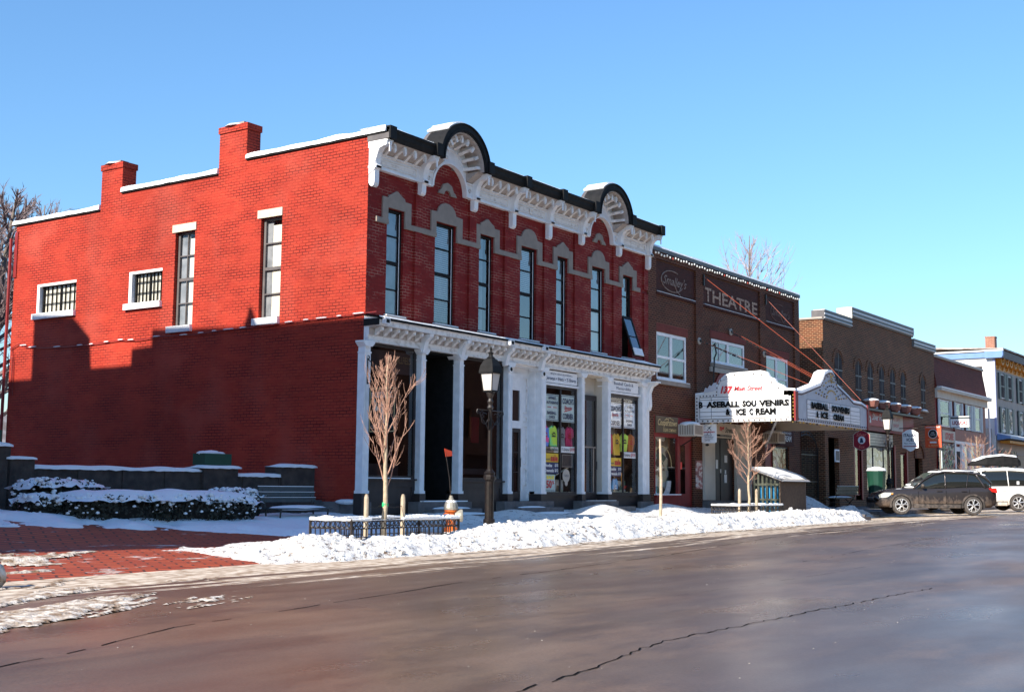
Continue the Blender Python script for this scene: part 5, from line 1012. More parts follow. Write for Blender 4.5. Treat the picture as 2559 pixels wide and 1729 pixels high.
s = obj('sign_board', B().box(47.0, 49.4, -.10, .0, 3.40, 4.02), 'cream', sb); lettering(s, [("STORE", (47.45, -.105, 3.52), XR, ZU, 1.55, .38, BD)], 'red')
b = B().box(49.3, 55.4, -.12, .01, 3.36, 3.52)
for x in (49.35, 50.7, 51.0, 52.3, 53.75, 55.2): b.box(x-.12, x+.12, -.12, .01, .1, 3.36)
b.box(50.9, 55.2, -.12, .01, .0, .9); obj('white_storefront', b, 'white', sb)
for a, c2 in ((51.15, 52.15), (52.45, 53.6), (53.9, 55.05)): window(sb, 'F', a, c2, .9, 3.34, -.06, 'white', 'glassS', .05, [(2.6, .04)], (), [('display', 'goods2', 0, 1, 0, 1)], .0, name='shop_window')
d = obj('door', B().box(49.5, 50.55, -.05, .0, .1, 3.2), 'white', sb); obj('door_glass', B().box(49.65, 50.4, -.06, -.05, 1.0, 2.95), 'glz', d)
b = B().prX([(-.02, .1), (-.10, .1), (-.10, 3.3), (-.02, 3.3)], 46.3, 49.2); obj('shop_window', b, 'goods', sb)
obj('downpipe', B().tube([(S1-.1, -.2, 5.7), (S1+.0, -.2, 4.2), (S1+.0, -.2, 0)], .06, 6), 'white', sb)
# ================= white gabled building with ochre brackets
wb = root('bracketed_building', (58.9, 0, 0), 'cream and white building with blue cornice, ochre brackets and dark shutters', 'building')
H0, H1 = 58.9, 74
K['siding'] = noisy('white siding', (.74, .73, .70), (.70, .69, .66), 2, .6, .05); K['sidef'] = noisy('taupe siding', (.34, .29, .27), (.30, .26, .24), 3, .6, .05); K['blue'] = noisy('blue trim', (.16, .28, .52), (.14, .25, .47), 3, .5, .05); K['ochre'] = noisy('ochre brackets', (.62, .27, .03), (.52, .22, .03), 4, .5, .1)
b = B().box(H0, H1, .05, 12, -.4, 9.2); obj('side_wall', b, 'siding', wb)
obj('front_wall', wallholes(B(), 'F', H0, H1, -.4, 9.2, [(59.6, 63.2, 6.5, 8.15), (64.2, 67.5, 6.5, 8.1), (59.6, 63.0, 4.4, 5.98), (64.2, 67.5, 4.4, 5.98)], 0, .04), 'sidef', wb)
obj('corner_board', B().box(H0-.03, H0+.12, -.03, .1, 4.2, 9.0), noisy('lavender trim', (.42, .44, .62), (.38, .40, .58), 3, .5, .05), wb)
K['fasc'] = noisy('shaded blue fascia', (.10, .10, .125), (.08, .08, .10), 3, .6, .05)  # front cornice shade painted in as dark grey-blue; the side stays blue
obj('roof_cornice', B().prX([(-.50, 9.0), (-.55, 9.42), (-.40, 9.50), (.05, 9.50), (.05, 9.0)], H0+.01, H1), 'fasc', wb)
obj('cornice_return', B().prX([(-.50, 8.98), (-.58, 9.1), (-.58, 9.40), (.5, 9.40), (.5, 8.98)], H0-.32, H0+.01), 'blue', wb)
obj('eave_fascia', B().box(H0-.12, H0, .5, 12, 9.02, 9.36), 'blue', wb); obj('eave_board', B().box(H0-.2, H0, -.58, 12, 9.40, 9.50), 'siding', wb)
obj('roof', B().prX([(-.60, 9.50), (12, 10.1), (12, 10.25), (-.60, 9.58)], H0-.22, H1), noisy('brown roofing', (.20, .12, .08), (.5, .46, .42), 1.5, .8, .1), wb)
b = B()
for i in range(14): x = 59.6+i*1.1; b.prX([(-.01, 8.35), (-.12, 8.4), (-.2, 8.75), (-.45, 8.92), (-.45, 9.0), (-.01, 9.0)], x-.08, x+.08).box(x-.5, x+.5, -.06, -.01, 8.45, 8.52).prF([(x-.42, 9.0), (x-.3, 8.7), (x, 8.56), (x+.3, 8.7), (x+.42, 9.0), (x+.3, 9.0), (x+.2, 8.75), (x, 8.68), (x-.2, 8.75), (x-.3, 9.0)], -.34, -.02)
obj('ochre_bracket', b, 'ochre', wb)
obj('soffit_band', B().box(H0+.05, H1, -.02, .0, 8.3, 9.2), 'ochre', wb)
def hwin(a, c, z0, z1, gm='glz'):
    f = obj('window', B().box(a, c, -.05, .03, z0, z1), 'siding', wb); obj('pane', B().box(a+.08, c-.08, -.06, -.05, z0+.08, z1-.08), gm, f)
    obj('rail', B().box(a, c, -.075, -.062, (z0+z1)/2-.04, (z0+z1)/2+.04), 'darkgrey', f); [obj('shutter', B().box(q, q+.43, -.08, .0, z0-.05, z1+.05), 'benchg', f) for q in (a-.45, c+.02)]
for z0, z1, gm in ((6.55, 8.1, 'glz'), (4.45, 5.95, 'goods2')): [hwin(a, a+.85, z0, z1, gm) for a in (60.05, 61.9, 64.8, 66.6)]
obj('canopy', B().prX([(-.8, 4.0), (-.8, 4.12), (.0, 4.3), (.0, 3.9)], H0, H1), 'blue', wb); obj('canopy_snow', B().prX([(-.82, 4.125), (-.8, 4.19), (.0, 4.37), (.0, 4.31)], H0, H1), 'snow', wb)
b = B(); [b.box(59.2+i*.34, 59.42+i*.34, -.7, -.1, 3.72, 3.88) for i in range(40)]; obj('ochre_dentil', b, 'ochre', wb)
obj('shop_window', B().box(59.2, 63.5, -.06, .02, .8, 3.3), 'goods', wb); obj('door', B().box(63.8, 66, -.06, .02, .1, 3.1), noisy('brown door2', (.2, .09, .05), (.15, .07, .04), 2, .5, .1), wb)
obj('side_window', B().box(H0-.05, H0+.02, .75, 1.45, 7.8, 8.5), 'glz', wb); obj('wall_lamp', B().ball((H0-.15, .5, 3.3), .12, 8, 5), 'cream', wb)
obj('lean_to', B().box(56.45, H0-.01, .3, 6, -.4, 4.6), 'sidef', wb)
t = obj('chimney', B().box(64.6, 65.2, 1.35, 1.95, 9.5, 10.95).box(64.57, 65.23, 1.32, 1.98, 10.95, 11.03), 'chim', wb)
for o_ in list(wb.children_recursive):
    o_.data.transform(Matrix.Scale(1.02, 4))
wb.location = (-22.716+(58.9+22.716)*1.02, .4, -.01)
# ================= hanging signs over the pavement
def hsign(name, x, y0, y1, z0, z1, shape, m, lab, items, org_h=None, arm=True, th_=.05):
    t = root(name, (x, (y0+y1)/2, z0), lab, 'sign'); w_, h_ = y0-y1, z1-z0
    obj('sign_panel', B().prX([(y0-u*w_, z0+v*h_) for u, v in shape], x, x+th_), m, t)
    for m2, its in items: lettering(t, [(tx, (x-.006, y0-w_*a, z0+h_*c), YD, ZU, w_*e, h_*g, (o[0] if o else {})) for tx, a, c, e, g, *o in its], m2)
    if arm: obj('sign_arm', B().box(x+.01, x+.04, y1, 0, z1+.03, z1+.07), 'iron', t)
    return t, w_, h_
OCT = [(.0, .22), (.18, .10), (.35, .04), (.5, 0), (.65, .04), (.82, .10), (1, .22), (1, .78), (.82, .90), (.65, .96), (.5, 1), (.35, .96), (.18, .90), (0, .78)]
SG = []
K['foxred'] = mat('deep sign red', (.30, .012, .03), .45); K['foxred2'] = mat('sign script red', (.75, .2, .16), .5); K['sorange'] = mat('orange banner', (.75, .10, .03), .5)
t, w_, h_ = hsign('hanging_sign', 33.0, -.14, -.89, 2.50, 3.40, OCT, 'foxred', 'dark red octagonal hanging sign with a round white picture', [('foxred2', [("Silver", .18, .70, .64, .17, dict(shear=.3, bold=.01)), ("Fox", .32, .10, .38, .16, dict(shear=.3, bold=.01))])])
obj('round_picture', B().lathe([(.17, 0), (.17, -.008)], (32.998, -.515, 2.96), 18, 'X'), 'paper', t); obj('fox_emblem', B().ext([(-.42, 2.84), (-.60, 2.84), (-.57, 2.98), (-.53, 3.10), (-.50, 3.02), (-.47, 3.08), (-.45, 2.96)], lambda u, v, d: (d, u, v), 32.98, 32.985), 'navy', t)
b = B(); P = [(-.14-.75*u, 2.5+.9*v) for u, v in OCT]; b.tube([(32.99, y, z) for y, z in P+[P[0]]], .012, 4); obj('sign_border', b, 'lintel', t)
t, w_, h_ = hsign('hanging_sign', 39.5, -.28, -1.06, 2.64, 3.72, [(0, .16), (.2, .13), (.38, .03), (.5, 0), (.62, .03), (.8, .13), (1, .16), (1, .84), (.85, .9), (.7, .97), (.5, 1), (.3, .97), (.15, .9), (0, .84)], 'paper', 'white curved-top hanging sign with purple lettering over the bin', [('navy', [("ITALIAN", .10, .66, .78, .14, BD), ("ICES", .28, .46, .5, .14, BD), ("More Than Fun", .12, .33, .76, .07)])])
obj('coloured_stripe', B().box(39.49, 39.495, -1.0, -.33, 2.87, 2.91), 'foxred', t)
t, w_, h_ = hsign('hanging_sign', 43.5, -.2, -1.02, 2.95, 4.08, [(0, 0), (1, 0), (1, 1), (0, 1)], 'sorange', 'orange red vertical banner sign with a black round emblem', [('wht', [("muskrat hill", .06, .90, .88, .07, BD)]), ('gold', [("COFFEE BAR", .16, .34, .7, .06), ("G. PIDGIN", .2, .06, .6, .08)])])
obj('round_emblem', B().lathe([(.24, 0), (.24, -.008)], (43.495, -.6, 3.66), 18, 'X'), 'wht', t); obj('emblem_disc', B().lathe([(.21, -.008), (.21, -.016)], (43.495, -.6, 3.66), 18, 'X'), 'blk', t)
obj('emblem_text', B().add(*textb("LIVE\nGOOD", (43.475, -.47, 3.57), YD, ZU, .26, .18)), 'wht', t); obj('bread_mark', B().box(43.488, 43.493, -.78, -.44, 3.18, 3.27), 'wht', t)
t, w_, h_ = hsign('hanging_sign', 48.0, -.28, -1.24, 4.18, 4.74, [(0, 0), (1, 0), (1, 1), (0, 1)], 'paper', 'white projecting box sign reading liquors with snow on top', [('foxred', [("LIQUORS", .08, .22, .84, .42, BD)])], th_=.25)
obj('sign_frame', B().box(47.98, 48.27, -1.26, -.26, 4.66, 4.75).box(47.98, 48.0, -1.26, -.26, 4.17, 4.2), 'benchg', t); obj('snow_cap', B().box(47.98, 48.27, -1.26, -.26, 4.75, 4.79), 'snow', t)
# ================= lamps
def lamp(x, y, zb, H, lab):
    t = root('street_lamp', (x, y, zb), lab, 'street lamp', 'street lamps along the pavement'); s = H/3.76
    Z = lambda v: zb+v*s
    obj('post', B().lathe([(.10, -.35), (.13, 0), (.13, .03), (.10, .06), (.10, .86*s), (.105, .88*s)], (x, y, zb), 12).lathe([(.056, .9*s), (.052, 1.5*s), (.045, 2.6*s), (.04, 2.74*s)], (x, y, zb), 10, ), 'bronze', t, smooth=False)
    obj('collar', B().lathe([(.105, .86*s), (.135, .90*s), (.135, .96*s), (.11, 1.0*s), (.13, 1.04*s), (.09, 1.08*s), (.064, 1.12*s)], (x, y, zb), 8), 'bronze', t)
    b = B().lathe([(.05, 2.42*s), (.08, 2.46*s), (.05, 2.52*s), (.07, 2.60*s), (.045, 2.66*s), (.085, 2.74*s), (.10, 2.80*s), (.13, 2.82*s)], (x, y, zb), 10)
    for sx in (-1, 1):
        b.tube([(x, y, Z(2.40)), (x+sx*.48, y, Z(2.40)), (x+sx*.50, y, Z(2.34)), (x+sx*.46, y, Z(2.31))], .013, 5)
        b.tube([(x+sx*(.06+.15+.12*cos(radians(a))), y, Z(2.22+.12*sin(radians(a)))) for a in range(-170, 150, 25)], .01, 4)
        b.tube([(x+sx*(.30+.07*cos(radians(a))), y, Z(2.30+.07*sin(radians(a)))) for a in range(-170, 150, 30)], .009, 4)
        b.tube([(x+sx*.06, y, Z(1.98)), (x+sx*.16, y, Z(2.10)), (x+sx*.30, y, Z(2.22)), (x+sx*.44, y, Z(2.38))], .011, 4)
    obj('scroll_arm', b, 'iron', t)
    g = obj('lantern_glass', B().lathe([(.155, 2.84*s), (.215, 3.22*s)], (x, y, zb), 4, sq=True), 'lampg', t)
    b = B()
    for k in range(4):
        a = pi/4+pi/2*k; b.tube([(x+.158*cos(a), y+.158*sin(a), Z(2.83)), (x+.22*cos(a), y+.22*sin(a), Z(3.23))], .012, 4)
    b.lathe([(.17, 2.81*s), (.17, 2.84*s)], (x, y, zb), 4, sq=True); obj('lantern_frame', b, 'black', t)
    obj('lantern_roof', B().lathe([(.26, 3.21*s), (.265, 3.25*s), (.235, 3.38*s), (.15, 3.52*s), (.09, 3.55*s), (.09, 3.57*s)], (x, y, zb), 4, sq=True), 'black', t)
    obj('finial', B().lathe([(.09, 3.56*s), (.05, 3.60*s), (.045, 3.64*s), (.07, 3.67*s), (.03, 3.69*s), (.012, 3.72*s), (.028, 3.755*s), (.02, 3.79*s), (.0, 3.81*s)], (x, y, zb), 8), 'black', t)
    return t
K['lampg'] = mat('frosted lamp glass', (.78, .72, .66), .35, 0, .5); 
_n = N(K['lampg']); K['lampg'].node_tree.nodes["Principled BSDF"].inputs["Transmission Weight"].default_value = .25
lamp(-.10, -3.78, -.03, 3.76, 'black street lamp with four-sided lantern in front of the left shop windows')
t2 = lamp(28.6, -3.15, -.05, 4.3, 'street lamp with snow on its lantern behind the dark parked wagon')
obj('lamp_snow', B().lathe([(.26, 0), (.2, .12), (.09, .2)], (28.6, -3.15, -.05+3.26*4.3/3.76), 4, sq=True), 'snow', t2)
# small mesh weight banner arm ends fine
# ================= tree pits
def pit(x0, x1, y0, y1, zt, zb, lab, snow=True):
    t = root('tree_fence', ((x0+x1)/2, (y0+y1)/2, zb), lab, 'tree fence', 'low iron fences round the street trees'); b = B(); bp = B(); br = B()
    C = [(x0, y0), (x1, y0), (x1, y1), (x0, y1)]
    for (xa, ya), (xb, yb) in zip(C, C[1:]+C[:1]):
        L = sqrt((xb-xa)**2+(yb-ya)**2); n = max(2, round(L/.13)); ux, uy = (xb-xa)/L, (yb-ya)/L
        for z in (zt-.015, zt-.15, zb+.1): b.tube([(xa, ya, z), (xb, yb, z)], .013, 4)
        for i in range(n+1): q = L*i/n; bp.box(xa+ux*q-.008, xa+ux*q+.008, ya+uy*q-.008, ya+uy*q+.008, zb-.1, zt-.15)
        for i in range(n): q = L*(i+.5)/n; cx, cy = xa+ux*q, ya+uy*q; br.tube([(cx+ux*.052*cos(a), cy+uy*.052*cos(a), zt-.082+.058*sin(a)) for a in [2*pi*k/10 for k in range(11)]], .009, 4)
    for x, y in C: b.box(x-.018, x+.018, y-.018, y+.018, zb-.1, zt+.03)
    obj('rail', b, 'iron', t); obj('picket', bp, 'iron', t); obj('ring_band', br, 'iron', t)
    bs = B()
    for (xa, ya), (xb, yb) in zip(C, C[1:]+C[:1]):
        L = sqrt((xb-xa)**2+(yb-ya)**2); n = int(L/.1); 
        for i in range(n):
            t0, t1 = i/n, (i+1.05)/n; h = .035+.03*noise.noise((xa+t0*7, ya, 3)); 
            if ya == yb and ya == y0 and x0+.15*(x1-x0) < xa+(xb-xa)*t0 < x0+.42*(x1-x0): h *= .2
            bs.tube([(xa+(xb-xa)*t0, ya+(yb-ya)*t0, zt+h*.5), (xa+(xb-xa)*t1, ya+(yb-ya)*t1, zt+h*.5)], h, 6)
    obj('rail_snow', bs, 'snow', t); return t
pit(-5.6, -2.45, -4.72, -3.72, .085, -.32, 'low black iron fence with ring band around the left street tree, snow on its rail')
pit(14.6, 18.0, -3.0, -2.0, .20, -.15, 'snow capped low iron fence around the tree below the marquee')
def branchtree(name, x, y, z0, H, lab, seed, up=.8, r0=.05, bark='bark', twig='twig', first=.28, nb=26, spread=.55, lean=0, curve=.6, group='young trees planted along the pavement', L0=.55, tw=(7, .25), twr=.006):
    rr = random.Random(seed); t = root(name, (x, y, z0), lab, 'tree', group); b = B(); bt = B()
    T = [(x+lean*(i/10)**2+.02*sin(i*1.7+seed), y+.015*sin(i*2.3), z0-.2+(H+.2)*i/10) for i in range(11)]
    rad = [r0*(1-.93*(i/10))+.004 for i in range(11)]; b.tube(T, rad, 7)
    obj('trunk', b, bark, t, smooth=True)
    def limb(p, d, L, r_, lv):
        n = 7; P = [Vector(p)]; d = Vector(d).normalized(); pts = []
        for i in range(n):
            d = (d+Vector((rr.uniform(-.12, .12), rr.uniform(-.12, .12), curve*.22))).normalized(); P.append(P[-1]+d*(L/n)); pts.append((P[-1], d.copy(), 1-(i+1)/n))
        bt.tube(P, [max(r_*(1-.85*i/n), .003) for i in range(n+1)], 4 if lv == 0 else 3, cap=False)
        if lv < 2:
            k = tw[0] if lv == 0 else 3
            for j in range(k):
                q, dd, f = pts[rr.randrange(0 if lv else 1, n-1)]
                s = dd.cross(Vector((rr.uniform(-1, 1), rr.uniform(-1, 1), rr.uniform(-1, 1)))).normalized()
                limb(q, dd+s*rr.uniform(.35, .8), L*rr.uniform(.25, .55), max(r_*.5, twr), lv+1)
    for i in range(nb):
        f = first+(1-first)*(i/nb)**.9*.93; k = f*10; j = min(9, int(k)); p = Vector(T[j]).lerp(Vector(T[j+1]), k-j)
        a = i*2.4+rr.uniform(-.4, .4); d = (cos(a)*spread, sin(a)*spread, up)
        e = sin(pi*min(1, (f-first)/(1-first)*.8+.28)); limb(p, d, H*L0*(.35+.65*e)*(1-.45*(f-first)/(1-first))*rr.uniform(.8, 1.1), r0*.35*(1-.6*f), 0)
    obj('branches', bt, twig, t); return t
branchtree('young_tree', -4.15, -4.25, -.16, 3.34, 'young bare tree with orange twigs in front of the black hanging sign', 3, up=1.1, r0=.055, first=.27, nb=25, spread=.55, L0=.40, curve=.55, tw=(5, .3), twr=.0045)
branchtree('young_tree', 16.35, -2.5, -.06, 3.12, 'spreading bare young tree in front of the dark theatre door', 11, up=.55, r0=.05, first=.30, nb=24, spread=.7, L0=.36, curve=.32, tw=(6, .3), twr=.0045)
branchtree('young_tree', 36.5, -4.6, -.1, 3.3, 'bare multi-stemmed young tree behind the dark wagon, left of the minivan', 23, up=.7, r0=.06, first=.18, nb=30, spread=.8, L0=.55, curve=.35, twig='twig', tw=(6, .3))
for px, lab in ((-4.62, 'left wooden stake beside the left street tree'), (-3.55, 'right wooden stake beside the left street tree')):
    y = -4.2; o = obj('tree_stake', B().lathe([(.045, -.4), (.045, .62), (.038, .67), (.012, .69)], (px, y, -.16), 8).ball((px, y, .53), .035, 6, 4, (1, 1, .6)), 'stakew', label=lab, cat='stake', group='wooden tree stakes')
    obj('tie_wire', B().tube([(px, y, .33), ((px-4.12)/2, y-.02, .29), (-4.12, y, .36)], .006, 4), 'iron', o)
obj('tree_tie', B().lathe([(.05, 0), (.062, .03), (.062, .07), (.05, .1)], (-4.14, -4.25, .30), 10), mat('green tape', (.03, .45, .15), .5), label='green tie round the trunk of the left street tree', cat='tree tie')
for px, y, lab in ((15.4, -2.6, 'left wooden stake beside the tree below the marquee'), (17.3, -2.35, 'right wooden stake beside the tree below the marquee')):
    obj('tree_stake', B().lathe([(.05, -.3), (.05, .76), (.03, .82), (.0, .84)], (px, y, -.1), 8), 'stakew', label=lab, cat='stake', group='wooden tree stakes')
obj('thin_pole', B().tube([(8.5, -3.4, -.2), (8.5, -3.42, .9), (8.49, -3.4, 2.07)], [.045, .04, .03], 8), 'stakew', label='bare pale pole standing in the snow before the cigar shop window', cat='pole')
# ================= hydrant
hx, hy, hz = -1.26, -3.62, -.22
t = root('fire_hydrant', (hx, hy, hz), 'orange fire hydrant with silver bonnet and marker flag beside the lamp post', 'fire hydrant'); K['hyo'] = noisy('orange hydrant paint', (.66, .15, .02), (.50, .10, .015), 10, .45, .15); K['hys'] = noisy('silver hydrant paint', (.42, .38, .30), (.28, .25, .20), 8, .4, .1, metal=.3)
obj('barrel', B().lathe([(.15, -.1), (.15, .06), (.105, .09), (.10, .38), (.14, .40), (.14, .44)], (hx, hy, hz), 14), 'hyo', t, smooth=False)
obj('bonnet', B().lathe([(.15, .44), (.155, .48), (.14, .56), (.10, .63), (.05, .66), (.05, .69), (.035, .70), (.035, .74)], (hx, hy, hz), 14), 'hys', t)
obj('side_cap', B().lathe([(.06, -.09), (.06, -.18), (.045, -.20)], (hx, hy, hz+.33), 10, 'X').lathe([(.05, .09), (.06, .18), (.045, .2)], (hx, hy, hz+.33), 10, 'X'), 'hyo', t)
obj('pumper_cap', B().lathe([(.11, -.08), (.135, -.20), (.135, -.24), (.11, -.255)], (hx, hy, hz+.32), 14, 'Y').moved(Matrix.Translation((hx, hy, 0)) @ Matrix.Rotation(radians(40), 4, 'Z') @ Matrix.Translation((-hx, -hy, 0))), K['hys'], t)
obj('bonnet_snow', B().ball((hx, hy, hz+.60), .12, 10, 6, (1, 1, .5)), 'snow', t)
fl = obj('flag_rod', B().tube([(hx+.0, hy, hz+.6), (hx-.07, hy, hz+1.1), (hx-.22, hy, hz+1.66)], .009, 5), 'iron', t); obj('marker_flag', B().add([(hx-.25, hy, hz+1.72), (hx-.20, hy, hz+1.55), (hx-.02, hy-.03, hz+1.57), (hx-.03, hy-.03, hz+1.67), (hx-.25, hy+.006, hz+1.72), (hx-.20, hy+.006, hz+1.55), (hx-.02, hy-.024, hz+1.57), (hx-.03, hy-.024, hz+1.67)], [(0, 1, 2, 3), (7, 6, 5, 4), (0, 3, 7, 4), (1, 0, 4, 5), (2, 1, 5, 6), (3, 2, 6, 7)]), mat('flag red', (.9, .09, .03), .6), t)
# ================= benches
def bench(loc, rz, m, lab, L=1.85, X=True, frame='iron'):
    t = root('park_bench', (0, 0, 0), lab, 'bench', 'street benches'); w2 = L/2
    for z, y in ((.62, .30), (.74, .33), (.86, .36)): obj('back_slat', B().box(-w2, w2, y-.015, y+.015, z-.05, z+.05), m, t)
    obj('back_snow', B().box(-w2, w2, .35, .38, .91, .925).box(-w2, w2, .30, .33, .79, .80).box(-w2, w2, .27, .30, .67, .68), 'snow', t)
    b = B(); [b.box(-w2, w2, y-.04, y+.04, .42, .45) for y in (-.2, -.1, 0, .1, .2)]; obj('seat', b, m, t)
    obj('seat_snow', B().ball((0, .0, .45), .5, 16, 6, (w2*2.0, .52, .12)), 'snow', t)
    for s in (-1, 1):
        x = s*(w2-.12)
        if X: b = B().tube([(x, -.22, 0), (x, .22, .42)], .018, 5).tube([(x, .26, 0), (x, -.2, .42)], .018, 5).tube([(x, .2, .4), (x, .38, .92)], .016, 5)
        else: b = B().tube([(x, -.22, 0), (x, -.19, .2), (x, -.22, .43)], .02, 5).tube([(x, .30, 0), (x, .22, .25), (x, .25, .43), (x, .38, .92)], .02, 5).tube([(x, -.22, .43), (x, .25, .43)], .016, 5)
        obj('leg', b, frame, t)
    obj('brace', B().tube([(-w2+.12, .0, .25), (0, .25, .0)], .015, 5) if not X else B().tube([(-w2+.12, .0, .25), (w2-.12, 0, .25)], .012, 5), frame, t)
    t.location = loc; t.rotation_euler = (0, 0, rz); return t
bench((-2.15, -.05, -.235), 0.02, 'benchg', 'dark slatted bench with snow on its seat beside the stone wall', 1.75, False)
bench((28.3, -1.2, -.02), pi-.1, noisy('weathered bench wood', (.30, .25, .17), (.22, .18, .12), 9, .7, .3), 'weathered brown bench with crossed legs left of the dark wagon', 1.9, True)
# ================= trash corral
t = root('bin_corral', (19.5, -2.2, -.1), 'slatted bin enclosure with a snow covered sloping lid and blue bins inside', 'bin enclosure')
cx0, cx1, cy0, cy1 = 18.45, 20.7, -2.72, -1.75
b = B(); n = 24
for i in range(n+1): x = cx0+(cx1-cx0)*i/n; b.box(x-.028, x+.028, cy0-.015, cy0+.015, -.15, .98)
obj('front_slats', b, noisy('brown slats', (.085, .055, .04), (.12, .08, .055), 12, .7, .2), t); obj('back_panel', B().box(cx0, cx1, cy1, cy1+.02, -.1, 1.35).box(cx0+.02, cx1-.02, cy0+.03, cy0+.05, -.1, .9), 'darkwood', t)
b = B(); K['oldgreen'] = noisy('weathered green wood', (.085, .09, .065), (.05, .055, .04), 9, .8, .3)
for i in range(7):
    y = cy0+.02+(cy1-cy0-.04)*i/6; ht = .98+(.38)*i/6; b.box(cx0-.02, cx0+.01, y-.035, y+.035, -.1, ht)
b.box(cx0-.03, cx0-.02, cy0, cy1, .35, .41).box(cx0-.03, cx0-.02, cy0, cy1, .85, .93); obj('side_slats', b, 'oldgreen', t)
obj('inner_bin', B().box(cx0+.08, cx0+.9, cy0+.12, cy1-.1, -.05, .85), mat('bright blue bin', (.02, .24, .48), .4), t, label='bright blue bin inside the enclosure')
lid = [(cy0-.1, 1.0), (cy1+.05, 1.42)]
obj('lid', B().prX([(cy0-.12, .98), (cy0-.12, 1.02), (cy1+.06, 1.44), (cy1+.06, 1.38)], cx0-.12, cx1+.12), 'darkwood', t)
b = B(); nx_ = 14
for i in range(nx_+1):
    for j in range(7):
        u, v = i/nx_, j/6; e = (min(1, 6*min(u, 1-u), 5*min(v, 1-v)+.25)) ; h = .03+.12*sqrt(max(0, e))+.02*noise.noise((u*5, v*5, 0)); b.v.append((cx0-.14+(cx1-cx0+.28)*u, cy0-.14+(cy1-cy0+.2)*v, 1.02+.41*v+h-(.03 if e < .26 else 0)))
b.f = [(i*7+j, (i+1)*7+j, (i+1)*7+j+1, i*7+j+1) for i in range(nx_) for j in range(6)]; o = len(b.v); ring_ = [i*7 for i in range(nx_+1)]+[nx_*7+j for j in range(1, 7)]+[i*7+6 for i in range(nx_-1, -1, -1)]+[j for j in range(5, 0, -1)]
for k in ring_: x, y, z = b.v[k]; b.v.append((x, y, 1.02+.41*(y-cy0+.14)/(cy1-cy0+.2)-.01))
b.f += [(ring_[k], ring_[(k+1) % len(ring_)], o+(k+1) % len(ring_), o+k) for k in range(len(ring_))]
obj('lid_snow', b, 'snow', t, smooth=True)
# ================= green litter bin, sign post
x, y = 29.6, -2.3
t = root('litter_bin', (x, y, 0), 'tall green litter bin capped with snow beside the far street lamp', 'litter bin')
def gxy(u, v, D): # world point seen at photo pixel u,v at depth D (measured from the photograph)
    return None
obj('bin_body', B().lathe([(.30, -.1), (.33, .5), (.38, 1.25), (.40, 1.42), (.38, 1.46)], (x, y, .08), 12), 'green', t); obj('snow_cap', B().lathe([(.41, 1.46), (.36, 1.56), (.1, 1.63)], (x, y, .08), 12), 'snow', t)
t = root('parking_sign', (33.2, -3.9, -.1), 'thin post with a narrow edge-on parking plate between the hanging signs', 'sign')
obj('post', B().box(33.18, 33.22, -3.92, -3.88, -.1, 2.5), 'stone', t); obj('plate', B().box(33.16, 33.24, -3.99, -3.96, 1.7, 2.45), 'pale', t)
# ================= low stone wall with piers, planter box
def wl(x): return 1.2+(-.5-x)*.13
t = root('stone_garden_wall', (-4, 1.6, 0), 'dark stone garden wall with piers and snow along its top beside the red building', 'wall')
b = B()
def wseg(b, x0, x1, z0, z1, ya=0, yb=.4): b.add([(x0, wl(x0)+ya, z0), (x1, wl(x1)+ya, z0), (x1, wl(x1)+yb, z0), (x0, wl(x0)+yb, z0), (x0, wl(x0)+ya, z1), (x1, wl(x1)+ya, z1), (x1, wl(x1)+yb, z1), (x0, wl(x0)+yb, z1)], [(0, 3, 2, 1), (4, 5, 6, 7), (0, 1, 5, 4), (1, 2, 6, 5), (2, 3, 7, 6), (3, 0, 4, 7)])
for i in range(20): x0 = -7.42+i*.335; wseg(b, x0, x0+.33, -.3, 1.0-.09*(1 if x0 > -3.4 else 0), .0+.012*(i % 3))
for x0, x1, z in ((-3.5, -2.6, 1.08), (-1.36, -.42, 1.14), (-7.95, -7.4, 1.18), (-8.7, -7.9, 1.42), (-10.5, -8.65, 1.42)): wseg(b, x0, x1, -.3, z, -.08, .5)
obj('wall_body', b, 'wallstone', t)
bs = B()
def snowcap(x0, x1, z, ya, yb, h=.09):
    n = max(6, int((x1-x0)/.08))
    for i in range(n+1):
        x = x0+(x1-x0)*i/n; e = min(1, i/2+.3, (n-i)/2+.3); hh = h*(.75+.5*noise.noise((x*1.5, 0, z)))*e; k = .02*noise.noise((x*6, 2, z))
        bs.v += [(x, wl(x)+ya-.03, z-.02+k), (x, wl(x)+ya-.02, z+hh*.7), (x, wl(x)+(ya+yb)/2, z+hh), (x, wl(x)+yb, z)]
    o = len(bs.v)-4*(n+1); bs.f += [(o+i*4+j, o+i*4+4+j, o+i*4+5+j, o+i*4+1+j) for i in range(n) for j in range(3)]+[(o, o+1, o+2, o+3), (o+4*n+3, o+4*n+2, o+4*n+1, o+4*n)]
for q in ((-7.45, -3.5, 1.0, 0, .4), (-2.62, -1.0, .91, 0, .4), (-3.56, -2.54, 1.08, -.1, .5), (-1.40, -.38, 1.14, -.1, .5), (-7.98, -7.38, 1.18, -.1, .5), (-8.75, -7.88, 1.42, -.1, .5)): snowcap(*q)
obj('wall_snow', bs, 'snow', t, smooth=True)
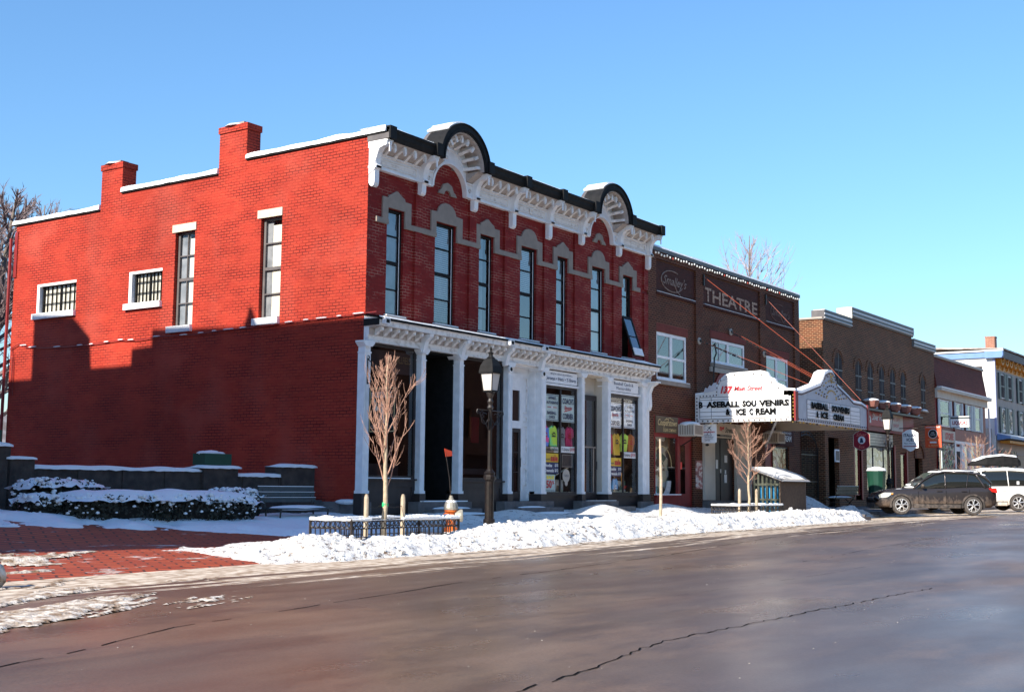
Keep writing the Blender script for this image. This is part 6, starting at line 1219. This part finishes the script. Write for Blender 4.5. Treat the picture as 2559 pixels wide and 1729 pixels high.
for x0, x1, z, lab in ((-3.42, -2.72, 1.17, 'dark green planter box with snow on the middle wall pier'), (-8.85, -8.05, 1.50, 'dark green planter box on the taller left pier')):
    b = B(); wseg(b, x0, x1, z-.03, z+.22, .0, .4); o = obj('planter_box', b, 'green', label=lab, cat='planter box', group='planter boxes on the garden wall'); c = Vector(o.location)
    obj('snow_cap', B().ball((x0+.12, wl(x0)+.2, z+.22), .13, 8, 5, (1, 1.4, .5)).ball(((x0+x1)/2, wl(x0)+.2, z+.22), .2, 10, 5, (1.2, 1, .42)).ball((x1-.1, wl(x0)+.2, z+.22), .11, 8, 5, (1, 1.4, .5)), 'snow', o)
# hedges: dense leaf cards with snow on top
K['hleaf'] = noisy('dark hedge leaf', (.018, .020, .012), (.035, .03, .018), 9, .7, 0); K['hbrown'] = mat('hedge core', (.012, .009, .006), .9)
def hedge(name, segs_, lab, seed, snowtop=.10, leaves=2600):
    rr = random.Random(seed); t = root(name, segs_[0][:3], lab, 'hedge', 'snow covered hedges beside the red wall'); core = B(); lf_ = B(); sn = B(); wt = [s[3]*s[5]+.2 for s in segs_]
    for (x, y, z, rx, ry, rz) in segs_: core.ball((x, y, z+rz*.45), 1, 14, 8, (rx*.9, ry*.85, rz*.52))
    def card(b, c, nrm, s):
        nrm = (nrm+Vector((rr.uniform(-.8, .8), rr.uniform(-.8, .8), rr.uniform(-.8, .8)))).normalized(); a = nrm.orthogonal().normalized(); a.rotate(Matrix.Rotation(rr.uniform(0, 6.3), 3, nrm)); c2 = nrm.cross(a)
        p = [c-a*s, c+c2*s*.45, c+a*s, c-c2*s*.45]; b.add([tuple(q) for q in p], [(0, 1, 2, 3)])
    for k in range(leaves):
        x, y, z, rx, ry, rz = rr.choices(segs_, wt)[0]; a = rr.uniform(0, 2*pi); v = rr.uniform(-.9, 1)
        e = (1-abs(v)**4)**.25; n_ = Vector((cos(a), sin(a), v)); c = Vector((x+rx*e*abs(cos(a))**.7*(1 if cos(a) > 0 else -1), y+ry*e*abs(sin(a))**.7*(1 if sin(a) > 0 else -1), z+rz*.5+rz*.5*v))
        card(lf_, c, n_, rr.uniform(.03, .06))
        if v > -.4 and rr.random() < .07+.16*max(0, v): sn.ball(c+Vector((0, 0, .02)), rr.uniform(.015, .042)*(1+.6*max(0, v)), 5, 3, (1.2, 1.2, .7))
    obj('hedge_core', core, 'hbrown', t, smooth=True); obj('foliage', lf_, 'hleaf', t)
    for (x, y, z, rx, ry, rz) in segs_:
        if snowtop:
            n1, n2 = 18, 7; o = len(sn.v)
            for i in range(n1+1):
                for j in range(n2+1):
                    u, v = 2*i/n1-1, 2*j/n2-1; r2_ = min(1, abs(u)**3.5+abs(v)**3); X, Y = x+rx*1.0*u, y+ry*1.0*v
                    zz = z+rz*.93+snowtop*(1-r2_)**.5+.05*noise.noise((X*1.3, Y*2, seed))*(1-r2_)-(.10+.10*noise.noise((X*7, Y*7, 1)))*r2_
                    sn.v.append((X, Y, zz))
            sn.f += [(o+i*(n2+1)+j, o+(i+1)*(n2+1)+j, o+(i+1)*(n2+1)+j+1, o+i*(n2+1)+j+1) for i in range(n1) for j in range(n2)]
    obj('hedge_snow', sn, 'snow', t, smooth=True); return t
hedge('hedge', [(-6.9, .2, -.06, 1.25, .62, .58), (-5.2, .15, -.08, 1.2, .6, .60), (-4.3, .1, -.08, .75, .55, .56)], 'long clipped hedge topped with a smooth sheet of snow', 5, .12, 5200)
hedge('bush', [(-7.6, .95, .0, .9, .4, .78), (-8.35, .5, -.03, .35, .4, .52)], 'lumpy snow covered bush at the left end behind the long hedge', 6, .07, 1500)
hedge('bush', [(-3.45, .62, -.05, .62, .4, .66)], 'snow speckled bush between the long hedge and the bench', 8, .06, 1500)
# ================= background
t = branchtree('bare_tree', 3.2, 20.5, -.5, 11.8, 'large bare tree behind the left end of the red building', 31, up=.5, r0=.34, bark='barkd', twig='twig2', first=.28, nb=64, spread=.95, L0=.40, curve=.2, group='bare trees behind the buildings', tw=(20, .3), twr=.011, lean=1.0)
branchtree('bare_tree', 14.0, 33.0, -.5, 14.6, 'top of a bare tree rising over the back parapet of the red building', 32, up=.9, r0=.25, bark='barkd', twig='twig2', first=.4, nb=26, spread=.8, L0=.35, curve=.3, group='bare trees behind the buildings', tw=(8, .3), twr=.02)
branchtree('bare_tree', 60.5, 17.0, 0, 18.8, 'reddish bare treetop above the theatre roof', 33, up=.9, r0=.3, bark='barkd', twig=mat('reddish twig', (.36, .29, .29), .8), first=.45, nb=24, spread=.75, L0=.32, curve=.4, group='bare trees behind the buildings', tw=(9, .3), twr=.010)
b = B(); b.box(-6, 4, 26, 34, -1, 4.2); bb = root('rear_outbuilding', (-1, 26, -1), 'small brown brick outbuilding with a snowy roof at the far left edge', 'building'); obj('wall', b, 'arched', bb); obj('roof', B().box(-6.3, 4.3, 25.7, 34, 4.2, 4.4), 'beige', bb); obj('roof_snow', B().box(-6.3, 4.3, 25.68, 34, 4.4, 4.62), 'snow', bb)
b = B()
hx_ = fr(-500, 300, 10)
for x in hx_: h = 14+9*noise.noise((x*.006, 1, 0))+1.5*noise.noise((x*.05, 2, 0)); b.v += [(x, 210, -2), (x, 235, h), (x, 330, h*1.5)]
b.f = [(i*3+j, i*3+3+j, i*3+4+j, i*3+1+j) for i in range(len(hx_)-1) for j in range(2)]; struct('hill', b, noisy('wooded hill', (.16, .12, .10), (.34, .30, .29), .35, .9, 0), True)
# ================= cars (local: +x nose, +y left side, z up; origin under the rear axle centre)
K['tyre'] = noisy('salted tyre', (.10, .085, .075), (.05, .045, .042), 12, .85, .2); K['rim'] = noisy('silver rim', (.62, .60, .58), (.5, .47, .44), 6, .3, .05, metal=.6)
def carpaint(name, c, dirt, metal=.4):
    m = mat(name, c, .25, metal, .5); n = N(m); sp = n.n("ShaderNodeSeparateXYZ"); n.l(n.pos(), sp.inputs[0])
    hgt = n.n("ShaderNodeMapRange"); n.l(sp.outputs[2], hgt.inputs[0]); hgt.inputs[1].default_value = .72; hgt.inputs[2].default_value = .05
    f = n.math('MULTIPLY', n.ramp(n.math('ADD', n.noise(7, 7, n.stretch(1, 1, .5), .7), n.math('MULTIPLY', hgt.outputs[0], .6)), .70, .98), .8)
    n.color(n.mix(f, c, dirt)); n.l(n.mix(f, (.22, .22, .22), (.8, .8, .8)), n.b.inputs["Roughness"]); return m
K['cglass'] = mat('dark car glass', (.015, .018, .017), .04, 0, .8); K['cglass2'] = mat('windscreen glass', (.10, .13, .11), .05, 0, .9)
K['trimb'] = noisy('black plastic trim', (.03, .027, .025), (.12, .095, .08), 7, .6, .1); K['lampc'] = mat('headlight', (.75, .72, .65), .1, .3); K['tail'] = mat('tail light', (.55, .02, .015), .2)
def wheel(t, x, y, r_, w_, side, spokes, sty):
    wh = obj('wheel', B().lathe([(r_*.70, -w_/2), (r_*.93, -w_/2), (r_, -w_*.36), (r_, w_*.36), (r_*.93, w_/2), (r_*.70, w_/2), (r_*.66, w_*.3)], (x, y, r_), 28, 'Y'), 'tyre', t, smooth=False)
    b = B(); yo = y+side*w_*.40
    def rg(r0, r1, ya, yb): b.add(*[(lambda q: (q.v, q.f))(B().ring(x, r_, r0, r1, ya, yb, 0, 360, 28))][0])
    rg(r_*.62, r_*.70, yo-.03, yo+side*.03); rg(r_*.05, r_*.17, yo-.02, yo+side*.035)
    for i in range(spokes):
        a0 = 2*pi*i/spokes+.3
        for da in ((-.17, .17) if sty == 'Y' else (0,)):
            P = [(x+r_*.12*cos(a0), yo+side*.03, r_+r_*.12*sin(a0)), (x+r_*.38*cos(a0+da*.5), yo+side*.025, r_+r_*.38*sin(a0+da*.5)), (x+r_*.65*cos(a0+da*1.5), yo+side*.015, r_+r_*.65*sin(a0+da*1.5))]
            b.tube(P, [r_*.075, r_*.06, r_*.06] if sty == 'Y' else [r_*.10, r_*.085, r_*.10], 6)
    obj('rim', b, 'rim', wh); obj('hub_disc', B().lathe([(r_*.64, -.012), (r_*.64, .012)], (x, y+side*w_*.2, r_), 20, 'Y'), 'blackin', wh)
def loft(stations, npts=None, close=True):
    b = B(); m = len(stations[0][1])
    for x, prof in stations:
        b.v += [(x, y, z) for y, z in prof]+[(x, -y, z) for y, z in reversed(prof)]
    M_ = 2*m
    for i in range(len(stations)-1):
        for j in range(M_): k = (j+1) % M_; b.f.append((i*M_+j, i*M_+k, (i+1)*M_+k, (i+1)*M_+j))
    b.f += [tuple(range(M_)), tuple((len(stations)-1)*M_+j for j in range(M_-1, -1, -1))]; return b
def car(kind, lab, paint, loc, ang):
    if kind == 'wagon':
        WB, rw, L1, L0, hw = 2.635, .345, .90, -.92, .89
        belt = [(L0, .86), (-.7, 1.02), (-.2, 1.04), (.8, 1.0), (1.9, .96), (2.25, .95), (2.9, .90), (3.3, .82), (WB+L1-.06, .72), (WB+L1, .62)]
        roof = [(-.72, 1.18), (-.55, 1.42), (-.30, 1.54), (.2, 1.60), (.9, 1.61), (1.35, 1.52), (1.75, 1.30), (2.15, .98)]
        sill_ = .30
    else:
        WB, rw, L1, L0, hw = 3.0, .355, .95, -1.1, .98
        belt = [(L0, .95), (-.95, 1.05), (0, 1.06), (1.5, 1.03), (2.4, 1.0), (2.9, .96), (3.4, .86), (3.75, .74), (WB+L1, .6)]
        roof = [(-1.0, 1.2), (-.9, 1.55), (-.6, 1.70), (.2, 1.75), (1.2, 1.73), (1.7, 1.62), (2.2, 1.34), (2.7, 1.04)]
        sill_ = .28
    t = root('parked_car' if kind == 'wagon' else 'parked_minivan', (0, 0, 0), lab, 'car' if kind == 'wagon' else 'minivan')
    st = []
    xs_ = [L0, L0+.06, L0+.25, -.5, -.2, .3, .8, 1.3, 1.8, 2.2, 2.5, 2.8, 3.1, WB+L1-.35, WB+L1-.12, WB+L1]
    for x in xs_:
        zb = itp(x, belt); e = min(1, .80+ (x-L0)*1.1 if x < L0+.2 else 1); e2 = 1 if x < WB+L1-.7 else max(.70, 1-((x-(WB+L1-.7))/.7)**2*.22); w_ = hw*min(e, e2)
        lo = sill_+(.10 if x < L0+.1 or x > WB+L1-.1 else 0)
        st.append((x, [(0, lo-.04), (w_*.86, lo-.02), (w_*.97, lo+.06), (w_*1.0, lo+.22), (w_*1.0, zb-.22), (w_*.985, zb-.10), (w_*.94, zb-.02), (w_*.80, zb+.015), (0, zb+.05)]))
    body = obj('body', loft(st), paint, t, smooth=True)
    cs_ = []
    for x, zt in roof:
        zb = itp(x, belt)-.03; tw_ = hw*(.93-.24*min(1, (zt-zb)/.6)); cs_.append((x, [(0, zb), (hw*.93, zb), (hw*.90-(hw*.90-tw_)*.5, (zb+zt)/2), (tw_, zt-.03), (tw_*.86, zt), (0, zt+.02)]))
    cab = obj('cabin', loft(cs_), 'cglass', t, smooth=True)
    # roof skin and pillars, painted
    rs = [(x, [(0, zt-.01), (hw*(.93-.24)+.0-.02, zt-.05), (hw*.70, zt-.022), (hw*.62, zt+.012), (0, zt+.034)]) for x, zt in roof[2:6 if kind == 'wagon' else 5]]
    ro = obj('roof', loft(rs), paint, t, smooth=True)
    def side(x, z, off=.012):   # point on the cabin side at x, z
        zt = itp(x, roof); zb = itp(x, belt)-.03; f = (z-zb)/max(.05, zt-zb-.03); f = min(1, max(0, f)); tw_ = hw*(.93-.24*min(1, (zt-zb)/.6)); mid = hw*.90-(hw*.90-tw_)*.5
        y = hw*.93+(mid-hw*.93)*min(1, f*2) if f < .5 else mid+(tw_-mid)*(f-.5)*2
        return y+off
    b = B()
    pill = [((.0-.48, 1.0), (-.18, 1.55), .07), ((.98, .98), (.93, 1.58), .05), ((.22, 1.0), (.05, 1.57), .03)] if kind == 'wagon' else [((-.85, 1.05), (-.72, 1.6), .09), ((.35, 1.05), (.33, 1.68), .035), ((1.45, 1.0), (1.42, 1.68), .05)]
    for s in (-1, 1):
        for (xa, za), (xb, zb), r_ in pill: b.tube([(xa+(xb-xa)*k/4, s*side(xa+(xb-xa)*k/4, za+(zb-za)*k/4), za+(zb-za)*k/4) for k in range(5)], r_*.6, 5)
        A = [(x, zt) for x, zt in roof[4 if kind == 'wagon' else 3:]]; b.tube([(x, s*(side(x, zt)-.01), zt-.02) for x, zt in A], .036, 5)
        A = [(x, zt) for x, zt in roof[:5]]; b.tube([(x, s*(side(x, zt)-.01), zt-.03) for x, zt in A], .045, 5)
    obj('pillar', b, paint, t, smooth=True)
    ws = roof[-3:]; b = B(); 
    for s in (0,):
        (xa, za), (xb, zb) = roof[-3], roof[-1]; ya, yb = hw*.62, hw*.78
        n_ = .035; b.quad((xa+.03, -ya, za+n_), (xa+.03, ya, za+n_), (xb-.02, yb, zb+n_+.02), (xb-.02, -yb, zb+n_+.02))
    obj('windscreen', b, 'cglass2', t)
    for x, side_x in ((0, 0), (WB, 0)):
        for s in (-1, 1):
            b = B().ring(x, rw, rw*1.06, rw*1.24, s*(hw-.10), s*(hw+.018), -12, 192, 24); obj('wheel_arch', b, 'trimb' if kind == 'wagon' else paint, t)
            b = B(); n = 20; P = [(x+rw*1.08*cos(radians(a)), rw+rw*1.08*sin(radians(a))) for a in [-20+220*i/n for i in range(n+1)]]; b.ext(P, lambda u, v, d: (u, d, v), s*(hw-.25), s*(hw+.004)); obj('wheel_well', b, 'blackin', t)
            wheel(t, x, s*(hw-.09), rw, .22, s, 5 if kind == 'wagon' else 7, 'Y' if kind == 'wagon' else 'P')
    b = B()
    for s in (-1, 1): b.add([(rw*1.3, s*(hw-.02), sill_-.06), (WB-rw*1.3, s*(hw-.02), sill_-.06), (WB-rw*1.3, s*(hw+.012), sill_-.04), (rw*1.3, s*(hw+.012), sill_-.04), (rw*1.3, s*(hw-.02), sill_+.10), (WB-rw*1.3, s*(hw-.02), sill_+.10), (WB-rw*1.3, s*(hw+.010), sill_+.08), (rw*1.3, s*(hw+.010), sill_+.08)], [(0, 3, 2, 1), (4, 5, 6, 7), (0, 1, 5, 4), (1, 2, 6, 5), (2, 3, 7, 6), (3, 0, 4, 7)])
    obj('sill_trim', b, 'trimb' if kind == 'wagon' else paint, t)
    seam = [.98, .12, 2.0] if kind == 'wagon' else [1.45, .3, 2.5]; b = B()
    for s in (-1, 1):
        for x in seam: b.box(x-.005, x+.005, s*(hw-.02), s*(hw+.003), sill_+.1, itp(x, belt)-.10)
        b.box(seam[1], seam[2], s*(hw-.02), s*(hw+.004), sill_+.10, sill_+.11)
    obj('door_seam', b, 'blackin', t)
    for s in (-1, 1):
        for x in (.32, 1.22) if kind == 'wagon' else (.6, 1.75): obj('door_handle', B().box(x-.10, x+.10, s*(hw-.02), s*(hw+.03), .86, .89), paint if kind == 'wagon' else 'siding', t)
        x = 1.86 if kind == 'wagon' else 2.3; m_ = obj('wing_mirror', B().ball((x, s*(hw+.08), 1.06), .12, 8, 6, (.55, .9, .65)).tube([(x, s*(hw-.06), 1.0), (x, s*(hw+.05), 1.03)], .03, 5), 'trimb' if kind == 'wagon' else paint, t)
    nx = WB+L1
    for s in (-1, 1):
        P = [(nx-.62, .80), (nx-.30, .80), (nx-.10, .72), (nx-.12, .60), (nx-.40, .64)] if kind == 'wagon' else [(nx-.5, .86), (nx-.12, .76), (nx-.14, .64), (nx-.45, .72)]
        b = B(); wf = lambda u: hw*max(.70, 1-((u-(nx-.7))/.7)**2*.22) if u > nx-.7 else hw
        b.v = [(u, s*(wf(u)+.006), v) for u, v in P]+[(u, s*(wf(u)-.15), v) for u, v in P]; k = len(P); b.f = [tuple(range(k)), tuple(range(2*k-1, k-1, -1))]+[(i, (i+1) % k, k+(i+1) % k, k+i) for i in range(k)]
        obj('headlight', b, 'lampc', t); obj('fog_lamp', B().ball((nx-.16, s*hw*.72, .42), .07, 8, 5, (.8, .8, .7)), 'lampc', t)
        if kind == 'wagon': obj('turn_signal', B().box(nx-.60, nx-.52, s*(hw-.05), s*(hw+.008), .73, .79), 'ochre', t)
        obj('tail_light', B().prF([(L0+.02, .82), (L0+.05, 1.0), (L0+.34, .99), (L0+.22, .86)], s*(hw*.86), s*(hw*.992)), 'tail', t)
    obj('grille', B().box(nx-.02, nx+.015, -.42, .42, .52, .70).box(nx-.03, nx+.01, -.55, .55, .30, .42), 'trimb', t); obj('grille_bar', B().box(nx+.01, nx+.022, -.40, .40, .60, .625), 'rim', t)
    obj('bumper', B().box(nx-.12, nx+.03, -.62, .62, .24, .32).box(L0-.04, L0+.1, -.7, .7, .35, .5), 'trimb' if kind == 'wagon' else paint, t)
    obj('number_plate', B().box(L0-.02, L0, -.26, .26, .70, .84), 'paper', t)
    b = B()
    if kind == 'wagon':
        for s in (-1, 1): b.tube([(-.35, s*.56, 1.60), (-.25, s*.56, 1.66), (.9, s*.56, 1.70), (1.1, s*.56, 1.64)], .018, 5)
        obj('roof_rail', b, 'trimb', t)
        sn = B(); 
        for (x, y, z, rx, ry, rz) in ((.35, .1, 1.615, .75, .5, .06), (1.1, .2, 1.58, .35, .4, .05), (2.1, .25, 1.0, .22, .5, .05), (1.9, -.3, 1.1, .25, .3, .05), (2.5, .4, .93, .25, .25, .03), (-.52, .3, 1.47, .12, .4, .05), (.75, .45, 1.62, .3, .18, .05)): sn.ball((x, y, z), 1, 12, 6, (rx, ry, rz))
        obj('roof_snow', sn, 'snow', t, smooth=True)
        for y in (.35, -.35): obj('seat', B().ball((.75, y, 1.12), .2, 8, 6, (.35, 1, 1.2)).ball((.72, y, 1.38), .1, 8, 5, (.4, 1, .7)), 'stone', t)
    else:
        n = 16; m2 = 8; sn = B()
        for i in range(n+1):
            for j in range(m2+1):
                u, v = i/n, 2*j/m2-1; x = -.85+2.75*u; z = itp(x, roof); e = (1-abs(v)**4)*min(1, 8*u+.2, 8*(1-u)+.2)
                sn.v.append((x, v*hw*.70, z-.02+.11*e+.03*noise.noise((x*2, v*2, 0))*e))
        sn.f = [(i*(m2+1)+j, (i+1)*(m2+1)+j, (i+1)*(m2+1)+j+1, i*(m2+1)+j+1) for i in range(n) for j in range(m2)]; obj('roof_snow', sn, 'snow', t, smooth=True)
        rb_ = root('roof_box', (0, 0, 1.75), 'long dark roof box with snow on top of the white minivan', 'roof box')
        sts = [(-.15, .32, .18), (0, .40, .34), (.6, .44, .40), (1.3, .44, .32), (1.75, .34, .16), (1.95, .15, .05)]
        ob = obj('box_shell', loft([(x, [(0, 1.86), (w2*.95, 1.87), (w2, 1.93), (w2*.92, 1.89+h), (w2*.5, 1.90+h), (0, 1.90+h)]) for x, w2, h in sts]), 'black', rb_, smooth=False)
        sn = B(); 
        for i, (x, w2, h) in enumerate(sts[:-1]): sn.v += [(x, -w2*.62, 1.90+h), (x, -w2*.45, 1.97+h), (x, w2*.45, 1.97+h), (x, w2*.62, 1.90+h)]
        sn.f = [(i*4+j, i*4+4+j, i*4+5+j, i*4+1+j) for i in range(4) for j in range(3)]+[(0, 1, 2, 3), (19, 18, 17, 16)]; obj('box_snow', sn, 'snow', rb_, smooth=False)
        for x in (.2, 1.2): obj('cross_bar', B().box(x-.02, x+.02, -.55, .55, 1.80, 1.85), 'trimb', rb_)
        rb_.location = loc; rb_.rotation_euler = (0, 0, ang)
        M_ = Matrix.Translation(loc) @ Matrix.Rotation(ang, 4, 'Z'); rb_.location = M_ @ Vector((-.25, 0, 1.79)); 
        obj('window_sticker', B().box(-.1, 0, hw*.89, hw*.895, 1.12, 1.25), 'paper', t)
    t.location = loc; t.rotation_euler = (0, 0, ang); return t
def place(px, py, ang, hw, x_ax=0):   # left rear wheel contact at (px,py) -> root location of rear axle centre
    left = Vector((-sin(ang), cos(ang), 0)); return Vector((px, py, 0))-left*(hw-.0)
an = radians(123)
pw = place(25.95, -7.15, an, .89); pw.z = -.155
car('wagon', 'dark grey dirty station wagon parked nose to the kerb, snow on its roof', carpaint('dark grey car paint', (.05, .043, .044), (.24, .175, .13)), pw, an)
pv = place(33.5, -7.0, an, .98); pv.z = -.09
car('minivan', 'white minivan with a dark roof box parked behind the dark wagon', carpaint('white van paint', (.74, .72, .68), (.42, .34, .26), 0), pv, an)
